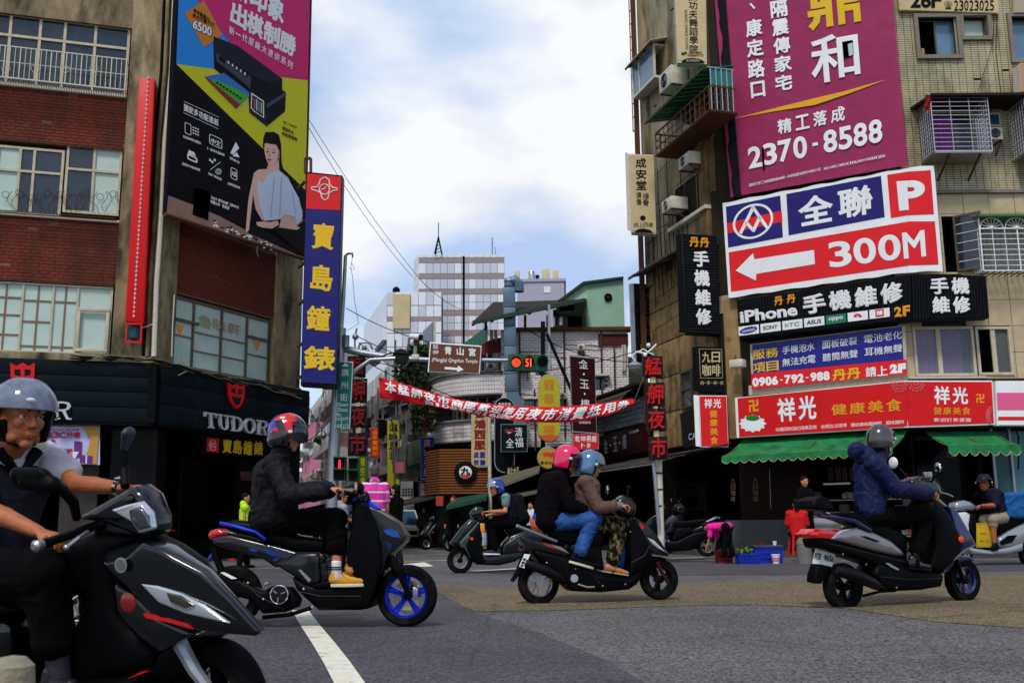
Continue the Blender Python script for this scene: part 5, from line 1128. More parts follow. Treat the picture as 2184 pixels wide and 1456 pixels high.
for i,(x,y)in enumerate(((1862,948),(1780,945))):MB().pbox(FC,x,y,x+26,y+3,-.4,-.3).obj('tube_lamp_fitting',M_offw,RB)
mb=MB()
for k in range(9):a=sS+.55+k*.28;mb.tube([FS.L(a,zs1-.2-rg.random(),.07),FS.L(a+rg.uniform(-.1,.1),zs1+rg.uniform(1,4),.08)],.012,4)
for k in range(6):z=zs1-1.6+k*.9;mb.tube([FS.L(sS+.1,z,.11),FS.L(-.5,z+rg.uniform(-.3,.3),.11)],.010,4)
mb.obj('loose_cables',M_cable,RB,kind='stuff')
aircon(FS,(1446,330,1470,356),.45,.4,'air conditioner on the tiled side wall under the long balcony cage')
t=thing('counter','stainless steel food counter beside the woman in red under the green awning','counter',FC.P(1765,1180,.3))
a0,a1,z0,z1=arect(FC,1726,1102,1800,1172,.3)
MB().box(FC,a0,a1,.14,z1,-.4,.3).obj('cabinet',M_stain,t,bev=.015);MB().box(FC,a0-.03,a1+.03,z1,z1+.03,-.43,.33).obj('worktop',M_stain,t,bev=.008)
for i in range(3):MB().box(FC,a0+.05,a1-.05,.18+(z1-.2)*i/3,.14+(z1-.2)*(i+1)/3,.302,.315).obj('drawer',M_stain,t,bev=.006)
MB().ell(FC.L(a0+.05,z1+.14,0),(.18,.14,.17)).obj('cloth_heap',mat('khaki_cloth',(.18,.15,.06),.9,var=.4),t,smooth=True)
#  the street beyond the crossing
random.seed(21)
M_wt=mat('white_wall_tile',(.78,.74,.74),.4,var=.15,vs=2,col2=(.22,.20,.18),c2=.66,c2s=1.0,c2w=.1)
M_gt=mat('dark_tile_grout',(.42,.40,.40),.9)
M_gconc=mat('grey_concrete',(.28,.265,.25),.9,var=.35,vs=2,bump=.3,bs=30,col2=(.07,.065,.06),c2=.6,c2s=.8,c2w=.12)
M_corr=mat('pale_green_corrugated_sheet',(.40,.57,.46),.5,var=.12,vs=1.5,col2=(.16,.22,.15),c2=.72,c2s=1.5,c2w=.06)
# ---- arcade house along the street side behind the corner block
sQ=FS.uz(1278,1105)[0];zr=FS.uz(1340,838)[1];z2=FS.uz(1330,915)[1]
ah=thing('row_house','dark low row house with barred windows between the corner block and white tiled house','building',FS.L((sS+sQ)/2,0))
MB().box(FS,sQ,sS-.05,z2-1.3,zr,-4,-.1).obj('wall',mat('brown_black_wall',(.035,.028,.022),.8,var=.3),ah)
MB().box(FS,sQ,sS-.05,zr,zr+.08,-4,.5).obj('roof',mat('dark_rust_roof',(.05,.03,.025),.8,var=.3),ah)
mb=MB()
for i in range(30):a=sQ+.3+(sS-sQ-.6)*i/29;mb.bar(FS.L(a,z2+.05,.12),FS.L(a,zr-.3,.12),.012)
for j in range(6):z=z2+.05+(zr-.35-z2)*j/5;mb.bar(FS.L(sQ+.3,z,.12),FS.L(sS-.3,z,.12),.014)
mb.obj('window_grille',M_steel,ah);MB().box(FS,sQ+.3,sS-.3,z2+.05,zr-.3,-.08,-.05).obj('window',M_glass,ah)
awn=mat('dark_arched_canopy',(.07,.055,.035),.7,var=.3)
mb=MB();g=[]
for i in range(2):
 a=(sQ+.1,sS-.2)[i]
 for j in range(9):t=j/8*math.pi/2;g.append(FS.L(a,zr-.75+.75*math.cos(t),.1+.9*math.sin(t)))
mb.add(g,[(j,j+9,j+10,j+1)for j in range(8)]).obj('arched_canopy',awn,ah,smooth=True)
t=sign('shop_sign','long maroon restaurant fascia with white characters facing the side street','sign',FS.shift(.25),[(1277,931),(1374,903),(1379,962),(1280,984)],0,.15,M_maroon)
FS2=FS.shift(.25)
MB().row(FS2,'金·玉·樓',[(1286,938),(1336,924),(1337,956),(1288,967)],.006,bold=0).row(FS2,'涼麵甜湯',[(1340,920),(1362,914),(1362,920),(1341,926)],.006).obj('lettering',M_wprint,t)
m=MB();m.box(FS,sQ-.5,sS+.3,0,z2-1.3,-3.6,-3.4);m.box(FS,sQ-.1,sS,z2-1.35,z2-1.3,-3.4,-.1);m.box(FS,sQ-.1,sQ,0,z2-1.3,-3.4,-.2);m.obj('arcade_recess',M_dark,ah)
MB().box(FS,sS-.1,sS+.25,0,zSh,-.5,-.05).obj('pillar',mat('olive_pillar',(.06,.05,.035),.8,var=.3),ah)
for px in((1436,1020,1460,1100),(1452,1028,1500,1090)):MB().pbox(FS,*px,-1.6,-1.5,-1.5).obj('shutter_panel',mat('dim_ochre_panel',(.07,.055,.03),.8,var=.3),ah)
MB().pbox(FS,1462,1060,1488,1078,-1.48,-1.46,-1.46).obj('barred_opening',M_dark,ah)
zc=FS.uz(1400,990,1.6)[1]
canopy(FS,sQ-.4,-.1,zc+.45,1.7,mat('dark_grey_canopy',(.075,.065,.062),.85,var=.2),'street_canopy',.42,3,ah)
mb=MB();mb.tube([FS.L(sQ-.4,zc,1.72),FS.L(-.1,zc,1.72)],.02,5);mb.obj('canopy_rim',M_steel,ah)
canopy(FS,-1.6,.5,zSh-.15,1.3,mat('dark_grey_canopy',(.075,.065,.062),.85),'street_canopy',.25,2,RB)
# ---- white tiled house with curved corner balconies
YM=33.0;FM=facing(1220,1100,YM);FM.o=V((0,YM,0));ml,mr=FM.uz(1070,1000)[0],FM.uz(1347,1000)[0];zmt=FM.uz(1220,702)[1]
wh=thing('tiled_house','white tiled house with curved corner balconies and a rusty rooftop lean-to','building',(1,YM,0))
wins=[arect(FM,1122,852,1144,905),arect(FM,1270,803,1295,832),arect(FM,1140,766,1168,800)]
solid(FM,ml,mr,3.3,zmt,wins,-.4,0,M_gt,wh)
bricks(FM,ml+.02,mr-.02,3.4,zmt-.02,wh,M_wt,bw=.21,bh=.085,gap=.02,name='wall_tiles',holes=wins,jit=.006,wgl=.004)
for q in wins:
 MB().box(FM,q[0],q[1],q[2],q[3],-.2,-.17).obj('pane',M_glass,wh);MB().box(FM,q[0]-.08,q[1]+.08,q[3],q[3]+.07,0,.25).obj('window_hood',M_offw,wh)
mb=MB()
for i in range(8):a=wins[0][0]+(wins[0][1]-wins[0][0])*i/7;mb.bar(FM.L(a,wins[0][2],.08),FM.L(a,wins[0][3]-.05,.08),.012)
mb.obj('window_grille',M_steel,wh)
CX,CY,CR=FM.uz(1070,1000)[0]+.05,YM+2.6,2.6
def arc(z0,z1,r0,r1,name,m_,seg=26,gap=0.0,a0=90,a1=180,d=0,kind=None):
 mb=MB()
 for i in range(seg):
  t0=R(a0+(a1-a0)*(i+gap/2)/seg);t1=R(a0+(a1-a0)*(i+1-gap/2)/seg);p=lambda r,t,z:V((CX+r*math.cos(t),CY-r*math.sin(t),z))
  mb.hexa([p(r0,t0,z0),p(r0,t1,z0),p(r1,t1,z0),p(r1,t0,z0),p(r0,t0,z1),p(r0,t1,z1),p(r1,t1,z1),p(r1,t0,z1)])
 return mb.obj(name,m_,wh,kind=kind,fix=True)
for z0,z1 in((5.10,5.80),(3.56,4.20)):
 arc(z0,z1,CR-.2,CR-.02,'balcony_wall',M_gt)
 n=int((z1-z0)/.12);
 for k in range(n):arc(z0+k*(z1-z0)/n+.01,z0+(k+1)*(z1-z0)/n-.008,CR-.03,CR+.006*(k%2),'balcony_tiles',M_wt,44,.16,kind='stuff')
 arc(z1,z1+.06,CR-.2,CR+.08,'balcony_coping',M_gconc);arc(z0-.05,z0,CR-.9,CR+.03,'balcony_slab',M_gconc)
for z0,z1 in((4.26,5.05),(5.86,6.6),(2.6,3.5)):
 arc(z0,z1,CR-.9,CR-.8,'curved_window',M_glass,8);arc(z0,z1,CR-.8,CR-.72,'window_frame',M_offw,8,.9);arc(z0,z0+.5,CR-.85,CR-.78,'lower_panel',mat('teal_grey_panel',(.14,.16,.15),.6),8,.3)
MB().box(FM,ml-.6,mr,0,3.25,-.5,-.35).obj('ground_shade_slab',M_dark,wh)  # black slab painting the shade of the ground floor arcade
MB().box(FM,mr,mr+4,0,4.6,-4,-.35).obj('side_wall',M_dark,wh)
MB().pprism(FM,[(1250,646),(1250,703),(1333,705),(1329,594),(1246,605),(1196,641)],-3,-.05).obj('shed_wall',M_corr,wh,fix=True)
for i in range(26):
 x=1251+i*3.15;yt=605-(x-1246)*.13
 MB().pbox(FM,x,yt+1,x+1.4,703,-.05,-.02).obj('corrugation',M_corr,wh)
MB().pprism(FM,[(1196,641),(1246,605),(1330,593),(1330,589),(1244,600),(1190,640)],-3,.1).obj('shed_roof',mat('dark_green_roof_edge',(.03,.08,.05),.6),wh,fix=True)
f_=FM.P(1297,634,0);MB().lathe(f_,FM.n,[(.14,0),(.14,.02)],12).obj('fan_opening',M_dark,wh)
for k in range(5):a=k*1.2566;MB().bar(f_+FM.n*.03,f_+FM.n*.03+V((.12*math.cos(a),0,.12*math.sin(a))),.03,.006).obj('fan_blade',M_rust,wh)
lo_=lambda x,y,dd:FM.P(x,y,dd)
rf=[lo_(1052,646,-3),lo_(1252,642,-3),lo_(1247,640,.7),lo_(1008,688,1.0)]
MB().hexa([p-V((0,0,.04))for p in rf]+[p+V((0,0,.03))for p in rf]).obj('lean_to_roof',mat('shaded_sheet_roof',(.06,.055,.05),.8,var=.3,vs=3),wh,fix=True)  # roof colour darkened to paint in its shaded underside
MB().bar(rf[1],rf[2],.05).bar(rf[3],rf[2],.06).obj('roof_rim',mat('dark_green_roof_edge',(.03,.08,.05),.6),wh)
mb=MB()
for k in range(7):f=k/6;a=rf[0].lerp(rf[1],f);b=rf[3].lerp(rf[2],f);mb.bar(a-V((0,0,.08)),b-V((0,0,.08)),.035)
for x in(1036,1120,1168,1247):mb.bar(FM.P(x,672,.2),FM.P(x,704,.2),.045)
mb.obj('roof_beam',M_rust,wh)
MB().pbox(FM,1180,660,1250,702,-2.5,-2.4).obj('rooftop_recess',M_dark,wh)
MB().pbox(FM,1100,697,1347,704,-.3,.22).obj('roof_edge',M_rust,wh)
MB().lathe(FM.P(1196,696,-.6),(0,0,1),[(.25,0),(.25,.3),(.2,.36)],14).obj('water_tank',M_stain,wh,smooth=True)
MB().pbox(FM,1190,648,1228,666,-.5,-.4).obj('vent_frame',M_steel,wh);MB().pbox(FM,1193,651,1225,663,-.39,-.38).obj('vent_opening',M_dark,wh)
MB().pbox(FM,1276,712,1340,736,0,.08).obj('rust_panel',mat('rust_red_panel',(.12,.025,.02),.8,var=.3),wh)
mb=MB();[mb.tube([FM.P(1328+k*5,735,.1),FM.P(1328+k*5,790,.1)],.035,6)for k in range(2)];mb.obj('drain_pipe',M_offw,wh)
M_duct=mat('blue_grey_duct',(.17,.235,.30),.4,metal=.3,var=.12,vs=2)
dt=thing('ventilation_duct','square blue grey exhaust duct climbing the white tiled house past the roof','duct',FM.P(1088,880,.9))
zz=[612,655,695,738,790,834]
for a,b in zip(zz,zz[1:]):MB().pbox(FM,1073+(a-612)*.02,a+.4,1099+(a-612)*.02,b-.4,.2,.75).obj('duct_section',M_duct,dt,bev=.012)
MB().pprism(FM,[(1079,835),(1104,835),(1122,872),(1122,905),(1100,905),(1085,872)],.2,.75).obj('duct_elbow',M_duct,dt,fix=True)
MB().tube([FM.P(1086,612,.5),FM.P(1087,601,.5),FM.P(1097,598,.5),FM.P(1106,606,.5),FM.P(1106,622,.5)],.19,10).obj('duct_elbow',M_duct,dt,smooth=True)
MB().lathe(FM.P(1088,602,.5),(0,0,1),[(.05,0),(.22,.02),(.2,.1),(.1,.14),(.02,.2)],12).obj('rain_cap',M_steel,dt)
for i,q in enumerate(((1192,838,1210,850),(1232,735,1248,746),(1108,775,1128,789))):aircon(FM,q,.45,.4,('air conditioner on the tiled wall left of the maroon sign','air conditioner high on the tiled wall above the maroon sign','air conditioner beside the duct under the roof edge')[i])
mb=MB()
for x,y0,y1 in((1108,706,960),(1140,830,960),(1203,706,930),(1282,706,850),(1310,740,860)):mb.tube([FM.P(x,y0,.1),FM.P(x+2,y1,.1)],.03,6)
for y,x0,x1 in((750,1108,1203),(840,1108,1145),(905,1130,1215),(735,1203,1282)):mb.tube([FM.P(x0,y,.1),FM.P(x1,y+3,.1)],.018,5)
mb.obj('wall_pipes',M_rust,wh,kind='stuff')
for a_,b_,zz_ in((1005,1020,0),(960,975,0)):MB()
mp_=thing('sign_mast','dark steel mast and diagonal brace behind the traffic light','mast',FM.P(1160,840,1.2))
MB().bar(FM.P(1158,960,1.2),FM.P(1158,686,1.2),.07).obj('post',M_black,mp_);MB().bar(FM.P(1171,900,1.2),FM.P(1171,650,1.2),.04).obj('post',M_steel,mp_)
MB().bar(FM.P(1166,712,1.2),FM.P(1222,840,1.2),.05).obj('brace',M_black,mp_)
MB().pprism(FM,[(1020,757),(1020,738),(1050,722),(1080,718),(1080,757)],-1.0,-.9).obj('tin_fascia',mat('rust_red_sheet',(.22,.03,.02),.6,var=.25,vs=4),wh,fix=True)
MB().pprism(FM,[(985,735),(1040,694),(1040,735)],-1.6,-1.5).obj('tin_fascia',mat('teal_sheet',(.08,.22,.19),.6,var=.2),wh,fix=True)
MB().pbox(FM,1000,757,1078,800,-2.2,-1.2).obj('upper_room',M_gconc,wh);MB().pbox(FM,1045,762,1075,793,-1.19,-1.17).obj('pane',M_glass,wh)
aircon(FM,(1037,774,1059,788),-.6,.5,'small air conditioner above the curved balcony, left of the duct')
mb=MB();[mb.box(FM,FM.uz(1044+k*9,700)[0],FM.uz(1051+k*9,700)[0],FM.uz(1044,718)[1],FM.uz(1044,697)[1],-.9,-.5)for k in range(2)];mb.obj('rooftop_unit',M_offw,wh)
ws0,ws1,wz0,wz1=arect(FM,938,955,1042,1052,1.3)
ws=thing('slatted_shopfront','brown wooden slat box front with a round black ramen emblem','shopfront',FM.L((ws0+ws1)/2,wz0,1.0))
M_wood=mat('oiled_wood_slat',(.30,.125,.035),.55,var=.3,vs=8,stretch=(1,6,6))
MB().box(FM,ws0+.05,ws1,wz0,wz1,.3,1.2).obj('backing',mat('dark_wood_backing',(.025,.014,.009),.8),ws)
ns=17;FW2=Fr(FM.L(ws0,0,1.3),(-.45,.89,0));FW2=Fr(FM.L(ws0,0,1.3)+V((-.45*1.2,.89*1.2,0)),(.45,-.89,0))
for k in range(ns):
 z=wz0+(wz1-wz0)*k/ns;zt_=z+(wz1-wz0)/ns*.58
 MB().box(FM,ws0,ws1,z,zt_,1.22,1.30).obj('slat',M_wood,ws);MB().box(FW2,0,1.19,z,zt_,-.05,0.02).obj('slat',M_wood,ws)
MB().box(FW2,0.02,1.15,wz0,wz1,-.2,-.08).obj('backing',mat('dark_wood_backing',(.025,.014,.009),.8),ws)
c=FM.P(993,1007,1.36);MB().lathe(c-FM.n*.05,FM.n,[(.36,0),(.36,.08),(.33,.09)],28).obj('emblem_disc',M_bprint,ws,smooth=True)
MB().lathe(c,FM.n,[(.20,.04),(.20,.05)],24).obj('emblem_centre',M_wprint,ws)
mb=MB();mb.add([c+FM.n*.056+V((.19*math.cos(t),0,.19*math.sin(t)))for t in[R(200+140*k/10)for k in range(11)]],[tuple(range(11))]);mb.obj('emblem_bowl',mat('orange_red_print',(.6,.08,.02),.5),ws)
MB().text(FM,'九',(982,996,1003,1012),1.43,bold=.05).obj('lettering',M_bprint,ws)
FSM=Fr(V((CX-CR+.1,CY,0)),(.277,-.961,0))
def tb(px,Ft=FSM):return Ft.uz(px,1110)[0]
def rowhouse(label,px0,px1,h,wallm,floors,fh=2.9,z00=3.0,wm=M_glass,bal=True,bm=None,dep=8):
 a0,a1=tb(px0),tb(px1);t=thing('row_house',label,'building',FSM.L((a0+a1)/2,0));MB().box(FSM,a0,a1-.05,0,h,-dep,-.02).obj('wall',wallm,t)
 for f in range(floors):
  z=z00+fh*f;n=max(2,int((a1-a0)/2.2))
  for i in range(n):
   b0=a0+(a1-a0)*(i+.12)/n;b1=a0+(a1-a0)*(i+.88)/n;w_=MB().box(FSM,b0,b1,z+.9,z+2.2,-.02,.06).obj('window',M_offw,t);MB().box(FSM,b0+.08,b1-.08,z+.97,z+2.13,.06,.08).obj('pane',wm,w_)
  if bal:MB().box(FSM,a0+.1,a1-.15,z-.1,z+.75,-.02,.7).obj('balcony',bm or wallm,t,bev=.02);
 MB().box(FSM,a0,a1-.05,0,2.4,-.02,.03).obj('shopfront',M_dark,t);mb=MB();rr=random.Random(px0)
 for i in range(26):
  a=rr.uniform(a0+.2,a1-1);z=rr.uniform(2.6,h-.3);k=rr.random()
  if k<.35:mb.box(FSM,a,a+.7,z,z+.5,.05,.5)
  elif k<.6:mb.bar(FSM.L(a,z,.75),FSM.L(a,z+rr.uniform(.8,2),.75),.04)
  elif k<.8:
   for j in range(7):mb.bar(FSM.L(a+j*.2,z,.74),FSM.L(a+j*.2,z+.9,.74),.02)
  else:mb.bar(FSM.L(a,z,.8),FSM.L(a+1.6,z-.1,.8),.03)
 mb.obj('wall_clutter',mat('wall_clutter',(.16,.15,.14),.6,var=.8,vs=3),t,kind='stuff')
 return t
rowhouse('green grey weathered row house with creepers beside the curved balconies',872,930,7.0,mat('green_grey_wall',(.11,.14,.10),.8,var=.3,vs=2,col2=(.05,.055,.04),c2=.55,c2s=1.2),2)
rowhouse('grey balconied row house further down the street on the right',815,871,6.3,M_gconc,2)
rowhouse('dark grey row house far down the street behind the night market lettering',752,814,6.0,mat('mid_grey_wall',(.12,.12,.125),.8,var=.3),2)
rowhouse('brown grey tall house behind the green street sign',683,722,12.0,mat('brown_grey_wall',(.34,.30,.28),.8,var=.2),3,dep=1.5)
t=rowhouse('pink banded block with long window strips at the far end of the street',640,682,11.0,mat('pink_wall',(.60,.20,.32),.7,var=.1),3,bal=False,dep=1)
MB().box(Fr(V((-24,125,0)),(1,0,0)),-12,8,0,7.5,-4,0).obj('far_house',mat('far_house_wall',(.30,.26,.24),.8,var=.3),thing('far_house','low pale house closing the far end of the street beyond the pink block','building',(-24,125,0)))
def foliage(name,c,r,n,col,label=None,par=None,ls=.12,sd=1):
 rr=random.Random(sd);mb=MB()
 for i in range(n):
  d=V((rr.gauss(0,1),rr.gauss(0,1),rr.gauss(0,1))).normalized()*(rr.random()**.4);p=V(c)+V((d.x*r[0],d.y*r[1],d.z*r[2]));a=V((rr.gauss(0,1),rr.gauss(0,1),rr.gauss(0,.6))).normalized();b=a.cross(V((rr.gauss(0,1),rr.gauss(0,1),1))).normalized();s_=ls*rr.uniform(.6,1.3)
  mb.add([p-a*s_,p+b*s_*.5,p+a*s_,p-b*s_*.5],[(0,1,2,3)])
 return mb.obj(name,col,par)
M_leaf=mat('dusty_green_leaf',(.045,.09,.025),.6,var=.5,vs=4)
for i,(x,y,d,r,lb)in enumerate(((880,790,1.2,(.7,.7,.5),'bushy rooftop plant above the banner, left of the brown direction sign'),(905,870,.8,(.5,.7,.9),'green creeper hanging on the green grey house below the brown sign'),(896,755,1.0,(.4,.4,.35),'small rooftop shrub just left of the brown sign'),(688,938,-1,(.6,.6,.3),'leafy plant on a ledge left of the hanging street sign'))):
 p=FSM.P(x,y,d)if i<3 else FSM.P(x,y,.6);tt=thing('climbing_plant',lb,'plant',p-V((0,0,r[2])));foliage('foliage',p,r,420,M_leaf,par=tt,sd=i,ls=.11 if i<3 else .16);MB().bar(p-V((0,0,r[2])),p+V((0,0,r[2]*.6)),.03).obj('stem',M_rust,tt)
 # ---- distant tower
FT=Fr(V((0,95,0)),(1,.02,0));M_p1=mat('grey_facade_panel',(.55,.58,.64),.4,var=.06);M_p2=mat('white_facade_panel',(.70,.72,.76),.4,var=.05);M_pb=mat('brown_facade_band',(.36,.29,.29),.5)
tw=thing('office_tower','grey and white panelled office tower with brown bands behind the low roofs','building',FT.P(977,1118))
a0,a1,_,z1=arect(FT,891,560,1078,1118);z1=FT.uz(980,543)[1]
MB().box(FT,a0,a1,0,z1-.1,-12,-.03).obj('core',mat('facade_joint',(.15,.15,.17),.6),tw)
ph=bpy.data.meshes.new('facade_panel');nx=12;pw=(a1-a0)/nx;zb=z1
bands=[FT.uz(980,y)[1]for y in(555,589,622,667,710,752)];rh=None
def panel(F,x0,x1,z0,z1,m_,par,nm='facade_panel'):MB().box(F,x0+.02,x1-.02,z0+.02,z1-.02,-.03,.03).obj(nm,m_,par)
edges=[z1]+bands
for bi in range(len(edges)):
 zt_=edges[bi]-(.28 if bi else 0);zn=edges[bi+1]+.28 if bi+1<len(edges)else edges[bi]-3
 nr=max(1,round((zt_-zn)/.85))
 for r_ in range(nr):
  for c_ in range(nx):
   panel(FT,a0+pw*c_,a0+pw*(c_+1),zt_-(zt_-zn)*(r_+1)/nr,zt_-(zt_-zn)*r_/nr,M_p2 if(c_ in(0,5,7,11)or bi==0)else M_p1,tw)
 if bi:MB().box(FT,a0,a1,edges[bi]-.26,edges[bi]+.26,-.03,.05).obj('facade_band',M_pb,tw)
MB().pbox(FT,987,546,991,745,.03,.12).obj('dark_window_slot',M_dark,tw)
FTL=Fr(FT.L(a0,0,0)+V((-.7,2.2,0)),(.7,-2.2,0));wl=math.hypot(.7,2.2)
MB().box(FTL,0,wl-.02,0,z1-.1,-6,-.03).obj('core',mat('facade_joint',(.15,.15,.17),.6),tw)
for r_ in range(14):panel(FTL,0,wl,z1-1.0*(r_+1),z1-1.0*r_,M_p2,tw)
for px,h,lb in((935,72,'lattice'),(1050,40,'thin')):
 b=FT.P(px,543);zt_=FT.P(px,475 if h==72 else 507).z;an=thing('antenna','lattice antenna mast on the tower roof' if h==72 else 'thin paired antenna rods on the right end of the tower roof','antenna',b)
 if h==72:
  mb=MB();w=.35;zm=b.z+(zt_-b.z)*.55
  for sx in(-1,1):
   for sy in(-1,1):mb.bar(b+V((sx*w,sy*w,0)),V((b.x,b.y,zm)),.05)
  for k in range(5):f=k/5;q=w*(1-f);z=b.z+(zm-b.z)*f;mb.bar(V((b.x-q,b.y-q,z)),V((b.x+q,b.y-q,z+.3)),.03)
  mb.bar(V((b.x,b.y,zm)),V((b.x,b.y,zt_)),.04);mb.obj('mast',M_black,an)
 else:MB().bar(b,V((b.x,b.y,zt_)),.05).bar(b+V((.3,0,0)),V((b.x+.3,b.y,zt_-1)),.03).obj('mast',mat('blue_grey_rod',(.12,.2,.3),.5),an)
FN=Fr(V((0,90,0)),(1,.02,0));nx0,nx1,_,_=arect(FN,820,1000,940,1100);nz=FN.uz(850,622)[1]
an=thing('office_annex','white panelled annex with dark window bands left of the tower','building',FN.L(nx0,0))
FNS=Fr(FN.L(nx0,0)+V((-.277,.961,0))*16,(.277,-.961,0))
MB().box(FN,nx0+.1,nx1,0,nz-.1,-3,-.03).obj('core',mat('facade_joint',(.15,.15,.17),.6),an);MB().box(FNS,0,15.95,0,nz-.1,-3,-.03).obj('core',mat('facade_joint',(.15,.15,.17),.6),an)
zz=FN.uz(850,690)[1]
for r_ in range(12):
 for c_ in range(7):x0=nx0+(nx1-nx0)*c_/7;panel(FN,x0,x0+(nx1-nx0)/7,nz-(r_+1)*1.3,nz-r_*1.3-.03,M_p2 if(c_+r_)%5 else M_p1,an)
 if r_ in(1,4,7,10):MB().box(FN,nx0,nx1,nz-(r_+1)*1.3-.2,nz-(r_+1)*1.3+.25,-.03,.06).obj('facade_band',M_pb,an)
for f in range(5):
 z=nz-4.5-f*3.3;MB().box(FNS,0,15.9,z,z+1.7,-.03,.35).obj('balcony_band',M_p2,an);MB().box(FNS,0,15.9,z+1.7,z+3.3,-.03,.01).obj('window_band',M_glass,an)
for k in range(5):panel(FNS,k*3.2,k*3.2+3.1,nz-2.8,nz-.1,M_p2,an)
MB().pbox(FN,838,627,874,700,-1.5,.3).obj('stair_tower',mat('cream_render',(.55,.47,.30),.7,var=.15,vs=1),an)
MB().lathe(FN.P(845,627,-.5),(0,0,1),[(.35,0),(.35,.5),(.1,.7)],10).obj('roof_vent',M_black,an)
FG=Fr(V((0,70,0)),(1,-.05,0));gb=thing('rooftop_block','lilac grey rooftop block with cream water tanks right of the tower','building',FG.P(1150,1118))
MB().pbox(FG,1104,597,1205,800,-6,0).obj('wall',mat('lilac_grey_wall',(.42,.41,.48),.6,var=.1),gb);MB().pbox(FG,1102,594,1207,600,-6,.1).obj('parapet',mat('pale_parapet',(.42,.42,.48),.6),gb)
MB().pbox(FG,1160,611,1174,624,0,.05).obj('vent_panel',M_white,gb)
for x0,y0,x1 in((1097,577,1108),(1156,573,1172),(1179,575,1191)):MB().pbox(FG,x0,y0,x1,598,-1,-.4).obj('water_tank',mat('cream_tank',(.60,.50,.33),.6,var=.1),gb,bev=.04)
MB().lathe(FG.P(1134,597,-.6),(0,0,1),[(.24,0),(.24,.45),(.22,.5),(.24,.55),(.22,.62)],14).obj('water_tank',M_stain,gb,smooth=True)
MB().pbox(FG,1142,586,1150,598,-1,-.6).obj('roof_motor',M_black,gb)
# ---- hanging signs in the street
def vs_(label,px,chars,fm,lm,Y,q=None,bold=.03,sm=None,extra=None,yaw=0,thk=.25):
 cx=sum(p[0]for p in px)/4;F=facing(cx,px[2][1],Y,yaw);t=sign('vertical_sign',label,'sign',F,px,0,thk,fm,sm or M_steel)
 if chars:
  q=q or[(px[0][0]+(px[1][0]-px[0][0])*.18,px[0][1]+4),(px[1][0]-(px[1][0]-px[0][0])*.18,px[1][1]+4),(px[2][0]-(px[2][0]-px[3][0])*.18,px[2][1]-4),(px[3][0]+(px[2][0]-px[3][0])*.18,px[3][1]-4)]
  MB().col(F,chars,q,.01,bold=bold,gap=.12).obj('lettering',lm,t)
 if extra:extra(F,t)
 return t
def rq_(x0,y0,x1,y1):return[(x0,y0),(x1,y0),(x1,y1),(x0,y1)]
M_oyel=mat('olive_yellow_sign',(.50,.46,.02),.45,var=.1);M_faded=mat('faded_orange_letters',(.60,.28,.03),.6);M_org=mat('orange_sign',(.60,.14,.03),.45,var=.1);M_blu=mat('blue_sign',(.02,.03,.30),.45,var=.1)
F=facing(1170,940,31.0);lz=thing('lozenge_sign','tall rounded yellow restaurant sign with faded orange characters','sign',F.P(1170,943))
pts=[(1171+23*math.cos(a),820-23*math.sin(a))for a in[math.pi*k/10 for k in range(11)]]+[(1171+24*math.cos(a),918-24*math.sin(a))for a in[math.pi+math.pi*k/10 for k in range(11)]]
MB().pprism(F,pts,-.3,0,0).obj('sign_box',M_steel,lz,fix=True);cc=V((1171,869));MB().pprism(F,[tuple(cc+(V(p)-cc)*.965)for p in pts],0,.015,0).obj('sign_face',M_oyel,lz,fix=True)
MB().col(F,'龍華飯',(1160,805,1182,895),.022,bold=.02,gap=.2).col(F,'樓',(1158,903,1184,930),.022,bold=.02).obj('lettering',M_faded,lz)
MB().pprism(F,[(1171+24*.96*math.cos(a),918-24*.96*math.sin(a))for a in[R(205+130*k/10)for k in range(11)]],.015,.02,0).obj('sign_base_band',M_org,lz,fix=True)
vs_('tall maroon restaurant sign with spaced white characters beside the tiled wall',[(1215,757),(1269,762),(1273,925),(1221,921)],'金·玉·樓',M_maroon,M_wprint,30.5,[(1234,765),(1254,767),(1258,872),(1239,870)],0,extra=lambda F,t:(MB().row(F,'涼麵甜湯',(1234,898,1260,903),.01).obj('lettering',M_wprint,t)))
t=vs_('small red fortune teller sign with white characters above the helmeted couple',rq_(1222,925,1277,958),None,M_red,None,28.5);F=facing(1250,958,28.5)
MB().row(F,'乾坤易經',(1226,929,1273,942),.01,bold=.02).row(F,'卜卦',(1238,944,1262,955),.01,bold=.02,gap=.3).obj('lettering',M_wprint,t)
t=vs_('dark oval shop sign half hidden behind the tea shop sign',rq_(1058,855,1093,985),None,M_black,None,31.2)
F=facing(1075,985,30.9);t=thing('oval_sign','dark oval ring sign with pale rim above and below the tea sign','sign',F.P(1075,1005))
e=[(1076+21*math.cos(a),868-20*math.sin(a))for a in[math.pi*k/10 for k in range(11)]]+[(1076+21*math.cos(a),985-22*math.sin(a))for a in[math.pi+math.pi*k/10 for k in range(11)]]
MB().pprism(F,e,-.2,0,0).obj('sign_face',M_black,t,fix=True);MB().tube([F.P(x,y,.01)for x,y in e+e[:1]],.02,5).obj('rim',M_steel,t);MB().row(F,'老賴茶棧',(1062,858,1090,866),.02).obj('lettering',M_wprint,t)
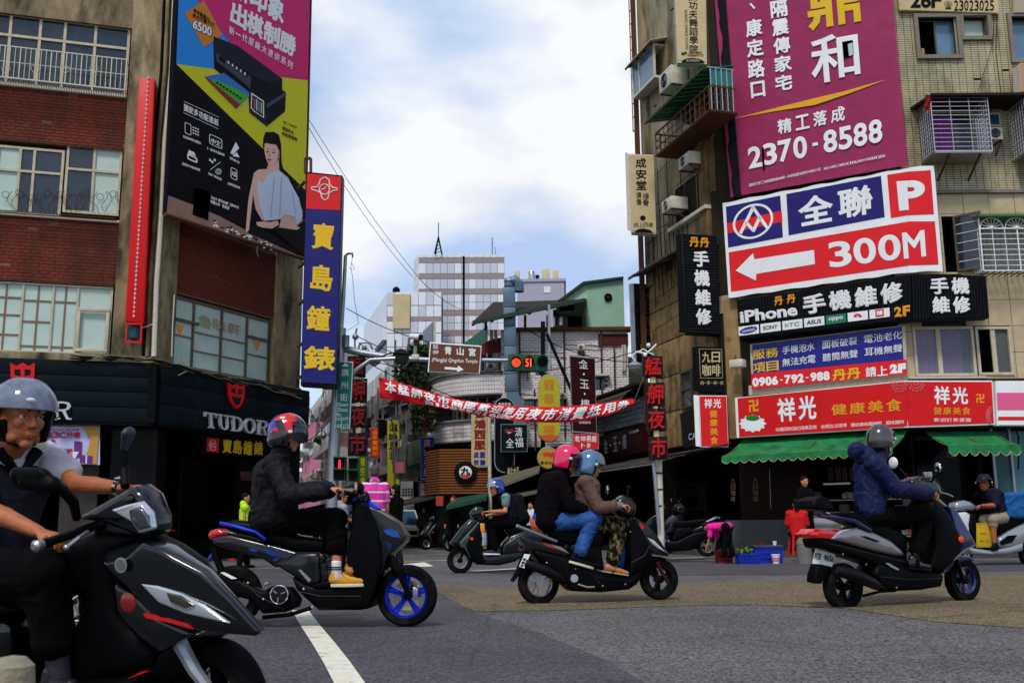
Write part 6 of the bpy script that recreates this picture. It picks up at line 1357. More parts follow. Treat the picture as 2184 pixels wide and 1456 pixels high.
def tea(F,t):
 MB().row(F,'清',(1098,911,1114,931),.01,gap=0).row(F,'全',(1079,934,1096,954),.01,gap=0).row(F,'福',(1098,933,1116,953),.01,gap=0).obj('lettering',M_wprint,t)
 MB().poly(F,[(1086+9*s*.0625*16*math.sin(a)**3/16*1.0*1,920-9*(13*math.cos(a)-5*math.cos(2*a)-2*math.cos(3*a)-math.cos(4*a))/16)if False else(1086+10*math.sin(a)**3,920-9*(13*math.cos(a)-5*math.cos(2*a)-2*math.cos(3*a)-math.cos(4*a))/17)for s in(1,)for a in[k*math.pi/12 for k in range(24)]],.01).obj('heart_emblem',mat('dark_red_print',(.30,.01,.02),.5),t)
 MB().tube([F.P(1082+k*1.3,921+2.2*math.sin(k/6*math.pi),.02)for k in range(7)],.012,4).obj('smile',M_wprint,t)
vs_('black rounded tea shop sign with a red heart and three white characters',rq_(1068,904,1125,963),None,mat('dark_green_black_sign',(.008,.022,.022),.35),None,30.3,extra=tea)
F=facing(1168,975,29.5);t=thing('round_sign','round yellow sign with orange heart emblems left of the pink helmet','sign',F.P(1168,1001));c=F.P(1169,976)
MB().lathe(c+V((0,.18,0)),(0,-1,0),[(.33,0),(.33,.16),(.31,.18)],28).obj('rim',M_steel,t,smooth=True);MB().lathe(c,(0,-1,0),[(.30,0),(.30,.015)],28).obj('sign_face',mat('mustard_sign',(.50,.33,.02),.45),t)
for dx in(-5,6):MB().poly(F,[(1169+dx+7*math.sin(a)**3,968-6*(13*math.cos(a)-5*math.cos(2*a)-2*math.cos(3*a)-math.cos(4*a))/17)for a in[k*math.pi/10 for k in range(20)]],.03+dx*.001).obj('heart_emblem',mat('orange_red_print',(.6,.08,.02),.5),t)
MB().row(F,'●清全福',(1152,983,1186,989),.03,bold=.02).obj('lettering',mat('brown_print',(.1,.02,.01),.5),t)
def tail(F,t):MB().row(F,'皮服',[(1009,963),(1036,963),(1036,976),(1009,976)],.01,bold=.06).row(F,'衣飾',(1009,979,1036,992),.01,bold=.06).obj('lettering',M_blu,t)
vs_('cream tailor sign with big red and blue characters hanging under the red street banner',rq_(1005,860,1043,996),'嘉鴻西服',M_ctan,mat('dull_red_letters',(.28,.012,.012),.5),31.6,[(1011,870),(1036,870),(1036,960),(1011,960)],.06,extra=tail)
vs_('orange vertical sign with dark characters above the blue one',rq_(898,850,925,920),'沙阿扎當鋪',M_org,M_bprint,34.5,[(905,856),(917,856),(917,915),(905,915)],.02)
vs_('blue vertical sign with pink emblem characters under the orange one',rq_(897,931,925,1022),'理容名店',M_blu,mat('pinkish_letters',(.65,.35,.28),.5),34.5,[(904,936),(918,936),(918,1015),(904,1015)],.03)
vs_('smaller faded blue poster sign under the blue vertical sign',rq_(893,1025,912,1062),'指壓',mat('faded_blue_sign',(.04,.06,.25),.6,var=.4,vs=6),mat('pinkish_letters',(.65,.35,.28),.5),35)
vs_('cream tailor sign with black and orange characters between the yellow and blue signs',rq_(864,942,891,1026),'統帥',mat('pale_cream_sign',(.50,.46,.38),.5,var=.1),mat('navy_letters',(.02,.02,.12),.5),38,[(870,948),(885,948),(885,979),(870,979)],.06,extra=lambda F,t:MB().col(F,'帥仕洋服',(872,982,883,1018),.01).obj('lettering',mat('dull_orange_letters',(.45,.12,.06),.5),t))
vs_('long olive yellow foot massage sign with black characters',rq_(826,895,852,1040),'漢峰足道',M_oyel,M_bprint,40,[(829,902),(849,902),(848,980),(830,980)],.02)
vs_('red vertical sign with gold characters left of the yellow sign',rq_(790,912,810,976),'金多寶銀坊',M_red,M_gold,43,None,.03)
vs_('bright green vertical sign with yellow characters behind the pedestrian signal',rq_(765,970,782,1060),'養生會館',mat('bright_green_sign',(.04,.28,.02),.5),M_yel,44,None,.03)
vs_('small dark blank board between the red and yellow signs',rq_(806,893,826,935),None,M_black,None,42)
vs_('pale lilac board under the dark blank board',rq_(812,936,825,985),None,mat('lilac_board',(.38,.35,.38),.6),None,42.5)
vs_('white parking sign with a blue P in front of the grey haired man',rq_(790,985,803,1020),'P',M_wprint,mat('logo_navy',(.02,.05,.30),.5),45)
vs_('small red and white price sign hanging in the street',rq_(843,985,865,1008),None,mat('pink_white_board',(.60,.22,.22),.6,var=.6,vs=40),None,37)
vs_('white menu board with rows of dark pictures',rq_(854,1026,881,1059),None,mat('menu_white',(.45,.42,.40),.6),None,36,extra=lambda F,t:[MB().poly(F,rq_(858+i*6,1041+j*6,862+i*6,1045+j*6),.01).obj('menu_picture',M_bprint,t)for i in range(4)for j in range(3)])
vs_('yellow banner sign low behind the thin grey pole',rq_(826,1022,852,1036),None,M_oyel,None,39)
vs_('faded orange shop poster hung under the green street sign',[(715,916),(743,917),(741,952),(712,951)],None,mat('poster_peach',(.55,.30,.20),.6,var=.35,vs=10),None,24.3,thk=.05,extra=lambda F,t:(MB().poly(F,[(716,918),(742,919),(742,923),(716,922)],.006).obj('white_strip',M_wprint,t),MB().poly(F,[(724,947),(735,947),(735,950),(724,950)],.006).obj('yellow_strip',M_yel,t)))
for i,(x0,y0,x1,y1,Y,c_,s_)in enumerate(((800,980,809,1040,47,(.5,.45,.40),'平價快炒'),(783,1030,796,1062,46,(.04,.20,.12),'青草茶'),(868,900,880,938,39,(.45,.42,.42),''),(930,1058,945,1078,31,(.5,.06,.05),''),(755,985,763,1050,50,(.35,.02,.02),'牛肉麵'),(878,872,890,905,37,(.10,.11,.12),''),(735,1075,750,1110,40,(.35,.40,.55),''),(806,990,822,1030,44,(.30,.05,.16),'夜市小吃'))):
 vs_(('pale brown','dark green','pale grey','small red','deep red','charcoal','pale blue','wine coloured')[i]+' hanging sign board '+('left of the yellow sign','beside the parking sign','above the cream tailor sign','under the wooden slat box','behind the pedestrian signal','under the creeper plants','left of the striped man','below the lilac board')[i],rq_(x0,y0,x1,y1),s_ or None,mat('street_sign_%d'%i,c_,.5,var=.2),M_wprint if c_[0]<.45 else M_bprint,Y,bold=0)
def nm(label,boxes,Y,red):
 F=facing(boxes[0][0],boxes[-1][3],Y);t=thing('night_market_sign',label,'sign',F.P((boxes[-1][0]+boxes[-1][2])/2,boxes[-1][3]))
 for ch,b in zip('艋舺夜市',boxes):
  MB().pbox(F,b[0]-3,b[1]-3,b[2]+3,b[3]+4,-.12,0).obj('letter_box',mat('grey_black_board',(.035,.033,.036),.6,var=.2),t);MB().text(F,ch,b,.06,bold=.035,thk=.05).obj('lettering',red,t)
 for b,c in zip(boxes,boxes[1:]):MB().pbox(F,(b[0]+b[2])/2-5,b[3]+3,(b[0]+b[2])/2+5,c[1]-2,-.1,.02).obj('spacer',M_ctan,t)
 return t
M_nr=mat('neon_red_letters',(.50,.012,.010),.5)
nm('right hand night market sign, four red characters on dark boards up the pole',[(1375,762,1411,801),(1380,818,1415,863),(1382,873,1418,915),(1388,933,1421,975)],19.8,M_nr)
nm('left hand night market sign, four dark red characters behind the green street sign',[(744,762,776,800),(748,810,779,855),(749,868,779,908),(745,925,780,968)],27.5,mat('dark_red_letters',(.25,.010,.010),.5))
def pend(label,x,y,Y,s=1):
 F=facing(x,y,Y);t=thing('street_lantern',label,'street lamp',F.P(x,y));k=Y/2120
 MB().lathe(F.P(x,y+17),(0,0,1),[(.02*s,0),(.22*s,.14*s),(.26*s,.26*s)],16).obj('glass_bowl',mat('smoky_lamp_glass',(.34,.35,.38),.2),t,smooth=True)
 MB().lathe(F.P(x,y+2),(0,0,1),[(.30*s,0),(.26*s,.05*s),(.08*s,.16*s),(.05*s,.28*s)],16).obj('lamp_cap',M_steel,t,smooth=True)
 return F,t
F,t=pend('grey bell street lantern on a white scroll arm right of the banner',1354,778,19.8,.55)
MB().tube([F.P(*p)for p in((1354,772),(1348,758),(1358,750),(1378,754),(1392,742),(1400,734))],.02,6).tube([F.P(*p)for p in((1360,752),(1372,744),(1384,752),(1394,756))],.015,6).ell(F.P(1383,736),.045).ell(F.P(1376,757),.04).obj('scroll_arm',M_white,t,smooth=True)
F,t=pend('grey bell street lantern on a scroll arm at the left sign post',798,765,27,.75)
MB().tube([F.P(*p)for p in((764,745),(768,732),(780,729),(790,733),(796,748),(797,760))],.035,6).tube([F.P(735,746),F.P(800,750)],.05,6).tube([F.P(757,757),F.P(757,722),F.P(761,700)],.03,6).ell(F.P(758,718),.09).ell(F.P(777,742),.08).obj('scroll_arm',M_steel,t,smooth=True)
tp=thing('sign_pole','leaning whitish steel pole under the right night market sign','pole',ground(1413,1180));F=facing(1405,1180,19.9)
MB().tube([F.P(1402,770,-.15),F.P(1405,980,-.15),F.P(1411,1180,-.15)],.065,10).obj('post',M_offw,tp,smooth=True);MB().tube([F.P(1393,986,0),F.P(1396,1010,0),F.P(1405,1120,0)],.035,8).obj('strut',M_steel,tp,smooth=True)
MB().row(F,'▯',(1300,0,1301,1),0)if False else None
for y in(1010,1045,1080):MB().lathe(F.P(1406,y,-.15),(0,0,1),[(.075,0),(.075,.03)],10).obj('band_clamp',M_black,tp)
F=facing(720,1100,24.0)
lp=thing('traffic_pole','grey steel traffic signal pole with long mast arm beside the navy sign','traffic pole',ground(703,1180));lp.location=F.P(705,1190);W[lp]=V(lp.location)
MB().tube([F.P(703,1195),F.P(712,960),F.P(727,700)],[.15,.14,.13],12).obj('post',M_steel,lp,smooth=True)
MB().tube([F.P(727,705),F.P(732,640),F.P(737,545)],[.06,.05,.045],8).tube([F.P(737,545),F.P(742,541),F.P(752,541),F.P(752,548)],.03,6).obj('upper_pole',M_steel,lp,smooth=True)
MB().lathe(F.P(738,741,.1),(0,0,1),[(.08,0),(.08,.26),(.085,.27),(.085,.30)],12).obj('pole_cap',M_steel,lp,smooth=True)
MB().tube([F.P(727,742),F.P(770,752),F.P(850,764),F.P(912,767),F.P(1085,768)],[.10,.085,.075,.06,.045],10).obj('mast_arm',M_steel,lp,smooth=True)
MB().tube([F.P(712,850,.1),F.P(738,815,.1),F.P(760,788,.1),F.P(790,767,.1),F.P(843,764,.1)],.05,8).obj('mast_arm',M_steel,lp,smooth=True)
MB().tube([F.P(765,757,.12),F.P(800,765,.12),F.P(835,752,.12),F.P(870,755,.12)],.02,6).obj('cable',M_cable,lp)
MB().tube([F.P(752,548),F.P(748,570),F.P(752,590),F.P(756,640),F.P(765,690),F.P(740,705)],.006,4).tube([F.P(750,560),F.P(757,575),F.P(745,572)],.006,4).obj('loose_wire',M_cable,lp)
c=F.P(855,761,.05);MB().lathe(c,(0,-1,0),[(.17,0),(.20,.02),(.20,.05),(.17,.06)],24).obj('signal_back',mat('dark_brown_metal',(.035,.03,.03),.5),lp,smooth=True)
MB().pbox(F,878,755,893,766,-.1,.1).obj('clamp',M_offw,lp,bev=.01);MB().tube([F.P(885,755),F.P(886,735)],.045,8).obj('camera_stem',M_steel,lp)
t=thing('camera','white security camera tube on the traffic mast arm','camera',F.P(888,733));MB().tube([F.P(876,717,.1),F.P(895,719,.2)],.07,12).obj('camera_body',M_white,t,smooth=True);MB().tube([F.P(895,719,.2),F.P(900,719.5,.22)],.075,12).obj('lens_hood',M_black,t,smooth=True);MB().pbox(F,882,724,893,735,0,.1).obj('bracket',M_rust,t)
t=sign('direction_sign','brown temple direction sign with white arrow hung on the mast arm','sign',F,[(917,729),(1027,737),(1023,797),(912,793)],.14,.04,M_wprint)
MB().prism(F,[F.uz(x,y,.15)for x,y in[(919,732),(1025,739.5),(1021,795),(914.5,791)]],.14,.15).obj('brown_face',mat('brown_sign_face',(.17,.065,.02),.45,var=.05),t,fix=True)
MB().row(F,'艋',[(923,733),(936,734),(935,744),(922,743)],.154).row(F,'舺',[(923,746),(936,747),(935,756),(922,755)],.154).row(F,'青山宮',[(943,738),(1020,743),(1020,760),(943,755)],.154,bold=.03,gap=.42).obj('lettering',M_wprint,t)
MB().text(F,'(Mengjia) Qingshan Temple',[(922,762),(1019,766),(1018,777),(921,773)],.154,bold=.01).obj('lettering',M_wprint,t)
MB().poly(F,[(949,782),(976,784),(977,779),(989,788),(975,793),(975,789),(948,787)],.154).obj('arrow',M_wprint,t)
tl=thing('traffic_light','horizontal green traffic light with lit red lamp and red 51 countdown','traffic light',F.P(1125,790));M_tg=mat('signal_green_metal',(.008,.13,.07),.4)
MB().prism(F,[F.uz(x,y,.2)for x,y in[(1083,757),(1088,755),(1165,756),(1169,760),(1168,790),(1087,789),(1083,784)]],-.02,.2).obj('housing',M_tg,tl,fix=True)
red=mat('lit_red_lamp',(1.0,.10,.03),.4,emit=2.2)
for x,lit in((1101,1),(1128,2),(1157,0)):
 c=F.P(x,773,.2);MB().lathe(c,(0,-1,0),[(.135,0),(.135,.02),(.115,.02),(.115,.005)],22,close=True).obj('lens_ring',M_tg,tl,smooth=True);MB().lathe(c,(0,-1,0),[(.115,0),(.115,.006)],20).obj('lens',M_black if lit!=1 else mat('lamp_back',(.1,.01,.01),.4),tl)
 mb=MB();g=[]
 for k in range(15):a=R(-30+240*k/14);g+=[c+V((.135*math.cos(a),0,.135*math.sin(a))),c+V((.14*math.cos(a),-.16-.06*math.sin(a),.14*math.sin(a)+.0))]
 mb.add(g,[(2*i,2*i+2,2*i+3,2*i+1)for i in range(14)]).obj('visor',M_tg,tl,smooth=True)
 if lit==1:
  mb=MB()
  for i in range(-5,6):
   for j in range(-5,6):
    if i*i+j*j<27:mb.ell(c+V((i*.02,-.01,j*.02)),(.009,.004,.009),nu=6,nv=4)
  mb.obj('led_array',red,tl)
 if lit==2:MB().row(F,'51',(1120,764,1136,782),.215,bold=.03,gap=.08).obj('countdown_digits',red,tl)
mb=MB()
for k in range(14):mb.bar(F.P(1090+k*5.6,790,.1),F.P(1090+k*5.6,793,.1),.008)
mb.obj('bird_spikes',M_rust,tl)
t=sign('street_name_sign','tall teal street name sign reading Guan Zhou St. on the signal pole','sign',F,[(721,769),(753,771),(746,914),(714,911)],.22,.03,M_wprint);M_teal=mat('teal_sign_face',(.01,.24,.19),.4)
MB().prism(F,[F.uz(x,y,.23)for x,y in[(722.5,771),(751.5,773),(744.5,912),(715.5,909)]],.22,.23).obj('teal_face',M_teal,t,fix=True)
MB().poly(F,[(729,781),(744,781),(737,773)],.234).obj('arrow',M_wprint,t)
for ch,b in zip('廣州街',((728,786,744,802),(727,813,742,829),(725,839,741,855))):MB().text(F,ch,b,.234).obj('lettering',M_wprint,t)
for s,b in(('Guan',(719,858,742,866)),('Zhou',(718,869,741,877)),('St.',(717,880,728,887)),('222',(716,890,727,896)),('277',(730,890,743,896)),('154',(716,904,728,911)),('213',(731,904,743,911))):MB().text(F,s,b,.234,bold=.015).obj('lettering',M_wprint,t)
MB().poly(F,[(728,888),(729,888),(728.5,911),(727.5,911)],.234).obj('divider',M_wprint,t)
def pedsig(label,x0,y0,x1,y1,lit,Fx=F,o=.15):
 t=thing('pedestrian_signal',label,'signal',Fx.P((x0+x1)/2,y1,o));ym=(y0+y1)/2;MB().pbox(Fx,x0,y0,x1,y1,o-.2,o).obj('housing',M_tg,t,bev=.015)
 for a,b in((y0,ym),(ym,y1)):
  MB().pbox(Fx,x0+3,a+3,x1-3,b-2,o,o+.01).obj('lens',M_black,t)
  MB().hexa([Fx.P(x0-1,a,o),Fx.P(x1+1,a,o),Fx.P(x1+1,a+2,o+.22),Fx.P(x0-1,a+2,o+.22),Fx.P(x0-1,a-1,o),Fx.P(x1+1,a-1,o),Fx.P(x1+1,a+1,o+.22),Fx.P(x0-1,a+1,o+.22)]).obj('visor',M_tg,t)
  for xx in(x0,x1):MB().add([Fx.P(xx,a,o),Fx.P(xx,b-5,o),Fx.P(xx,a+3,o+.2)],[(0,1,2)]).obj('visor_side',M_tg,t)
 if lit:xc=(x0+x1)/2;MB().ell(Fx.P(xc,y0+9,o+.02),(.025,.01,.03)).cap(Fx.P(xc,y0+14,o+.02),Fx.P(xc,y0+19,o+.02),.032,.024).cap(Fx.P(xc-1.5,y0+19,o+.02),Fx.P(xc-1.5,y0+26,o+.02),.014).cap(Fx.P(xc+1.5,y0+19,o+.02),Fx.P(xc+1.5,y0+26,o+.02),.014).obj('red_man',mat('red_man_led',(1,.05,.06),.4,emit=1.6),t,smooth=True)
pedsig('green pedestrian signal with a lit red standing man below the poster',711,973,737,1024,True)
pedsig('second green signal head turned sideways beside the red man signal',743,975,764,1026,False)
F0=V(F.P(808,827));wb2=thing('street_banner','sagging red cloth banner with white characters strung across the street','banner',F.P(1080,900))
pL=ray(808,827);A_=CAMP+pL*(24.2/pL.y);pR=ray(1352,856);B_=CAMP+pR*(20.6/pR.y);FRB=Fr(V((A_.x,A_.y,0)),V((B_.x-A_.x,B_.y-A_.y,0)))
topk=[(808,804),(860,818),(911,834),(970,850),(1028,859),(1080,864),(1128,867),(1190,867),(1248,863),(1300,857),(1350,849)]
botk=[(810,849),(862,856),(915,864),(965,874),(1011,884),(1060,892),(1105,898),(1168,901),(1228,900),(1295,885),(1355,863)]
def bl(u,v):
 u=min(max(u,0),1)*10;i=min(9,int(u));f=u-i;a=V(topk[i]).lerp(V(topk[i+1]),f);b=V(botk[i]).lerp(V(botk[i+1]),f);return a.lerp(b,v)
rip=lambda u,v:.035*math.sin(u*19+v*2.2)*(.4+v)+.05*math.sin(v*3.1)+.015*math.sin(u*57-v*6)
g=[]
for i in range(81):
 for j in range(9):p=bl(i/80,j/8);g.append(FRB.P(p.x,p.y,rip(i/80,j/8)))
MB().add(g,[(i*9+j,(i+1)*9+j,(i+1)*9+j+1,i*9+j+1)for i in range(80)for j in range(8)]).obj('cloth',mat('bright_red_cloth',(.62,.008,.025),.65,var=.08),wb2,smooth=True)
def btxt(s,u0,u1,v0,v1,bold):
 n=len(s);mb=MB()
 for i,ch in enumerate(s):
  vs,fs,_=textdata(ch,bold,0.0);out=[];w=(u1-u0)/n;a,b=(.06,.94)if ch not in '1' else(.3,.7)
  for v in vs:
   u=u0+w*(i+a+(b-a)*v.x);q=v0+(v1-v0)*(1-v.y);p=bl(u,q);out.append(FRB.P(p.x,p.y,rip(u,q)+.016+v.z*.004))
  mb.add(out,fs)
 mb.obj('lettering',M_wprint,wb2)
btxt('本艋舺夜市商圈歡迎',.02,.50,.06,.66,.03);btxt('使用夜市消費抵用券',.50,.985,.10,.88,.03);btxt('自108年9月16日起',.185,.56,.68,.95,.02)
for(x,y),(x2,y2),Fy in(((808,827),(752,800),F),((1352,856),(1372,805),F)):wire([FRB.P(x,y),Fy.P(x2,y2,0)if x<1000 else facing(1372,805,19.8).P(1372,805)],.008,'rope','thin rope tying the red banner to the left pole' if x<1000 else 'thin rope tying the red banner to the right pole',M_offw)
Fw=facing(900,700,30)
for i,(a,b,s_)in enumerate((((657,252),(900,600),.2),((657,270),(880,590),.25),((900,600),(985,660),.1))):
 wire([facing(*a,26).P(*a),facing(*b,34).P(*b)],.009,'cable',('long thin cable rising from the tower foot to the billboard, upper of two','long thin cable below its twin, from the billboard towards the tower','short thin cable crossing in front of the tower face')[i],sag=s_)
for i,(a,b,s_,lb)in enumerate((((738,657),(912,728),.1,'cable from the tall pole down to the brown direction sign'),((760,716),(1100,790),.35,'uppermost slack cable behind the mast arm'),((765,731),(1180,870),.6,'slack cable crossing behind the brown sign to the tiled house'),((790,770),(1370,745),.5,'level cable passing in front of the tiled house'),((800,782),(1340,840),.8,'lowest sagging cable in front of the tiled house'),((640,945),(718,870),.2,'cable from the dark corner pier to the green street sign'),((655,860),(716,935),.2,'cable dropping from the navy sign to the signal pole'),((1120,700),(1380,770),.3,'cable from the duct to the right lantern'),((660,1015),(705,1012),.1,'short low cable in the gap left of the signal'))):
 wire([facing(*a,26).P(*a),facing(*b,27).P(*b)],.012,'cable',lb,sag=s_)
def slab(px,Y0,Y1,m_,label,thk=.04):
 pts=[CAMP+ray(x,y)*(Y/ray(x,y).y)for(x,y),Y in zip(px,(Y0,Y0,Y1,Y1))];o=MB().hexa([p-V((0,0,thk))for p in pts]+pts).obj('awning',m_,fix=True);return tag(o,label,'awning')
slab([(952,1078),(1038,1058),(1042,1050),(968,1062)],29.5,31.5,mat('dark_green_awning',(.02,.10,.07),.7),'dark green stall awning behind the rider in the blue helmet',.12)
slab([(1066,1036),(1150,1004),(1152,992),(1058,1018)],27,29,mat('beige_awning',(.17,.145,.11),.8,var=.3),'beige stall awning left of the pink helmet',.06)
slab([(1100,1058),(1155,1046),(1156,1040),(1098,1050)],26,28,mat('beige_awning',(.17,.145,.11),.8),'lower small beige stall awning behind the couple',.05)
slab([(843,1078),(950,1052),(955,1046),(846,1068)],34,36,mat('olive_awning',(.12,.11,.07),.8,var=.3),'olive grey market awning above the white car',.08)
t=sign('shop_sign','small dark shop sign with two pale characters under the oval sign','sign',facing(1095,1020,29),rq_(1078,992,1110,1022),0,.1,M_black)
MB().row(facing(1095,1020,29),'養生食品',(1082,996,1107,1016),.01,bold=.01).obj('lettering',M_ctan,t)
for x0,y0,x1,y1,Yd in((1015,965,1110,1010,31),):MB()
t=thing('arcade_shade','unlit market arcade behind the stalls along the right of the side street','building',FSM.L(-6,0));MB().box(FSM,-30,.0,0,2.5,.04,.08).obj('shade_sheet',M_dark,t)  # near-black sheets stand in for the shade inside the arcade
MB().box(FM,ml-2.6,mr,1.9,3.4,-1,-.9).obj('shade_band',M_dark,t)
tg=thing('thin_pole','thin grey pole standing among the hanging signs in the side street','pole',ground(840,1135));MB().tube([facing(840,1100,34).P(843,1100),facing(840,1100,34).P(840,900)],.035,6).obj('post',M_steel,tg)
tg=thing('thin_pole','cream drain post next to the cream tailor sign','pole',facing(1045,1120,31.4).P(1046,1120));MB().tube([facing(1045,1120,31.4).P(1046,1120),facing(1045,1120,31.4).P(1043,860)],.06,8).obj('post',M_offw,tg)
#  figure and scooter builders
def organic(mb,vox,sm,name,m,par,fold=0.0,ff=9.0,sd=0,label=None,st=(1,1,1)):
 me=modmesh(mb.mesh(),[('REMESH',dict(mode='VOXEL',voxel_size=vox)),('SMOOTH',dict(factor=.5,iterations=sm))])
 if fold:
  o=V((sd*7.3,sd*3.1,0));vs=[(v.co.copy(),v.normal.copy())for v in me.vertices]
  for v,(c,n)in zip(me.vertices,vs):
   q=V((c.x*st[0],c.y*st[1],c.z*st[2]))*ff+o;w_=noise.noise_vector(q*.5)*.9;r_=1-2.4*abs(noise.noise(q*.9+w_));r2=1-2.4*abs(noise.noise(q*2.1+w_*2+V((5,1,2))))
   v.co=c+n*fold*(.5*noise.noise(q*.6)+.55*r_*abs(r_)+.25*r2)
 me.shade_smooth();return put(name,me,m,par,label)
class Loc:
 def __init__(s,c,f,up=None):
  s.c=V(c);s.f=V(f).normalized();z=V(up or(0,0,1));s.r=s.f.cross(z).normalized();s.z=s.r.cross(s.f)
 def p(s,x,y,z):return s.c+s.r*x+s.f*y+s.z*z
 def B(s):return(s.r,s.f,s.z)
def head_mb(mb,H,k=1.0):
 e=lambda x,y,z,a,b,c,**q:mb.ell(H.p(x*k,y*k,z*k),(a*k,b*k,c*k),H.B(),**q)
 e(0,-.012,.035,.076,.098,.088,nu=20,nv=14);e(0,.022,-.03,.063,.07,.075,nu=18,nv=12);e(0,.058,-.094,.026,.026,.022)
 for s in(-1,1):
  e(s*.036,.062,-.012,.026,.026,.026);e(s*.03,.083,.036,.026,.012,.011);e(s*.077,-.008,-.012,.012,.022,.034);e(s*.045,.02,-.07,.022,.04,.025);e(s*.011,.100,-.026,.008,.010,.007)
 mb.cap(H.p(0,.086*k,.022*k),H.p(0,.106*k,-.022*k),.009*k,.012*k);e(0,.088,-.055,.022,.012,.0055);e(0,.086,-.066,.019,.012,.0065)
def hand_mb(mb,w,f,a,dn,s=1.0,curl=1.0,k=1.0):
 """w wrist, f towards fingers, a across the knuckles, dn palm side"""
 w=V(w);f=V(f).normalized();a=V(a).normalized();dn=V(dn).normalized()
 for i in(-1.2,-.4,.4,1.2):mb.cap(w+a*i*.016*k,w+f*.075*k+a*i*.020*k,.014*k,.0115*k,n=8)
 for i,ln in zip((-1.5,-.5,.5,1.5),(.82,1,.95,.75)):
  b=w+f*.078*k+a*i*.0195*k;d1=(f*(1-.3*curl)+dn*.55*curl).normalized();d2=(f*(.7-.9*curl)+dn*curl).normalized();d3=(-f*(.9*curl-.5)+dn*.6*curl).normalized()
  p1=b+d1*.042*ln*k;p2=p1+d2*.027*ln*k;p3=p2+d3*.020*ln*k
  mb.cap(b,p1,.0105*k,.0095*k,n=8);mb.cap(p1,p2,.0095*k,.0085*k,n=8);mb.cap(p2,p3,.0085*k,.0072*k,n=8)
 t0=w+f*.02*k-a*s*.026*k;t1=t0+(f*.7-a*s*.5+dn*.5).normalized()*.04*k;t2=t1+(f*.6+a*s*.2+dn*.7).normalized()*.03*k
 mb.cap(t0,t1,.014*k,.011*k,n=8);mb.cap(t1,t2,.011*k,.009*k,n=8)
def shoe(par,heel,toe,m,sole,h=.075,w=.04,nm='shoe'):
 heel=V(heel);toe=V(toe);t=(toe-heel);ln=t.length;t.normalize();x=t.cross(V((0,0,1))).normalized();up_=x.cross(t);mb=MB()
 mb.cap(heel+up_*h*.55+t*.03,heel+up_*h*.5+t*ln*.45,h*.52,h*.5,n=12,sq=.8,ax=x);mb.cap(heel+up_*h*.42+t*ln*.4,heel+up_*h*.36+t*(ln-.035),h*.46,h*.36,n=12,sq=1.0,ax=x);mb.cap(heel+up_*h*.6+t*.035,heel+up_*h*1.05+t*.04,h*.5,h*.46,n=12)
 o=organic(mb,.008,3,nm,m,par);s=MB();n=18;lo=[];hi=[]
 for i in range(n):
  a=2*math.pi*i/n;c=heel+t*(ln*.5+ln*.52*math.cos(a))+x*(w*(1+.12*math.cos(a))*math.sin(a));lo.append(c-up_*.012);hi.append(c+up_*.012)
 s.add(lo+hi,[tuple(range(n))[::-1],tuple(range(n,2*n))]+[(i,(i+1)%n,n+(i+1)%n,n+i)for i in range(n)]).obj('sole',sole,o,bev=.004)
 return o
def helmet(par,H,m,r=(.132,.150,.140),visor=None,full=False,c0=(0,-.012,.045),band=None,peak=False,cut=(-.085,.035)):
 def shell(rr,keep,nu=36,nv=24):
  mb=MB().ell(H.p(*c0),rr,H.B(),nu,nv);c=H.p(*c0);f=[]
  for i,v in enumerate(mb.v):
   l=v-c;z=l.dot(H.z)
   if z<-.01:q=min(2.2,(1-min(.97,(z/rr[2])**2))**-.42);mb.v[i]=c+(l-H.z*z)*q+H.z*z
  for fc in mb.f:
   g=sum((mb.v[i]for i in fc),V((0,0,0)))/len(fc)-c;l=(g.dot(H.r),g.dot(H.f),g.dot(H.z))
   if keep(*l):f.append(fc)
  mb.f=f;return mb
 k=(lambda x,y,z:(z>.035 or y<.035+.0*z)and z>cut[0]-.045+.3*max(0,y)-.2*max(0,-y-.05))if not full else(lambda x,y,z:z>-.12)
 me=modmesh(shell(r,k).mesh(),[('SOLIDIFY',dict(thickness=.012)),('SUBSURF',dict(levels=1,render_levels=1))]);me.shade_smooth();h=put('helmet',me,m,par)
 ri=tuple(q*.90 for q in r);me=modmesh(shell(ri,k).mesh(),[('SOLIDIFY',dict(thickness=.01))]);me.shade_smooth();put('helmet_lining',me,M_black,h)
 if visor:
  rv=tuple(q*1.05 for q in r);z0,z1,y0=visor[1]
  me=modmesh(shell(rv,lambda x,y,z:y>y0+.35*max(0,z)and z0<z<z1).mesh(),[('SOLIDIFY',dict(thickness=.003)),('SUBSURF',dict(levels=1,render_levels=1))]);me.shade_smooth();put('visor',me,visor[0],h)
 if peak:p=[H.p(x,.13+y,.075)for x,y in((-.09,0),(-.06,.05),(0,.065),(.06,.05),(.09,0))];MB().hexa([H.p(-.10,.09,.06),H.p(.10,.09,.06),H.p(.06,.20,.045),H.p(-.06,.20,.045),H.p(-.10,.09,.085),H.p(.10,.09,.085),H.p(.06,.20,.055),H.p(-.06,.20,.055)]).obj('peak',m,h,bev=.008,seg=3)
 for s in(-1,1):MB().lathe(H.p(s*(r[0]+.001),.02,.03),H.r*s,[(.018,-.004),(.018,.008),(.010,.010)],12).obj('visor_pivot',M_chrome if not band else band,h,smooth=True)
 MB().tube([H.p(-.075,.0,-.05),H.p(-.062,.03,-.105),H.p(0,.05,-.125),H.p(.062,.03,-.105),H.p(.075,.0,-.05)],.008,6).obj('chin_strap',M_black,h,smooth=True)
 return h
M_eye=mat('eye_white',(.6,.57,.52),.2);M_iris=mat('dark_iris',(.02,.01,.006),.1)
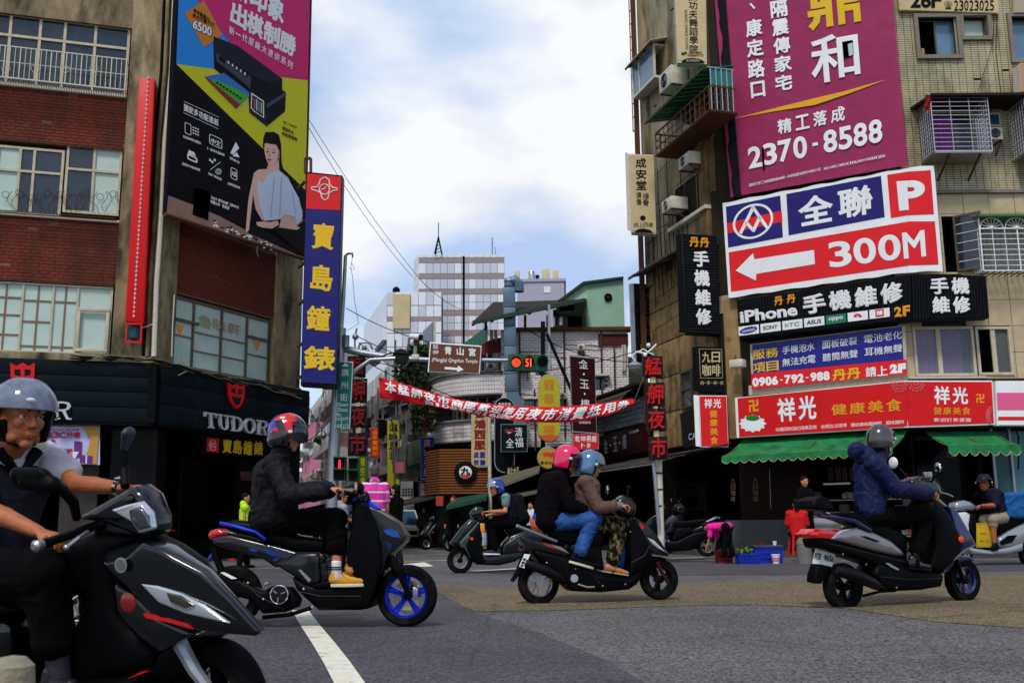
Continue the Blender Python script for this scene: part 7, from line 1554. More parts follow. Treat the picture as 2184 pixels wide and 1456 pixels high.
def face(par,H,k=1.0,near=False):
 for s in(-1,1):
  MB().ell(H.p(s*.033*k,.074*k,.012*k),.0125*k,H.B(),10,8).obj('eye',M_eye if near else M_iris,par,smooth=True)
  if near:MB().ell(H.p(s*.033*k,.0855*k,.012*k),(.0055*k,.003*k,.0055*k),H.B(),8,6).obj('iris',M_iris,par,smooth=True)
  MB().cap(H.p(s*.018*k,.093*k,.036*k),H.p(s*.052*k,.082*k,.039*k),.004*k,.003*k,n=6).obj('eyebrow',M_hair,par,smooth=True)
  if near:MB().tube([H.p(s*.018*k,.083*k,.016*k),H.p(s*.033*k,.089*k,.021*k),H.p(s*.05*k,.078*k,.017*k)],.0028,5).obj('eyelid',M_skind,par,smooth=True)
 MB().cap(H.p(-.017*k,.0955*k,-.0605*k),H.p(.017*k,.0955*k,-.0605*k),.0035*k,n=6).obj('lips',mat('lip_tone',(.28,.085,.06),.4),par,smooth=True)
def person(label,base,head,hf,pel,chest,arms,legs,top=None,pants=None,skin=None,k=1.0,vox=.010,cat='person',neck=None,hands=True,fold=.010,hup=None,near=False,wid=.15,hip=.10,sd=1,sleeve=.95,tw=1.0,armr=1.0,legr=1.0,grip=None,faceon=True,collar=True):
 """arms: [(shoulder, elbow, wrist)], legs: [(hip, knee, ankle)] in world points; top=(material, sleeve fraction of whole arm); pants=(material, fraction of whole leg)"""
 skin=skin or M_skin;t=thing('person',label,cat,base);H=Loc(head,hf,hup);pel=V(pel);chest=V(chest)
 nk=V(neck)if neck else H.p(0,-.03*k,-.12*k);mb=MB();head_mb(mb,H,k);ax=(arms[0][0]-arms[-1][0]).normalized()if len(arms)>1 else H.r
 def torso(mb,e):
  for s in(-1,0,1):
   mb.cap(pel+ax*s*.075*tw,pel.lerp(chest,.5)+ax*s*.07*tw,.105*tw+e,.11*tw+e,n=14);mb.cap(pel.lerp(chest,.5)+ax*s*.07*tw,chest+ax*s*.085*tw,.11*tw+e,.115*tw+e,n=14)
  for a in arms:mb.cap(chest+(nk-chest)*.35,a[0],.085*tw+e,.062+e,n=12)
 torso(mb,-.015);mb.cap(chest+(nk-chest)*.3,H.p(0,-.015*k,-.06*k),.06,.052*k,n=12)
 for sh,el,wr in arms:
  mb.cap(sh,el,.046*armr,.038*armr);mb.cap(el,el.lerp(wr,.35),.038*armr,.040*armr);mb.cap(el.lerp(wr,.35),wr,.040*armr,.024*armr)
 for i,(sh,el,wr)in enumerate(arms):
  if hands:g=grip[i]if grip else((wr-el).normalized(),ax,V((0,0,-1)),1);hand_mb(mb,wr,g[0],g[1],g[2],g[3]if len(g)>3 else 1,g[4]if len(g)>4 else 1)
 for hp,kn,an in legs:
  mb.cap(hp,kn,.078*legr,.052*legr,n=14);mb.cap(kn,kn.lerp(an,.35),.052*legr,.056*legr,n=14);mb.cap(kn.lerp(an,.35),an,.056*legr,.034,n=14)
 organic(mb,vox*.62 if near else vox*.85,2,'body',skin,t)
 if faceon:face(t,H,k,near)
 def part(p,f):
  L_=[(p[i+1]-p[i]).length for i in range(len(p)-1)];tot=sum(L_)*f;o=[p[0]]
  for i,l in enumerate(L_):
   if tot<=l:o.append(p[i].lerp(p[i+1],tot/l));return o
   o.append(p[i+1]);tot-=l
  return o
 if top:
  mb=MB();torso(mb,.016);e=top[2]if len(top)>2 else .016
  if collar:mb.cap(chest+(nk-chest)*.2,nk+(H.p(0,-.02,-.1)-nk)*.2,.10*tw,.060+e*.5,n=14)
  for a in arms:
   q=part(list(a),top[1])
   for i in range(len(q)-1):
    r0_=(.056,.050,.044)[min(i,2)]*armr+e;r1_=(.050,.040)[min(i,1)]*armr+e;mb.cap(q[i],q[i+1],r0_,r1_,n=14)
  organic(mb,vox,3,top[3]if len(top)>3 else 'jacket',top[0],t,fold,9,sd)
 if pants:
  mb=MB();e=pants[2]if len(pants)>2 else .018;mb.cap(pel-ax*.07,pel+ax*.07,.125*tw,n=14)
  for l in legs:
   q=part(list(l),pants[1]);mb.cap(pel,l[0],.12*tw,.10,n=14)
   for i in range(len(q)-1):mb.cap(q[i],q[i+1],(.088,.066)[min(i,1)]*legr+e*.6,(.062,.048)[min(i,1)]*legr+e,n=14)
  organic(mb,vox,3,pants[3]if len(pants)>3 else 'trousers',pants[0],t,fold*.9,11,sd+5)
 return t,H
class Sc:
 """scooter built on a mid plane; outlines come as photo pixels in crop coordinates"""
 def __init__(s,label,F,crop,base,flip=1,group=None):
  s.F=F;s.cx,s.cy,s.k=crop;s.t=thing('scooter',label,'scooter',base,group);s.flip=flip
 def c(s,x,y):return(s.cx+x/s.k,s.cy+y/s.k)
 def P(s,x,y,d=0):return s.F.P(*s.c(x,y),d)
 def panel(s,name,pts,w,m,bev=.02,d=0.0,dd=None,par=None,seg=3,taper=None):
  dd=d+w if dd is None else dd;q=[s.F.uz(*s.c(x,y),dd)for x,y in pts];me=MB().prism(s.F,q,d-w,d+w).mesh()
  bm=bmesh.new();bm.from_mesh(me);bmesh.ops.recalc_face_normals(bm,faces=bm.faces);bm.to_mesh(me);bm.free()
  me=modmesh(me,[('BEVEL',dict(width=min(bev,w*.95),segments=seg,limit_method='ANGLE',angle_limit=R(60))),('TRIANGULATE',{})])
  if taper:
   for v in me.vertices:
    p=v.co-s.F.o;a,z,n=p.dot(s.F.u),p.dot(s.F.w),p.dot(s.F.n);v.co+=s.F.n*((d+(n-d)*taper(a,z))-n)
  me.shade_smooth();me.set_sharp_from_angle(angle=R(40));return put(name,me,m,par or s.t)
 def decal(s,name,pts,d,m,par=None):return MB().pprism(s.F,[s.c(x,y)for x,y in pts],d-.004,d+.004).obj(name,m,par or s.t,fix=True)
 def tube(s,name,pts,r,m,par=None,n=8):return MB().tube([s.P(*p)for p in pts],r,n).obj(name,m,par or s.t,smooth=True)
 def wheel(s,x,y,r,w,rim,nsp=5,disc=True,rr=.66,steer=0,sw=.014):
  c=s.P(x,y,0);n=s.F.n.copy();u=s.F.u.copy()
  if steer:q=Matrix.Rotation(R(steer),3,s.F.w);n=q@n;u=q@u
  R_=r*rr;wv=s.F.w;mb=MB()
  mb.lathe(c,n,[(R_,-w*.42),(R_*1.03,-w*.46),(R_*.97,-w*.30),(R_*.94,0),(R_*.97,w*.30),(R_*1.03,w*.46),(R_,w*.42),(R_*.92,w*.30),(R_*.90,0),(R_*.92,-w*.30)],36,close=True)
  mb.lathe(c,n,[(.001,-w*.5),(.035,-w*.5),(.035,w*.5),(.001,w*.5)],14)
  for i in range(nsp):
   a=2*math.pi*i/nsp+.3;d_=u*math.cos(a)+wv*math.sin(a);x_=d_.cross(n)
   for q in(-1,1):mb.bar(c+d_*.03+x_*q*sw*.3+n*w*.05,c+d_*R_*.94+x_*q*sw*1.1+n*w*.05,sw*.55,.012)
  wh_=mb.obj('wheel',rim,s.t,smooth=True,fix=True)
  tp_=[(R_,-w*.42),(R_*1.06,-w*.50),(r*.90,-w*.50),(r*.965,-w*.36),(r*.995,-w*.18),(r,0),(r*.995,w*.18),(r*.965,w*.36),(r*.90,w*.50),(R_*1.06,w*.50),(R_,w*.42)]
  MB().lathe(c,n,tp_,56,close=True).obj('tyre',M_tyre,wh_,smooth=True,fix=True)
  if disc:
   MB().lathe(c-n*w*.15,n,[(.045,0),(.115,0),(.115,.004),(.045,.004)],30,close=True).obj('brake_disc',M_chrome,wh_)
   MB().lathe(c,n,[(.03,-.05),(.04,-.04),(.04,.05),(.025,.06)],16).obj('hub',M_plastic,wh_,smooth=True)
  return wh_
 def mirror(s,x,y,d,rx,rz,stalk,m=M_plastic,gl=False,ang=0):
  c=s.P(x,y,d);f=s.F.u*s.flip;o=MB().ell(c,(rx,.022,rz),(s.F.n,f,V((0,0,1))),16,10).obj('mirror',m,s.t,smooth=True);MB().tube([c]+[s.P(*q)for q in stalk],.009,6).obj('mirror_stalk',M_plastic,o,smooth=True)
  if gl:MB().ell(c-f*.012,(rx*.88,.014,rz*.86),(s.F.n,f,V((0,0,1))),16,10).obj('mirror_glass',M_mirror,o,smooth=True)
def gp(px,py):return ground(px,py)
#  scooters and riders
# ---------- A: black scooter with blue wheels
a,b=gp(497,1336),gp(869,1336);FAa=Fr(b,(b-a));s=Sc('black scooter with bright blue five-spoke wheels carrying the rider in the graphic helmet',FAa,(420,870,3.033),(a+b)/2)
M_bp=mat('satin_black_panel',(.006,.007,.009),.3,coat=.4,rv=.08);M_bb=mat('electric_blue_metal',(.005,.05,.60),.25,metal=.5,coat=.5);M_dg=mat('dark_grey_panel',(.012,.015,.020),.3,coat=.4)
tpA=lambda x,z:1-.35*max(0,min(1,(x+.05)/.25))if x>-.2 else 1
s.wheel(1360,1210,.238,.115,M_bb,5,rr=.68);s.wheel(235,1212,.238,.12,M_plastic,5,disc=False)
s.panel('tail_body',[(80,850),(130,828),(215,815),(330,845),(480,880),(640,925),(830,935),(830,1000),(640,1010),(500,1030),(420,975),(300,940),(180,905),(110,880)],.13,M_bp,.045)
s.panel('side_panel',[(640,930),(800,930),(790,1000),(800,1140),(740,1150),(690,1140),(640,1100),(490,1010)],.15,M_dg,.04)
s.panel('lower_side',[(600,1080),(700,1140),(760,1150),(1080,1150),(1130,1180),(1110,1295),(1060,1306),(780,1308),(730,1262),(640,1180)],.15,M_plastic,.04)
s.panel('floorboard',[(740,1145),(830,1118),(1070,1115),(1100,1160),(760,1160)],.165,M_plastic,.01)
s.panel('seat',[(150,745),(225,722),(330,735),(480,785),(640,830),(820,850),(840,900),(810,930),(620,925),(440,865),(250,800)],.12,M_seat,.05)
s.tube('grab_rail',[(150,742,.14),(250,765,.16),(380,800,.16),(443,848,.15)],.014,M_bb)
s.panel('tail_light',[(68,825),(80,790),(130,778),(212,812),(130,832),(78,852)],.10,M_redlamp,.02)
s.panel('leg_shield',[(1005,660),(1040,615),(1070,605),(1110,640),(1170,800),(1195,1000),(1160,1160),(1110,1295),(1080,1305),(1060,1160),(1010,1090),(960,1000),(985,820)],.17,M_plastic,.05)
s.panel('front_cowl',[(1050,640),(1085,620),(1200,680),(1300,745),(1345,825),(1335,865),(1270,925),(1230,960),(1200,1060),(1180,1100),(1190,950),(1170,850),(1110,740)],.13,M_dg,.045)
s.panel('headlight',[(1290,760),(1325,775),(1348,830),(1335,862),(1310,850),(1290,800)],.075,mat('smoked_lens',(.06,.05,.06),.1,coat=1),.02)
s.decal('flame_print',[(1205,785),(1250,782),(1295,800),(1318,836),(1270,832),(1225,815)],.131,mat('blue_print',(.03,.13,.45),.3));s.decal('flame_print',[(1210,850),(1270,880),(1240,925),(1225,890)],.131,mat('deep_blue_print',(.01,.03,.14),.3))
for q in([(470,890),(500,900),(585,925),(575,930),(500,908)],[(420,920),(470,915),(500,935),(540,960),(480,950)],[(330,910),(380,905),(400,925),(360,928)],[(490,980),(530,962),(535,975),(500,988)]):s.decal('flame_print',q,.131,mat('deep_blue_print2',(.01,.06,.35),.3))
s.panel('front_fender',[(1180,1040),(1240,990),(1300,985),(1290,1005),(1230,1030),(1195,1070)],.06,M_plastic,.02)
for d in(-.085,.085):s.tube('fork',[(1255,960,d),(1300,1050,d),(1375,1212,d)],[.03,.026,.02],M_plastic)
s.tube('fork_gaiter',[(1262,975,.085),(1300,1055,.085)],.04,M_plastic,n=10)
s.panel('engine_casing',[(40,1100),(70,1060),(160,1065),(270,1110),(420,1185),(480,1150),(600,1160),(660,1240),(640,1290),(560,1320),(420,1330),(330,1240),(130,1185)],.07,M_plastic,.03,d=.07)
c=s.P(537,1205,.16);MB().lathe(c,s.F.n,[(.073,0),(.073,.015),(.066,.02),(.05,.02)],28).obj('engine_cover',M_bgloss,s.t,smooth=True);MB().lathe(c+s.F.n*.02,s.F.n,[(.070,0),(.074,.003),(.070,.006),(.066,.003)],28,close=True).obj('cover_ring',M_chrome,s.t,smooth=True)
for k in range(3):aa=k*2.094+.4;d_=s.F.u*math.cos(aa)+V((0,0,math.sin(aa)));MB().bar(c+d_*.02+s.F.n*.026,c+d_*.058+s.F.n*.026,.010,.004).obj('cover_blade',M_alu,s.t)
s.tube('rear_strut',[(20,1058,.05),(60,1000,.05),(100,945,.03)],.012,M_bb);s.tube('rear_shock',[(115,900,.1),(115,940,.1),(180,1100,.1)],.03,M_plastic)
s.decal('white_label',[(150,1062),(175,1060),(258,1100),(225,1105)],.146,M_wprint);s.decal('footpeg',[(655,1045),(672,1042),(740,1110),(722,1125)],.155,M_alu);s.decal('red_reflector',[(195,975),(245,970),(240,982),(205,985)],.12,M_redlamp)
for q in((430,1345),(640,1330)):pass
s.tube('centre_stand',[(425,1352,.08),(600,1335,.08),(740,1290,.08)],.016,M_plastic);s.tube('kick_lever',[(440,1140,.16),(470,1130,.17)],.012,M_alu)
s.panel('handlebar_cover',[(980,560),(1010,520),(1080,540),(1100,600),(1080,650),(1010,660)],.09,M_plastic,.03);s.tube('handlebar',[(1020,560,-.3),(1030,560,0),(950,545,.31)],.016,M_plastic);s.tube('grip',[(1000,555,.2),(925,540,.34)],.02,M_seat)
s.panel('meter',[(1020,540),(1090,530),(1085,600),(1030,600)],.05,M_bgloss,.02,d=.12);s.tube('cable_bundle',[(1010,600,.12),(1060,570,.17),(1085,600,.1)],.012,mat('blue_cable',(.01,.05,.35),.3));s.panel('front_shade',[(1075,625),(1120,598),(1175,650),(1150,665)],.07,mat('blue_film',(.01,.06,.65),.3),.01)
s.mirror(1060,520,.30,.075,.045,[(1035,560,.22)])
J=s.P;N=s.F.n;U=s.F.u;sh=J(490,375,.19);M_jk=mat('dark_purple_nylon',(.010,.008,.014),.7,bump=.3,bs=14,spec=.2);M_bt=mat('black_trousers',(.0045,.004,.005),.9)
t,H=person('rider in red and blue graphic helmet, dark nylon jacket, cropped black trousers and yellow sneakers',J(600,760),J(590,185),(U*.96+N*-.25+V((0,0,-.12))),J(455,700),J(480,440),[(sh,J(600,560,.25),J(860,520,.31)),(J(490,375,-.19),J(620,560,-.25),J(880,530,-.31))],[(J(470,745,.10),J(905,715,.13),J(905,1050,.15)),(J(480,745,-.10),J(890,715,-.13),J(850,1030,-.13))],top=(M_jk,.93,.03),pants=(M_bt,.80,.028),tw=1.18,fold=.020,grip=[(U,-N,V((0,0,-1)),1),(U,-N,V((0,0,-1)),-1)],sd=2)
M_hg=mat('black_gloss_shell',(.010,.010,.014),.12,coat=1)
H.c+=V((0,0,.0));h=helmet(t,H,M_hg,r=(.138,.160,.150),visor=(mat('dark_smoke_visor',(.02,.025,.05),.05,alpha=.85,coat=1),(-.075,.06,.05)),cut=(-.11,0))
def patch(par,H,pts,m,r=(.138,.160,.150),c0=(0,-.012,.045),k=1.012,nm='graphic'):
 n=len(pts);mb=MB();g=[];ce=(sum(p[0]for p in pts)/n,sum(p[1]for p in pts)/n)
 def w_(az,el,kk=k):az,el=R(az),R(el);return H.p(c0[0]+r[0]*kk*math.cos(el)*math.sin(az),c0[1]+r[1]*kk*math.cos(el)*math.cos(az),c0[2]+r[2]*kk*math.sin(el))
 dn=[]
 for i in range(n):
  a_,b_=pts[i],pts[(i+1)%n]
  for q in range(4):dn.append((a_[0]+(b_[0]-a_[0])*q/4,a_[1]+(b_[1]-a_[1])*q/4))
 m_=len(dn);vs=[w_(*ce,k+.004)]
 for f in(.4,.75,1):vs+=[w_(ce[0]+(p[0]-ce[0])*f,ce[1]+(p[1]-ce[1])*f,k)for p in dn]
 fs=[(0,1+i,1+(i+1)%m_)for i in range(m_)]+[(1+l*m_+i,1+(l+1)*m_+i,1+(l+1)*m_+(i+1)%m_,1+l*m_+(i+1)%m_)for l in range(2)for i in range(m_)]
 return mb.add(vs,fs).obj(nm,m,par,smooth=True,fix=True)
Mrg=mat('red_gloss',(.60,.01,.012),.12,coat=1);Mbg=mat('blue_gloss',(.02,.05,.45),.15,coat=1);Mwg=mat('white_gloss',(.7,.7,.72),.2,coat=1)
sd_=1 if H.r.dot(N)>0 else-1
for m_,q in((Mrg,[(60,60),(90,78),(130,55),(150,25),(110,28),(95,5),(80,-20),(72,0),(78,25),(58,35)]),(Mbg,[(130,20),(165,15),(160,-25),(125,-40),(100,-35),(115,-15)]),(Mbg,[(150,60),(175,45),(165,25),(150,35)]),(Mrg,[(120,5),(140,-5),(118,-30),(108,-20)]),(Mwg,[(105,45),(125,42),(120,34),(104,38)]),(Mwg,[(140,-8),(146,-12),(128,-38),(124,-32)])):patch(h,H,[(x*sd_,y)for x,y in q],m_)
Mys=mat('yellow_canvas',(.62,.33,.03),.8,bump=.1,bs=200);Mso=mat('cream_rubber',(.62,.58,.46),.6)
for d,x in((.15,0),(-.13,-45)):
 sk=MB().cap(J(903+x,1005+x*.2,d),J(905+x,1090,d),.043,.04).obj('sock',M_white,t,smooth=True)
 for k in range(2):MB().lathe(J(905+x,1030+k*14,d),V((0,0,1)),[(.044,0),(.0455,.004),(.044,.008)],20).obj('sock_stripe',M_bprint,sk,smooth=True)
 o=shoe(t,J(862+x,1146,d),J(1090+x,1142,d),Mys,Mso,.085,.043,'sneaker')
 if d>0:
  for k in range(6):MB().tube([J(945+k*14,1062+k*8,d-.03),J(952+k*14,1068+k*8,d+.0),J(940+k*15,1082+k*7,d+.036)],.004,4).obj('lace',Mso,o)
MB().pprism(s.F,[s.c(*q)for q in((480,778),(500,745),(570,712),(540,760),(510,782))],.135,.155).obj('shirt_hem',mat('orange_shirt',(.50,.20,.02),.8),t,fix=True)
M_seam=mat('seam_highlight',(.05,.055,.065),.5)  # seam lines in paler grey, an edge highlight put into their colour
def seams(s,lines,bolts,d):
 for l in lines:s.tube('seam_highlight',[(x,y,d)for x,y in l],.0028,M_seam,n=4)
 for x,y in bolts:MB().lathe(s.P(x,y,d),s.F.n,[(.009,-.002),(.009,.003),(.005,.005)],10).obj('bolt',M_alu,s.t)
seams(s,[[(500,1018),(640,935),(800,935)],[(110,868),(300,862),(480,905),(600,960)],[(300,1120),(400,1215),(560,1300)],[(660,1185),(800,1215),(1060,1215)],[(820,1000),(840,1060),(815,1120)]],[(430,1235),(745,1287),(330,1130),(690,1170)],.155);seams(s,[[(1060,650),(1150,760),(1215,900)],[(1130,690),(1240,780),(1330,850)]],[],.134)
s.tube('brake_hose',[(1100,620,.1),(1220,900,.11),(1290,1020,.11),(1370,1170,.1)],.006,M_plastic);s.panel('brake_caliper',[(1395,1155),(1430,1165),(1425,1235),(1395,1225)],.02,M_alu,.006,d=.07)
bg=thing('plastic_bag','orange plastic carrier bag hanging behind the leg shield of the blue wheeled scooter','bag',s.P(1000,1085,.12))
mb=MB()
for(x,y),(x2,y2),r1,r2 in(((1000,960),(1000,1040),.035,.058),((1000,870),(1000,960),.008,.03)):mb.cap(s.P(x,y,.12),s.P(x2,y2,.12),r1,r2)
organic(mb,.008,1,'bag_body',mat('translucent_orange_plastic',(.55,.25,.06),.35,alpha=.85),bg,.014,16,4)
# ---------- B: the couple
a,b=gp(1148,1286),gp(1405,1279);F=Fr(b,(b-a));s=Sc('worn dark plum scooter with silver grab rail carrying the couple',F,(1090,930,3.934),(a+b)/2);J=s.P;N=F.n;U=F.u
M_pl=mat('plum_black_paint',(.018,.012,.020),.3,coat=.3,var=.3,vs=6,rv=.1);M_bl2=mat('scuffed_black_panel',(.007,.007,.009),.4,var=.3,vs=8,rv=.12)
s.wheel(1240,1196,.208,.095,M_plastic,3,rr=.60,sw=.02);s.wheel(230,1230,.212,.10,M_alu,3,rr=.60,disc=False,sw=.03)
s.panel('tail_body',[(85,842),(120,850),(200,872),(330,890),(450,925),(508,990),(480,1005),(380,992),(210,955),(110,965),(120,905)],.14,M_pl,.04)
s.panel('tail_light',[(84,840),(122,855),(210,940),(185,965),(105,955),(115,905)],.12,mat('dark_red_lens',(.09,.012,.02),.15,coat=1),.03)
s.panel('lower_body',[(190,955),(380,990),(500,1010),(640,1080),(760,1135),(1000,1165),(1065,1125),(1130,1090),(1100,1190),(1060,1245),(1000,1285),(760,1310),(520,1300),(430,1220),(330,1110),(220,1020)],.15,M_bl2,.045)
s.panel('seat',[(210,775),(300,772),(560,800),(760,790),(800,860),(760,950),(560,910),(400,890),(300,830)],.13,M_seat,.045)
s.panel('under_seat',[(520,900),(760,920),(790,1130),(640,1080),(510,1010),(480,950)],.13,M_bl2,.03)
s.tube('grab_rail',[(55,752,.13),(120,780,.14),(250,830,.15),(385,882,.14)],[.014,.018,.02,.014],mat('satin_silver',(.28,.29,.32),.3,metal=.6));s.tube('grab_rail',[(55,752,.13),(55,750,0),(60,752,-.13)],.018,M_steel)
s.panel('leg_shield',[(985,700),(1020,675),(1060,690),(1160,900),(1190,1000),(1110,1140),(1050,1135),(1010,1170),(985,1165),(1005,1040),(990,850)],.17,M_bl2,.05)
s.panel('front_cowl',[(1000,690),(1045,680),(1150,745),(1240,850),(1335,985),(1335,1008),(1250,995),(1180,975),(1110,890),(1040,790)],.13,M_pl,.05,taper=lambda x,z:1-.6*max(0,min(1,(x-.0)/.30)))
s.panel('headlight',[(1140,845),(1200,870),(1260,930),(1310,978),(1240,945),(1185,905)],.02,M_lens,.008,d=.11);s.decal('red_graphic',[(1055,722),(1085,728),(1122,762),(1100,782),(1080,755)],.135,M_redb)
s.panel('front_fender',[(1080,1060),(1190,1005),(1260,1010),(1330,1030),(1250,1040),(1160,1080),(1090,1150)],.06,M_bl2,.02)
s.panel('handlebar_cover',[(870,570),(900,530),(950,495),(1010,520),(1050,570),(1062,630),(1030,680),(960,670),(900,640)],.11,M_pl,.04);s.panel('windscreen',[(955,495),(1020,525),(1062,610),(1050,570),(1000,515)],.07,mat('smoked_screen',(.05,.03,.03),.1,alpha=.8),.01)
s.tube('handlebar',[(960,590,-.3),(960,590,0),(950,590,.31)],.018,M_plastic)
for d in(-.07,.07):s.tube('fork',[(1220,1050,d),(1265,1140,d),(1312,1225,d)],[.024,.022,.016],mat('dark_red_fork',(.12,.02,.02),.35,metal=.4))
s.tube('exhaust',[(120,1060,.13),(190,1085,.15),(300,1130,.15),(400,1180,.14),(455,1215,.12)],[.035,.048,.052,.045,.02],mat('dark_muffler',(.03,.03,.033),.35,metal=.5),n=14);s.tube('exhaust_pipe',[(455,1240,.12),(560,1275,.1),(700,1250,.1)],.015,M_rust)
s.panel('engine_casing',[(430,1130),(560,1120),(610,1180),(590,1260),(480,1270),(400,1220)],.05,M_plastic,.03,d=.08);s.tube('engine_knob',[(530,1190,.12),(530,1190,.16)],.04,M_alu,n=14)
s.panel('rear_fender',[(110,970),(170,990),(150,1090),(60,1180),(20,1225),(10,1210),(50,1140),(80,1060)],.05,M_plastic,.015)
s.panel('number_plate',[(115,985),(162,990),(112,1108),(68,1092)],.006,M_wprint,.002,d=.13,seg=1)
for q in([(105,1020),(125,1024),(118,1040),(98,1036)],[(95,1048),(115,1052),(108,1068),(88,1064)],[(86,1074),(104,1078),(98,1090),(80,1086)]):s.decal('plate_mark',q,.138,M_bprint)
s.decal('red_graphic',[(250,885),(300,900),(400,935),(480,975),(380,945),(300,920)],.142,mat('dull_red_print',(.45,.06,.06),.4));s.decal('silver_graphic',[(330,905),(420,930),(495,985),(440,960)],.143,M_steel)
s.mirror(815,450,.28,.045,.055,[(850,485,.27),(875,530,.2)],gl=True);s.mirror(985,432,-.28,.03,.03,[(975,500,-.2)])
s.panel('blue_bucket',[(895,980),(930,935),(968,925),(970,1000),(945,1110),(890,1085)],.07,mat('blue_plastic',(.02,.10,.35),.4),.02)
seams(s,[[(200,960),(400,1020),(560,1110),(760,1190),(1000,1215)],[(500,1015),(620,1060),(760,1080)],[(640,1085),(700,1180),(760,1250)]],[(540,1110),(770,1255),(300,1060),(960,1240)],.153);seams(s,[[(1040,700),(1140,850),(1215,985)],[(1180,890),(1120,1000),(1010,1060)]],[(1000,800)],.172);s.tube('kick_lever',[(560,1240,.15),(640,1265,.17),(700,1262,.17)],.010,M_alu)
M_hood=mat('dark_maroon_hoodie',(.010,.006,.009),.9);M_jean=mat('blue_denim',(.022,.10,.29),.8,var=.4,vs=16,bump=.4,bs=40,col2=(.06,.165,.37),c2=.6,c2s=7,c2w=.15)
t,H=person('woman passenger in hot pink helmet, dark hoodie and blue jeans behind the driver',J(300,760),J(478,215),(U*.95+N*.25+V((0,0,-.2))),J(300,700),J(350,420),[(J(385,365,.17),J(500,585,.20),J(640,625,.12)),(J(390,365,-.17),J(510,590,-.20),J(640,625,-.12))],[(J(330,720,.09),J(690,690,.17),J(575,975,.18)),(J(330,720,-.09),J(690,690,-.17),J(575,975,-.18))],top=(M_hood,.90,.03),pants=(M_jean,.96,.022),tw=1.22,fold=.011,k=.95,sd=3,legr=1.1,grip=[(U,V((0,0,1)),-N,1),(U,V((0,0,1)),N,1)])
helmet(t,H,mat('hot_pink_shell',(.72,.010,.14),.15,coat=1),r=(.128,.15,.135),visor=(mat('dark_visor',(.03,.02,.03),.05,alpha=.6,coat=1),(-.10,.05,.06)))
MB().ell(H.p(0,-.10,-.06),(.07,.06,.09),H.B()).obj('hair',M_hair,t,smooth=True);mb=MB().cap(J(272,728,-.05),J(272,728,.05),.135).cap(J(285,738,.08),J(330,735,.08),.10,.09);organic(mb,.012,2,'shirt_tail',mat('coral_shirt',(.60,.16,.09),.85),t,.014,14,2)
Mbk=mat('black_canvas_shoe',(.012,.012,.016),.7)
for d in(.18,-.18):shoe(t,J(488,1050,d),J(690,1108,d),Mbk,Mso,.075,.043)
M_bsw=mat('brown_heather_knit',(.16,.10,.085),.95,var=.25,vs=60);M_camo=mat('camouflage_cloth',(.018,.016,.013),.9,col2=(.22,.18,.09),c2=.56,c2s=22,c2w=.05,stretch=(1,1,.55))
t,H=person('driver in pale blue helmet, brown knit jumper, camouflage trousers and flip flops',J(640,760),J(668,262),(U*.97+N*.05+V((0,0,-.25))),J(660,700),J(640,440),[(J(620,385,.17),J(735,600,.24),J(905,580,.30)),(J(625,385,-.17),J(740,600,-.24),J(910,580,-.30))],[(J(680,735,.10),J(925,745,.15),J(850,1050,.17)),(J(680,735,-.10),J(925,745,-.15),J(850,1050,-.17))],top=(M_bsw,.88,.018,'jumper'),pants=(M_camo,.95,.028),tw=1.05,fold=.012,sd=4,grip=[(U,-N,V((0,0,-1)),1),(U,-N,V((0,0,-1)),-1)])
helmet(t,H,mat('pale_blue_shell',(.13,.24,.40),.18,coat=1,metal=.3),visor=(mat('grey_visor',(.25,.28,.33),.05,alpha=.55,coat=1),(.0,.13,.02)))
for q,r in(((705,600),.046),((880,583),.042)):pass
MB().cap(J(865,582,.285),J(915,580,.30),.045,.040).obj('cuff',mat('grey_knit_cuff',(.24,.21,.19),.9),t,smooth=True);MB().tube([J(590,340,.12),J(600,350,.2),J(640,380,.21),J(655,430,.2)],.014,6).obj('bag_strap',M_black,t)
for d in(.17,-.17):
 ft_=MB().cap(J(815,1095,d),J(900,1125,d),.038,.034).cap(J(900,1125,d),J(975,1145,d),.034,.018)
 organic(ft_,.008,2,'foot',M_skin,t);o=MB().hexa([J(762,1136,d-.04),J(985,1172,d-.04),J(985,1172,d+.04),J(762,1136,d+.04),J(762,1128,d-.04),J(988,1162,d-.04),J(988,1162,d+.04),J(762,1128,d+.04)]).obj('flip_flop',M_ctan,t,bev=.006)
 MB().tube([J(850,1148,d+.04),J(880,1110,d+.02),J(940,1130,d)],.007,5).obj('strap',M_black,o)
 # ---------- C: silver and navy scooter, blue jacket
a,b=gp(1798,1294),gp(2053,1280);F=Fr(b,(b-a));s=Sc('silver and navy scooter with number plate ridden by the man in the blue jacket',F,(1600,880,3.236),(a+b)/2);J=s.P;N=F.n;U=F.u
M_sil=mat('silver_paint',(.30,.28,.30),.22,metal=.6,coat=.7);M_nv=mat('navy_paint',(.012,.022,.13),.2,metal=.3,coat=.8)
s.wheel(1465,1150,.216,.10,M_nv,3,rr=.62,sw=.02);s.wheel(640,1198,.216,.11,M_plastic,3,rr=.58,disc=False,sw=.03)
s.panel('side_panel',[(560,872),(640,815),(740,788),(860,822),(980,880),(1050,940),(1088,990),(1000,985),(850,950),(690,905)],.15,M_sil,.05)
s.panel('tail_light',[(455,838),(485,800),(600,818),(620,805),(560,868),(462,862)],.13,M_redlamp,.03);s.panel('indicator_lens',[(556,872),(620,812),(760,788),(700,815),(640,840)],.135,M_lens,.02)
s.decal('badge',[(760,848),(800,850),(898,885),(870,890),(800,866)],.152,M_bprint)
s.panel('rear_body',[(470,862),(560,875),(850,955),(1090,1000),(1110,1060),(1090,1110),(900,1060),(760,1010),(600,960),(500,930)],.13,M_plastic,.035)
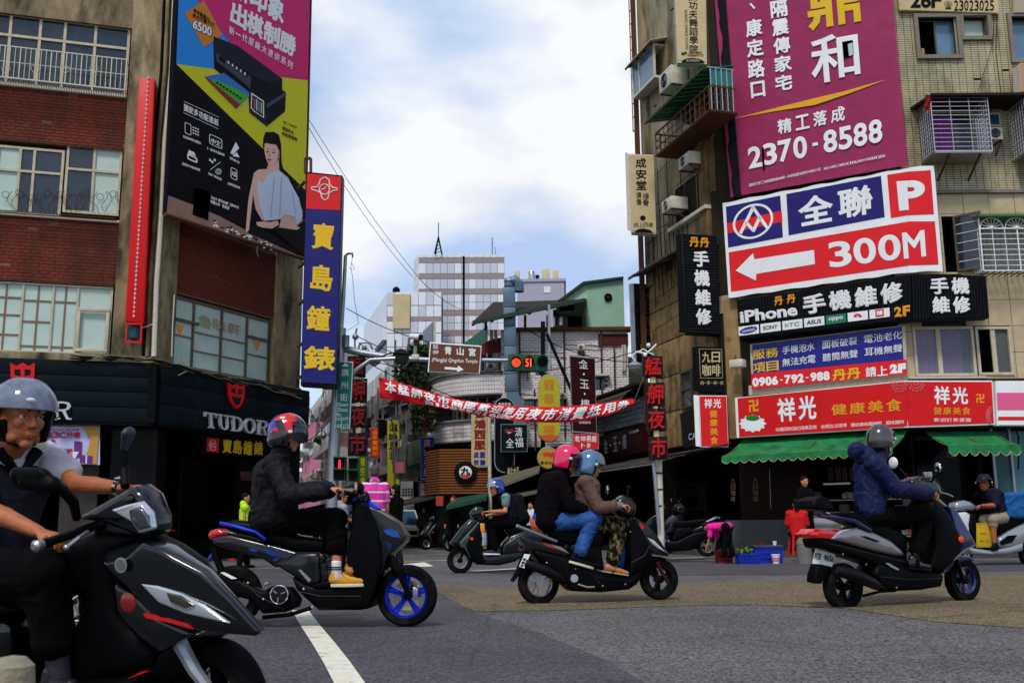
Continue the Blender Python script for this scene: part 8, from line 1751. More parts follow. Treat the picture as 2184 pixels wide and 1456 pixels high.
s.panel('lower_body',[(900,1040),(1100,1060),(1240,1095),(1330,1100),(1350,1130),(1330,1200),(1200,1222),(1000,1232),(900,1190),(860,1110)],.15,M_plastic,.04)
s.panel('seat',[(545,700),(600,688),(740,690),(860,725),(1000,800),(1090,850),(1090,980),(1020,930),(850,815),(700,745)],.13,M_seat,.05);s.panel('under_seat',[(860,820),(1080,900),(1100,1070),(980,1050),(900,940)],.12,M_plastic,.03)
s.tube('grab_rail',[(478,712,.14),(600,722,.15),(720,745,.15),(830,812,.15)],.018,M_nv);s.tube('rack',[(440,660,.08),(480,670,.08),(570,710,.1)],.01,M_chrome)
s.panel('backrest',[(432,660),(445,605),(500,574),(550,590),(592,650),(590,675),(500,672)],.13,M_seat,.05)
s.panel('leg_shield',[(1250,620),(1290,598),(1380,680),(1470,850),(1490,930),(1400,1050),(1340,1105),(1250,1085),(1300,900),(1270,740)],.17,M_plastic,.05)
s.panel('front_cowl',[(1370,640),(1430,670),(1500,790),(1562,905),(1550,930),(1480,950),(1400,1030),(1350,1110),(1330,1100),(1440,960),(1460,900)],.15,M_nv,.05)
s.panel('cowl_trim',[(1285,602),(1310,590),(1420,690),(1390,690)],.10,M_sil,.02);s.decal('chrome_trim',[(1555,905),(1560,912),(1480,955),(1410,1020),(1405,1012),(1475,945)],.155,M_sil)
c=s.P(1452,872,.172);MB().lathe(c,N,[(.032,0),(.032,.01),(.02,.014)],16).obj('reflector',M_amber,s.t,smooth=True)
s.panel('handlebar_cover',[(1110,470),(1190,435),(1270,450),(1320,500),(1335,560),(1300,600),(1230,590),(1150,530)],.11,M_bgloss,.04);s.panel('windscreen',[(1240,445),(1290,455),(1340,540),(1320,550),(1270,480)],.08,mat('smoked_screen',(.05,.03,.03),.1,alpha=.8),.01)
s.tube('handlebar',[(1230,560,-.3),(1270,555,0),(1290,560,.31)],.018,M_plastic);s.tube('brake_lever',[(1310,548,.31),(1360,560,.33),(1400,578,.36)],.007,M_alu)
s.panel('phone_mount',[(1208,408),(1258,405),(1262,450),(1212,452)],.02,M_alu,.01,d=.1)
s.panel('front_fender',[(1340,1060),(1420,990),(1520,985),(1570,1020),(1500,1020),(1420,1040),(1360,1110)],.065,M_nv,.02)
for d in(-.07,.07):s.tube('fork',[(1400,960,d),(1440,1060,d),(1470,1150,d)],.02,M_plastic)
s.panel('mud_flap',[(475,1040),(570,1060),(545,1110),(495,1180),(447,1172),(450,1120)],.06,M_plastic,.015)
s.panel('number_plate',[(455,932),(594,962),(566,1064),(432,1040)],.006,M_wprint,.003,d=.0,dd=.006,seg=1)
MB().row(F,'MTR-9656',[s.c(447,962),s.c(583,990),s.c(573,1030),s.c(437,1005)],.014,bold=.03,gap=.10).obj('lettering',M_bprint,s.t)
s.tube('exhaust',[(600,1085,.13),(640,1095,.15),(740,1130,.16),(840,1170,.15),(900,1195,.12),(1010,1215,.1)],[.038,.055,.06,.052,.02,.015],mat('dark_muffler',(.03,.03,.033),.35,metal=.5),n=14)
s.decal('kick_cover',[(932,1035),(955,1035),(1028,1075),(1025,1088),(975,1066)],.155,M_alu);s.tube('stand',[(780,1262,.06),(900,1230,.08),(1000,1225,.08)],.014,M_plastic)
s.mirror(1302,380,.22,.045,.06,[(1275,430,.2),(1250,480,.1)],gl=True);s.mirror(988,345,-.34,.06,.06,[(1030,385,-.33),(1085,435,-.25)],M_white)
seams(s,[[(560,905),(760,950),(950,1000),(1080,1030)],[(900,1130),(1100,1150),(1320,1140)],[(1300,640),(1400,760),(1470,900)]],[(860,1150),(1010,1205),(800,1045),(640,975)],.154)
M_bj=mat('navy_quilted_jacket',(.008,.019,.085),.65,bump=.3,bs=10,spec=.25)
t,H=person('man in grey helmet, navy hooded jacket and black trousers riding the silver and navy scooter',J(850,760),J(905,205),(U*.93-N*.25+V((0,0,.0))),J(830,655),J(830,410),[(J(850,350,.21),J(1010,530,.27),J(1225,552,.31)),(J(860,350,-.21),J(1020,530,-.27),J(1230,552,-.31))],[(J(850,715,.10),J(1215,710,.15),J(1145,990,.16)),(J(850,715,-.10),J(1215,710,-.15),J(1145,990,-.16))],top=(M_bj,.97,.032),pants=(M_bt,.93,.030),tw=1.28,fold=.016,sd=6,grip=[(U,-N,V((0,0,-1)),1),(U,-N,V((0,0,-1)),-1)])
helmet(t,H,mat('gunmetal_shell',(.12,.11,.11),.18,metal=.6,coat=1),r=(.132,.150,.138),peak=False,visor=(mat('plum_visor',(.10,.03,.06),.08,alpha=.8,coat=1),(-.01,.07,.05)),cut=(-.05,0))
mb=MB().cap(J(735,262,-.08),J(735,262,.08),.085).cap(J(790,300,-.09),J(790,300,.09),.10);organic(mb,.012,3,'hood',M_bj,t,.02,9,8);MB().ell(H.p(0,.06,-.07),(.06,.05,.045),H.B()).obj('face_mask',M_white,t,smooth=True)
MB().ell(H.p(0,-.07,-.02),(.072,.06,.07),H.B()).obj('hair',M_hair,t,smooth=True)
for d in(.16,-.16):shoe(t,J(1095,1072,d),J(1245,1085,d),M_bgloss,M_black,.085,.045);MB().cap(J(1140,985,d),J(1140,1040,d),.045).obj('sock',M_black,t,smooth=True)
# ---------- D: grey scooter facing left
a,b=gp(1140,1219),gp(981,1222);F=Fr(b,(a-b));s=Sc('dark grey scooter heading left, ridden by the man in the blue helmet',F,(900,1000,6.067),(a+b)/2,-1);J=s.P;N=F.n;U=F.u
M_gp=mat('graphite_paint',(.016,.020,.022),.3,coat=.4,metal=.3);M_gl=mat('pale_grey_green_paint',(.12,.15,.15),.3,coat=.5)
s.wheel(490,1180,.212,.095,M_alu,5,rr=.58,sw=.012);s.wheel(1450,1180,.212,.10,M_plastic,5,disc=False)
s.panel('front_cowl',[(640,640),(755,655),(735,720),(620,850),(560,980),(440,985),(365,970),(410,915),(520,760)],.13,M_gp,.05);s.panel('leg_shield',[(620,860),(750,680),(800,900),(790,1100),(840,1210),(720,1235),(650,1180),(560,1000)],.17,M_plastic,.04)
s.panel('cowl_edge',[(750,665),(700,760),(600,880),(520,960),(560,985),(700,1110),(790,1215),(720,1240),(650,1180),(540,1000),(480,960),(600,820)],.15,M_gl,.02)
s.panel('headlight',[(432,960),(470,900),(590,815),(575,885),(500,940)],.10,M_lens,.02);c=J(645,900,.17);MB().lathe(c,N,[(.026,0),(.026,.01),(.015,.012)],14).obj('reflector',M_amber,s.t,smooth=True)
s.panel('handlebar_cover',[(630,600),(650,540),(710,485),(790,500),(830,560),(800,640),(700,650)],.12,M_bgloss,.04);s.panel('lower_body',[(700,1160),(800,1120),(1050,1095),(1300,1060),(1330,1120),(1200,1200),(1000,1245),(720,1238)],.15,M_gp,.04)
s.panel('rear_body',[(1020,1110),(1060,960),(1150,860),(1350,780),(1600,800),(1560,950),(1400,1040),(1300,1100),(1150,1115)],.15,M_gp,.05);s.panel('side_fin',[(1050,1000),(1200,880),(1350,825),(1240,890),(1120,970)],.16,M_gl,.01);s.panel('seat',[(1080,780),(1250,725),(1500,720),(1560,790),(1350,830),(1150,870)],.12,M_seat,.04)
s.panel('front_fender',[(400,1040),(480,1010),(600,1030),(650,1110),(560,1050),(450,1050)],.06,M_plastic,.02)
for d in(-.07,.07):s.tube('fork',[(560,1010,d),(530,1090,d),(490,1180,d)],.02,M_plastic)
s.mirror(785,430,.25,.03,.05,[(790,500,.2)])
t_=thing('shopping_bag','bag with yellow packets hanging behind the grey scooter leg shield','bag',J(790,1000,.1));MB().cap(J(790,850,.1),J(790,960,.1),.07,.08).obj('bag_body',mat('white_blue_plastic',(.30,.32,.38),.4,var=.5,vs=20),t_,smooth=True);MB().pbox(F,*s.c(755,700),*s.c(815,820),.06,.16).obj('packet',M_gold,t_,bev=.01);MB().pbox(F,*s.c(790,940),*s.c(840,1030),.06,.16).obj('packet',mat('yellow_black_packet',(.4,.3,.02),.5,col2=(.02,.02,.02),c2s=25),t_,bev=.01)
M_vest=mat('navy_vest',(.012,.014,.035),.8);M_pt=mat('pale_teal_sleeve',(.20,.30,.29),.8)
t,H=person('man in open faced blue helmet, glasses and navy vest riding the dark grey scooter',J(1150,700),J(955,255),(-U*.95+N*.15+V((0,0,-.15))),J(1170,640),J(1100,400),[(J(1085,375,.18),J(1080,545,.22),J(860,550,.28)),(J(1085,375,-.18),J(1080,565,-.22),J(870,590,-.28))],[(J(1150,690,.10),J(880,705,.14),J(950,1030,.15)),(J(1150,690,-.10),J(880,705,-.14),J(950,1030,-.15))],top=(M_vest,.05,.02,'vest'),pants=(M_bt,.96,.024),fold=.010,vox=.013,sd=9,grip=[(-U,N,V((0,0,-1)),1),(-U,N,V((0,0,-1)),-1)])
MB().cap(J(1085,375,.18),J(1083,440,.195),.085,.075).obj('sleeve',M_pt,t,smooth=True);helmet(t,H,mat('blue_metallic_shell',(.01,.09,.35),.15,coat=1,metal=.3),visor=(mat('clear_visor',(.5,.55,.62),.05,alpha=.4,coat=1),(.0,.13,.03)))
mb=MB()
for q in(-1,1):mb.tube([H.p(q*.033+.02*math.cos(k*.785),.098,.012+.016*math.sin(k*.785))for k in range(9)],.002,4)
mb.obj('glasses',M_black,t);mb=MB().cap(J(1190,420,0),J(1270,620,0),.14,.17).cap(J(1250,400,0),J(1290,620,0),.10,.12);organic(mb,.015,3,'backpack',mat('black_backpack',(.012,.012,.014),.7),t,.012,8,3)
for d in(.15,-.15):shoe(t,J(1010,1100,d),J(800,1095,d),mat('navy_sneaker',(.03,.04,.09),.7),M_white,.08,.045)
# ---------- E: silver scooter at the right edge with yellow box
a,b=gp(2197,1203),gp(2045,1206);F=Fr(b,(a-b));s=Sc('silver scooter at the right edge heading left with a yellow box on its footboard',F,(1900,980,5.6),(a+b)/2,-1);J=s.P;N=F.n;U=F.u
M_s2=mat('pale_silver_paint',(.38,.40,.43),.22,metal=.5,coat=.6)
s.wheel(1665,1130,.225,.11,M_alu,5,disc=False);s.wheel(830,1135,.225,.10,M_alu,5)
s.panel('front_cowl',[(765,640),(900,620),(965,655),(940,780),(980,900),(1015,990),(960,1020),(860,900),(790,720)],.13,mat('white_silver_paint',(.60,.60,.63),.25,coat=.6),.04);s.panel('handlebar_cover',[(765,570),(790,510),(890,482),(960,500),(1045,560),(1000,600),(800,605)],.12,M_s2,.04)
s.panel('leg_shield',[(960,650),(1030,640),(1030,1040),(960,1050),(940,900)],.16,M_plastic,.03);s.panel('lower_body',[(950,1045),(1200,1085),(1430,1040),(1590,980),(1590,1090),(1400,1135),(1230,1145),(980,1130)],.16,M_s2,.04)
s.panel('rear_body',[(1290,940),(1400,860),(1590,755),(1780,720),(1850,800),(1750,930),(1590,1010),(1430,1055),(1300,1045)],.15,M_s2,.05);s.decal('side_grille',[(1300,980),(1400,905),(1510,895),(1450,985),(1320,1020)],.153,M_plastic);s.panel('seat',[(1260,710),(1400,690),(1800,690),(1790,740),(1590,760),(1400,850),(1300,900)],.13,M_seat,.04)
s.mirror(1015,410,.25,.05,.03,[(980,450,.2),(940,500,.1)])
bx=thing('cardboard_box','yellow cardboard box standing on the footboard of the right edge scooter','box',J(1110,1045));q0=[F.uz(*s.c(*p),.12)for p in((1022,1045),(1205,1045),(1200,755),(1022,752))]
MB().prism(F,q0,-.16,.12).obj('carton',mat('yellow_carton',(.58,.40,.02),.7,var=.08),bx,bev=.006,fix=True);MB().row(F,'易碎物品',(*s.c(1060,870),*s.c(1140,888)),.126).row(F,'蔬果·十盒',(*s.c(1065,960),*s.c(1168,978)),.126).obj('lettering',M_bprint,bx)
t,H=person('courier in dark helmet, navy polo and beige shorts on the right edge scooter',J(1290,700),J(1118,292),(-U*.80+N*.58+V((0,0,-.05))),J(1300,640),J(1235,430),[(J(1255,405,.18),J(1255,545,.23),J(1100,545,.28)),(J(1235,405,-.18),J(1200,560,-.22),J(1080,560,-.28))],[(J(1330,690,.11),J(1215,715,.16),J(1235,980,.16)),(J(1330,690,-.11),J(1120,720,-.30),J(1150,1000,-.20))],top=(mat('navy_polo',(.022,.024,.05),.8),.36,.02,'polo_shirt'),pants=(mat('beige_shorts',(.33,.28,.21),.9),.52,.028,'shorts'),skin=M_skind,tw=1.12,vox=.013,sd=12,armr=1.15,legr=1.15,grip=[(-U,N,V((0,0,-1)),1),(-U,N,V((0,0,-1)),-1)])
helmet(t,H,mat('dark_slate_shell',(.03,.035,.045),.35),peak=True,cut=(-.06,0))
for d in(.16,):shoe(t,J(1285,1065,d),J(1195,1070,d),M_black,M_black,.08,.045)
bk=thing('delivery_bag','bright blue padded delivery bag strapped behind the courier at the right edge','bag',J(1560,690));mb=MB().hexa([J(1400,690,-.2),J(1800,690,-.2),J(1800,690,.2),J(1400,690,.2),J(1350,400,-.2),J(1800,385,-.2),J(1800,385,.2),J(1350,400,.2)])
organic(mb,.02,8,'bag_body',mat('blue_nylon',(.01,.13,.32),.55,bump=.3,bs=8),bk,.03,5,2);MB().tube([J(1345,400,.1),J(1300,480,.15),J(1350,640,.1)],.02,6).obj('strap',M_black,bk)
# ---------- G: foreground scooter leaning into the turn, old rider
fx=V((-1.18,3.95,0));F=Fr(fx,(.93,-.37,0),R(8));s=Sc('large foreground black scooter with red accents leaning into the turn at the lower left',F,(0,970,3.0),fx);J=s.P;N=F.n;U=F.u
M_gg=mat('gloss_black_grey_paint',(.005,.008,.012),.16,coat=.6)
s.wheel(1395,1560,.225,.11,M_plastic,5,rr=.62,steer=-8)
s.panel('headlight_cowl',[(470,410),(600,335),(780,235),(860,200),(930,260),(985,400),(1000,490),(960,525),(870,515),(760,470),(640,430)],.065,M_gg,.04,d=.04,dd=.09)
s.panel('headlight',[(700,352),(800,320),(885,300),(950,370),(968,480),(885,505),(835,430)],.02,M_lens,.01,d=.115);s.panel('headlight_core',[(820,350),(890,330),(940,390),(950,465),(880,480),(830,410)],.01,mat('lamp_reflector',(.22,.24,.27),.15,metal=.9),.006,d=.135)
s.panel('leg_shield',[(600,640),(900,530),(1040,600),(1180,700),(1290,860),(1300,1000),(1200,1100),(900,1170),(740,1010),(680,800)],.08,M_plastic,.05,d=.02,dd=.1)
s.panel('front_cowl',[(655,682),(820,650),(920,560),(1040,600),(1110,650),(1280,750),(1450,930),(1640,1140),(1610,1165),(1420,1150),(1150,1110),(980,1010),(840,860)],.055,M_gg,.05,d=.12,dd=.16,taper=lambda x,z:1-.55*max(0,min(1,(x+.05)/.30)))
s.panel('side_cowl',[(720,820),(860,900),(1000,1040),(1180,1120),(1230,1150),(1180,1175),(1020,1265),(900,1180),(800,1080),(740,1000)],.04,M_gg,.03,d=.12)
s.panel('headlight_lower',[(888,818),(1000,835),(1150,885),(1300,965),(1465,1080),(1330,1050),(1180,1015),(1010,945)],.012,M_lens,.008,d=.165)
s.panel('headlight_inset',[(1060,880),(1150,900),(1240,960),(1180,980),(1090,940)],.006,mat('lamp_amber_inset',(.20,.18,.16),.1,metal=.8),.003,d=.18)
s.decal('red_stripe',[(915,1012),(1010,1020),(1200,1085),(1230,1112),(1100,1075),(930,1040)],.165,Mrg);s.decal('red_stripe',[(815,1430),(900,1385),(960,1375),(900,1400)],.165,Mrg)
c=J(775,703,.19);MB().lathe(c,N,[(.028,0),(.028,.003)],22).obj('round_sticker',M_steel,s.t);MB().lathe(c+N*.003,N,[(.021,0),(.021,.002)],22).obj('sticker_centre',mat('grey_green_sticker',(.15,.17,.16),.5),s.t)
c=J(833,940,.15);MB().lathe(c,N,[(.037,0),(.037,.012),(.026,.018)],24).obj('reflector',mat('dull_amber',(.25,.03,.01),.25,coat=.5),s.t,smooth=True)
s.panel('inner_body',[(300,620),(640,480),(900,520),(700,680),(740,1010),(900,1170),(1020,1265),(950,1400),(700,1440),(560,1500),(300,1500),(420,1200),(560,900),(420,760)],.13,M_plastic,.05,d=-.06,dd=.05)
s.panel('front_fender',[(1020,1270),(1200,1170),(1420,1160),(1300,1200),(1230,1280),(1180,1400),(1060,1456),(950,1400)],.07,M_plastic,.03,dd=.07)
s.tube('fork',[(1150,1200,.09),(1250,1380,.09),(1370,1540,.09)],[.03,.026,.02],M_steel);s.tube('fork',[(1150,1200,-.09),(1370,1540,-.09)],.025,M_plastic)
s.panel('floor',[(-400,1500),(700,1440),(950,1400),(900,1540),(-400,1640)],.17,M_plastic,.03,dd=.1);s.panel('rear_body',[(-900,1000),(-300,960),(100,1050),(60,1500),(-400,1560),(-900,1300)],.14,M_gg,.06,dd=.1);s.panel('seat',[(-800,900),(0,900),(150,1000),(-300,1040),(-800,1000)],.14,M_seat,.05,dd=.1);s.wheel(-640,1500,.225,.11,M_plastic,5,disc=False)
gn=J(240,580,.34);gf=J(930,235,-.34);s.tube('handlebar',[(240,580,.34),(420,520,.18),(640,440,0),(900,260,-.33)],.018,M_plastic)
MB().lathe(gn-N*.02,N,[(.019,0),(.022,.01),(.022,.03),(.012,.04)],14).obj('bar_end',M_alu,s.t,smooth=True);s.tube('brake_lever',[(425,590,.33),(500,530,.28),(560,490,.18)],.007,M_alu);MB().ell(J(425,590,.33),.011).obj('lever_ball',M_alu,s.t,smooth=True)
mb=MB().cap(J(150,150,.36),J(270,150,.36),.055,.05,sq=.6).cap(J(200,160,.36),J(330,190,.36),.045,.035);organic(mb,.008,4,'mirror',M_plastic,s.t);s.tube('mirror_stalk',[(300,170,.36),(400,220,.33),(470,300,.28),(490,400,.2)],[.02,.02,.02,.016],M_plastic)
c7=lambda x,y:(x/1.5167,(780+y/4.55-970)*3)
mb=MB().cap(J(*c7(1240,680),-.36),J(*c7(1215,780),-.36),.045,.026,sq=.55,ax=U);organic(mb,.008,4,'mirror',mat('blue_grey_plastic',(.05,.065,.085),.4),s.t);s.tube('mirror_stalk',[(*c7(1210,830),-.36),(*c7(1205,1000),-.35),(*c7(1215,1170),-.3)],[.014,.018,.02],M_plastic)
M_ws=mat('pale_lilac_shirt',(.50,.47,.52),.8);M_vst=mat('navy_cream_vest',(.012,.013,.022),.7)
HD=CAMP+ray(45,896)*(4.55/ray(45,896).y);hf=V((.80,-.60,-.06));pel=J(-200,700,-.03);ch=CAMP+ray(0,1012)*(4.72/ray(0,1012).y)
side=hf.cross(V((0,0,1))).normalized();shN=ch+side*.20+V((0,0,.09));shF=ch-side*.20+V((0,0,.09))
W_n=gn+V((-.10,.02,.045));pF=CAMP+ray(262,1040)*(4.45/ray(262,1040).y);elF=CAMP+ray(165,1032)*(4.62/ray(165,1032).y);elN=CAMP+ray(-30,1085)*(4.15/ray(-30,1085).y);wN=CAMP+ray(82,1134)*(4.02/ray(82,1134).y)
kN=CAMP+ray(90,1225)*(4.0/ray(90,1225).y);aN=CAMP+ray(125,1420)*(4.05/ray(125,1420).y);hN=J(-260,760,.12);kF=CAMP+ray(205,1215)*(4.5/ray(205,1215).y);aF=CAMP+ray(215,1345)*(4.75/ray(215,1345).y);hF=J(-240,760,-.15)
t,H=person('older man in visor helmet, cream and navy vest and black trousers riding the foreground scooter',J(-200,900),HD,hf,pel,ch,[(shN,elN,wN),(shF,elF,pF)],[(hN,kN,aN),(hF,kF,aF)],top=(M_ws,.34,.026,'shirt'),pants=(M_bt,.86,.034),skin=M_skind,tw=1.12,vox=.010,near=True,collar=False,fold=.012,sd=14,armr=1.12,legr=1.1,grip=[((U*.9+V((0,0,-.15))),(N*.9+U*.35),V((0,0,-1)),-1,.55),(U,N,V((0,0,-1)),1,.8)],k=1.15)
def torso_v(m_,e,nm,lo,hi,sd):
 mb=MB();ax=(shN-shF).normalized();a_=pel.lerp(ch,lo);b_=pel.lerp(ch,hi)
 for q in(-1,0,1):mb.cap(a_+ax*q*.08,b_+ax*q*.09,.125+e,.13+e,n=16)
 if hi>=1:
  for z in(shN,shF):mb.cap(ch+V((0,0,.04)),ch.lerp(z,.72)+V((0,0,.01)),.10+e,.078+e,n=14)
 return organic(mb,.010,3,nm,m_,t,.014,8,sd)
torso_v(M_vst,.028,'vest',0,.80,3);torso_v(mat('cream_vest_yoke',(.50,.46,.32),.8),.026,'vest_yoke',.86,1.0,5)
ct=ch+V((0,0,.12));MB().tube([ct+hf*.155+side*.09,ct+hf*.165-V((0,0,.12)),ct+hf*.155-side*.09],.03,8).obj('vest_collar',M_vst,t,smooth=True);MB().tube([ct+hf*.14+side*.06+V((0,0,.03)),ct+hf*.165-V((0,0,.06)),ct+hf*.14-side*.06+V((0,0,.03))],.016,8).obj('collar',M_ws,t,smooth=True)
helmet(t,H,mat('slate_blue_shell',(.03,.045,.085),.25,coat=.8),r=(.147,.170,.153),visor=(mat('scuffed_clear_visor',(.30,.34,.42),.08,alpha=.45,coat=.8,var=.5,vs=9),(.0,.15,-.03)),cut=(-.10,0))
MB().ell(H.p(.05,.168,.085),(.022,.008,.010),H.B()).obj('visor_sticker',M_white,t,smooth=True)
for q in(-1,1):MB().cap(H.p(q*.082,.005,-.02),H.p(q*.072,.015,-.085),.022,.018).obj('helmet_cheek_pad',M_black,t,smooth=True)
d_=(pF-elF).normalized();MB().lathe(pF-d_*.02,d_,[(.034,-.012),(.038,-.010),(.038,.010),(.034,.012)],20,close=True).obj('watch_bracelet',M_chrome,t,smooth=True);MB().lathe(pF-d_*.02+V((0,-.02,.034)),V((0,-.4,1)),[(.018,0),(.018,.010),(.012,.012)],16).obj('watch_case',M_chrome,t,smooth=True)
M_sk=mat('grey_purple_sock',(.11,.09,.12),.9,bump=.3,bs=30,stretch=(1,1,5))
for kk,aa,q in((kN,aN,.0),(kF,aF,0)):
 dv=(aa-kk).normalized();MB().cap(aa-dv*.13,aa+dv*.03,.054,.045).obj('sock',M_sk,t,smooth=True);shoe(t,aa+V((-.06,.03,-.13)),aa+V((.20,-.10,-.14)),mat('black_leather_shoe',(.02,.022,.028),.35,coat=.3),M_black,.10,.05)
a=gp(153,1322);F=Fr(a,(1,.1,0));s=Sc('partly hidden dark scooter behind the older rider, its wheel showing between his legs',F,(0,970,3.0),a)
s.wheel(455,930,.215,.10,M_alu,4);s.panel('engine_casing',[(100,820),(460,860),(480,930),(300,960),(100,900)],.08,M_plastic,.03);s.panel('body',[(-300,700),(300,700),(520,780),(480,840),(0,900),(-300,880)],.13,M_bp,.04);s.wheel(-300,945,.215,.10,M_plastic,4,disc=False);s.tube('axle_arm',[(455,930,.07),(500,900,.08),(520,890,.08)],.012,M_chrome)
c=CAMP+ray(22,1470)*(2.5/ray(22,1470).y);t=thing('bollard','blurred pale stone bollard top in the lower left corner','bollard',(c.x,c.y,0));MB().lathe((c.x,c.y,0),(0,0,1),[(.055,0),(.055,.40),(.05,.455),(.03,.475),(.001,.48)],24).obj('stone_post',mat('pale_rough_stone',(.30,.27,.20),.8,bump=.6,bs=25,var=.3),t,smooth=True)
#  bystanders, parked scooters, truck, market goods
random.seed(33)
def at(px,py,Y):r=ray(px,py);return CAMP+r*(Y/r.y)
def clone(root,name_from,label,loc,rz,sc=1.0,swap=None):
 r=root.copy();COL.objects.link(r);r.location=loc;r.rotation_euler=(0,0,rz);r.scale=(sc,sc,sc);r['label']=label;r['group']='scooters parked by the arcades';W[r]=V(loc)
 def rec(o,p):
  for ch in o.children:
   c=ch.copy();COL.objects.link(c);c.parent=p
   if swap and c.material_slots and ch.data.materials[0]in swap:c.material_slots[0].link='OBJECT';c.material_slots[0].material=swap[ch.data.materials[0]]
   rec(ch,c)
 rec(root,r);return r
ro={o['label']:o for o in bpy.data.objects if o.name.startswith('scooter')and 'label' in o}
sB=next(o for l,o in ro.items()if 'plum' in l);sD=next(o for l,o in ro.items()if 'dark grey' in l)
for root,x,Y,rz,lb in((sB,1440,20.6,165,'dark scooter parked in front of the arcade right of the leaning pole'),(sB,1470,22.0,200,'black scooter parked behind another beside the arcade shutter'),(sD,945,33,20,'small scooter parked under the dark green stall awning'),(sD,1000,31,-30,'second scooter parked beside the green stall awning'),(sD,730,27,80,'scooter parked at the foot of the signal pole'),(sB,700,30,60,'dark scooter parked farther back left of the signal pole')):
 p=at(x,1150,Y);clone(root,'',lb,(p.x,p.y,.12 if x>1400 else 0),R(rz))
def ped(label,x,Y,h,yaw,top,sleeve,pants,pf=.95,bend=0.0,arms='down',hair=M_hair,sit=False,vox=.016,z0=0.0,long_hair=False,skin=None,tnm='shirt'):
 p=at(x,1140,Y);b=V((p.x,p.y,z0));f=V((math.sin(R(yaw)),math.cos(R(yaw)),0));r=f.cross(V((0,0,1)));k=h/1.72;q=lambda a,c,z:b+r*a*k+f*c*k+V((0,0,z*k))
 hz=.50 if sit else .90;bd=R(bend);tor=lambda l,a=0:q(a,l*math.sin(bd),hz+l*math.cos(bd))
 hd=tor(.70);hfw=f*math.cos(bd*.8)+V((0,0,-math.sin(bd*.8)-.1))
 A=[]
 for s_ in(-1,1):
  sh_=tor(.48,s_*.17)
  if arms=='down':A.append((sh_,sh_+V((0,0,-.27*k))+r*s_*.04*k,sh_+V((0,0,-.50*k))+f*.08*k+r*s_*.05*k))
  else:A.append((sh_,sh_+V((0,0,-.24*k))+r*s_*.05*k+f*.03,sh_+V((0,0,-.30*k))+f*.24*k))
 Lg=[(q(s_*.09,0,hz-.02),q(s_*.11,.42 if sit else .02,.48),q(s_*.11,.40 if sit else-.01*s_*8,.09))for s_ in(-1,1)]
 t,H=person(label,b,hd,hfw,q(0,0,hz),tor(.38),A,Lg,top=(top,sleeve,.022,tnm),pants=(pants,pf,.024),vox=vox,hands=True,fold=.008,sd=int(x)%17,skin=skin,k=k,tw=k,armr=k,legr=k,faceon=False)
 mb=MB().ell(H.p(0,-.022*k,.05*k),(.083*k,.10*k,.088*k),H.B()).ell(H.p(0,-.045*k,-.0),(.078*k,.07*k,.07*k),H.B())
 if long_hair:mb.ell(H.p(0,-.07*k,-.09*k),(.07*k,.05*k,.12*k),H.B())
 organic(mb,.014,2,'hair',hair,t)
 for s_,l in zip((-1,1),Lg):MB().cap(l[2]+V((0,0,-.045*k)),l[2]+V((0,0,-.055*k))+f*.15*k,.045*k,.035*k).obj('shoe',M_black,t,smooth=True)
 return t,H
def stripes():
 m=bpy.data.materials.new('pink_white_striped_knit');m.use_nodes=True;t=m.node_tree;b=t.nodes['Principled BSDF'];tc_=t.nodes.new('ShaderNodeTexCoord');s_=t.nodes.new('ShaderNodeSeparateXYZ');t.links.new(tc_.outputs['Object'],s_.inputs[0])
 mu=t.nodes.new('ShaderNodeMath');mu.operation='MULTIPLY';mu.inputs[1].default_value=6.6;t.links.new(s_.outputs['Z'],mu.inputs[0]);fr=t.nodes.new('ShaderNodeMath');fr.operation='FRACT';t.links.new(mu.outputs[0],fr.inputs[0])
 rp_=t.nodes.new('ShaderNodeValToRGB');rp_.color_ramp.interpolation='CONSTANT';e=rp_.color_ramp.elements;e[0].color=(.62,.03,.30,1);e[1].position=.80;e[1].color=(.70,.55,.66,1);t.links.new(fr.outputs[0],rp_.inputs[0]);t.links.new(rp_.outputs[0],b.inputs['Base Color']);b.inputs['Roughness'].default_value=.85;return m
C_=lambda n,*c:mat(n,c,.85,var=.15)
t,H=ped('grey haired man seen from behind in a hot pink shirt with white stripes',797,17.4,1.80,-8,stripes(),.40,C_('dark_grey_cloth',.03,.03,.035),arms='down',hair=mat('grey_hair',(.10,.09,.085),.8,var=.5,vs=60),vox=.012,tnm='polo_shirt')
MB().tube([H.p(-.07,.0,-.135),H.p(-.04,-.07,-.12),H.p(.04,-.07,-.12),H.p(.07,.0,-.135)],.022,8).obj('collar',C_('pale_lilac_collar',.55,.52,.62),t,smooth=True)
ped('person in black shirt with bare forearms right of the pink striped man',842,18.6,1.52,-60,C_('black_cloth',.008,.008,.009),.38,C_('dark_grey_cloth',.03,.03,.035),arms='bent',skin=M_skin)
ped('black haired woman in a grey top behind the yellow shoe rider',729,17.8,1.36,70,C_('white_grey_cloth',.35,.34,.38),.4,C_('black_cloth',.008,.008,.009),arms='bent')
ped('worker in a fluorescent yellow green vest behind the black jacket rider',521,19.5,1.42,80,C_('fluorescent_vest',.45,.75,.03),.05,C_('black_cloth',.008,.008,.009),z0=.0,tnm='vest')
ped('elderly man in olive jacket walking in the road beside the white truck',903,35,1.40,180,C_('olive_cloth',.07,.065,.03),.95,C_('black_cloth',.008,.008,.009),vox=.025,hair=mat('grey_hair',(.10,.09,.085),.8))
ped('person in dark clothes and reddish cap under the green stall awning',966,30,1.62,200,C_('black_cloth',.008,.008,.009),.95,C_('black_cloth',.008,.008,.009),vox=.022,hair=C_('russet_cap',.15,.05,.03))
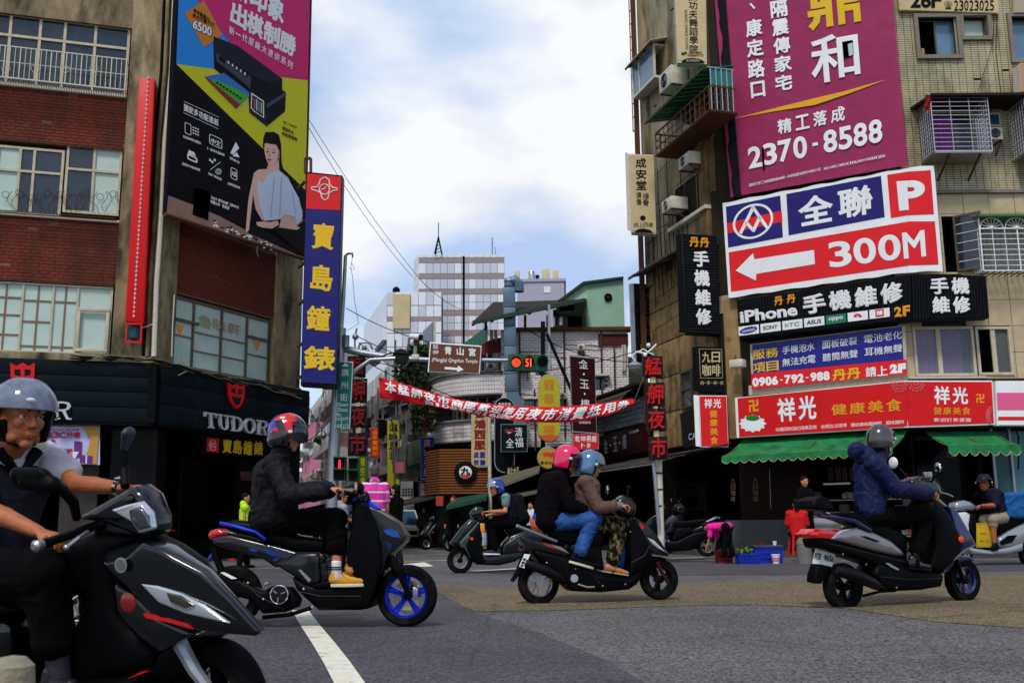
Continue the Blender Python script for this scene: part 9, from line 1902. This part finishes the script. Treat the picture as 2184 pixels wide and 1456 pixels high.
ped('person in a white shirt glimpsed behind the couple on the scooter',1132,24,1.30,200,C_('white_cloth',.60,.58,.66),.5,C_('black_cloth',.008,.008,.009),vox=.02)
ped('woman in a bright pink top bending forwards over the red baskets',1552,19.5,1.12,-50,C_('bright_pink_cloth',.75,.03,.33),.5,C_('black_cloth',.008,.008,.009),bend=92,z0=.12,vox=.016)
ped('woman in a red jacket sitting on a red stool, seen from behind',1702,20.4,1.45,10,C_('red_cloth',.55,.015,.02),.95,C_('black_cloth',.008,.008,.009),sit=True,z0=.12,arms='bent',long_hair=True,tnm='jacket')
ped('dim shopkeeper standing in the dark shop right of the red jacket woman',1722,21.6,1.62,150,C_('black_cloth',.008,.008,.009),.5,C_('black_cloth',.008,.008,.009),z0=.12,arms='bent',vox=.02)
c=at(1702,1140,20.4);c.z=.12;t=thing('stool','red plastic stool under the woman in the red jacket','stool',c);M_rp=mat('red_plastic',(.62,.02,.012),.4);MB().lathe(c+V((0,0,.40)),(0,0,1),[(.15,0),(.16,.02),(.15,.045)],16).obj('seat',M_rp,t,smooth=True)
for sx in(-1,1):
 for sy in(-1,1):MB().bar(c+V((sx*.17,sy*.17,0)),c+V((sx*.12,sy*.12,.40)),.018).obj('leg',M_rp,t)
def bollard(x,Y,lb):c=at(x,1140,Y);t=thing('bollard',lb,'bollard',(c.x,c.y,0),'stone bollards on the kerb');m_=mat('grey_stone',(.22,.21,.19),.8,var=.25,vs=6,bump=.3);MB().lathe((c.x,c.y,0),(0,0,1),[(.135,0),(.135,.36)],20).obj('shaft',m_,t,smooth=True);MB().lathe((c.x,c.y,.36),(0,0,1),[(.14,0),(.14,.03),(.135,.04),(.11,.10),(.05,.14),(.001,.15)],20).obj('dome_cap',m_,t,smooth=True)
bollard(1713,19.3,'round topped grey stone bollard in front of the red stool')
def crate(x0,y0,x1,y1,Y,m_,lb,nm='crate'):
 F=facing((x0+x1)/2,y1,Y);a0,a1,z0,z1=arect(F,x0,y0,x1,y1);z0=.0;t=thing(nm,lb,nm,F.L((a0+a1)/2,z0,-.2),'blue market crates' if nm=='crate' else None);z1=z0+(z1-F.uz((x0+x1)/2,y1)[1]);D=.38;mb=MB();n=7
 for d in(0,-D):
  for k in range(4):z=z0+(z1-z0)*k/3*.93;mb.box(F,a0,a1,z,z+(z1-z0)*.09,d-.01,d)
  for k in range(n+1):a=a0+(a1-a0)*k/n;mb.box(F,a-.008,a+.008,z0,z1,d-.012,d+.002)
 for a in(a0,a1):
  for k in range(4):z=z0+(z1-z0)*k/3*.93;mb.box(F,a-.006,a+.006,z,z+(z1-z0)*.09,-D,-.01)
 mb.obj('lattice',m_,t,kind='stuff');MB().box(F,a0+.01,a1-.01,z0+.005,z1-.02,-D+.02,-.02).obj('inner_tub',m_,t);MB().box(F,a0-.01,a1+.01,z1-.02,z1+.005,-D-.01,.01).obj('rim',m_,t)if nm=='crate' else 0
 return F,t,(a0,a1,z0,z1)
M_cb=mat('blue_crate_plastic',(.01,.05,.42),.45)
F,t,q=crate(1577,1165,1618,1187,19.2,M_cb,'low blue lattice crate holding leafy greens')
p=F.L((q[0]+q[1])/2-.05,q[3]+.05,-.19);v=thing('vegetables','heap of pale green leafy vegetables in the low blue crate','vegetables',p);foliage('leaves',p,(.15,.12,.08),150,mat('pale_green_leaves',(.20,.34,.12),.6,var=.6,vs=12),par=v,ls=.05,sd=5)
F,t,q=crate(1610,1149,1668,1184,19.6,M_cb,'taller blue crate with a lid beside the low one');MB().box(F,q[0]-.02,q[1]+.02,q[3]+.01,q[3]+.03,-.4,.02).obj('lid',mat('grey_lid',(.12,.11,.11),.6),t)
p=F.L(q[0]+.16,q[3]+.03,-.15);tt=thing('tray','small red tray on top of the taller blue crate','tray',p);MB().lathe(p,(0,0,1),[(.08,0),(.10,.03)],14).obj('dish',M_rp,tt)
p=F.L(q[1]-.1,q[3]+.03,-.15);tt=thing('cup','small white cup on top of the taller blue crate','cup',p);MB().lathe(p,(0,0,1),[(.03,0),(.04,.08)],12).obj('cup_body',M_white,tt)
p=F.L(q[1]-.18,0,.18);tt=thing('bucket','white paint tub with a pink label in front of the blue crate','bucket',p);MB().lathe(p,(0,0,1),[(.06,0),(.08,.16),(.085,.165),(.085,.18)],16).obj('tub',M_white,tt,smooth=True);MB().lathe(p,(0,0,1),[(.068,.04),(.0785,.12)],16).obj('label_band',mat('pale_pink_label',(.6,.3,.4),.5),tt,smooth=True)
crate(1533,1160,1562,1186,19.9,mat('dark_red_basket',(.25,.015,.01),.5),'dark red basket below the bending woman','basket')
F=Fr(at(862,1120,36.5).xy.to_3d(),(.961,.277,0));tr=thing('truck','small white box truck facing the camera far down the side street','truck',F.o);mb=MB()
M_tw=mat('truck_white',(.80,.80,.80),.35,coat=.5);w=.80
MB().box(F,-w,w,.35,.95,-3.4,0).obj('body',M_tw,tr,bev=.08);MB().hexa([F.L(-w,.95,-1.8),F.L(w,.95,-1.8),F.L(w,.95,-.25),F.L(-w,.95,-.25),F.L(-.68,1.65,-1.8),F.L(.68,1.65,-1.8),F.L(.68,1.65,-.95),F.L(-.68,1.65,-.95)]).obj('cab',M_tw,tr,bev=.05,fix=True)
MB().hexa([F.L(-.70,1.0,-.30),F.L(.70,1.0,-.30),F.L(.70,1.0,-.26),F.L(-.70,1.0,-.26),F.L(-.60,1.58,-.90),F.L(.60,1.58,-.90),F.L(.60,1.58,-.86),F.L(-.60,1.58,-.86)]).obj('windscreen',M_glassb,tr)
MB().box(F,-.80,.80,1.15,2.3,-4.2,-1.9).obj('cargo_box',M_tw,tr,bev=.03);MB().box(F,-.6,.6,.55,.72,-.0,.02).obj('grille',M_bprint,tr);MB().box(F,-.85,.85,.3,.46,-.05,.08).obj('bumper',M_black,tr,bev=.02);MB().box(F,-.2,.2,.45,.60,.09,.1).obj('number_plate',mat('pale_plate',(.5,.55,.6),.5),tr)
for s_ in(-1,1):MB().box(F,s_*.68-.1,s_*.68+.1,.55,.75,-.01,.03).obj('headlight',M_lens,tr,bev=.01);MB().lathe(F.L(s_*.68,.3,-.6),F.u,[(.30,-.09),(.32,-.05),(.32,.05),(.30,.09)],20).obj('wheel',M_tyre,tr,smooth=True)
mb=MB()
for i in range(9):mb.box(F,-.7+i*.11,-.66+i*.11,1.75,2.22,-1.9,-1.88)
for j in range(4):mb.box(F,-.72,.24,1.78+j*.13,1.80+j*.13,-1.9,-1.87)
mb.obj('cargo_grille',M_bprint,tr);tr.scale=(.82,)*3
for o in[o for o in bpy.data.objects if o.users_collection==()and o.type=='MESH']:bpy.data.objects.remove(o)
bpy.data.scenes.remove(TS)
for o in bpy.data.objects:
 if o.name.startswith(('sign_bracket','shelf_goods','star_string','printed_icon'))and 'category' not in o:o['kind']='stuff'
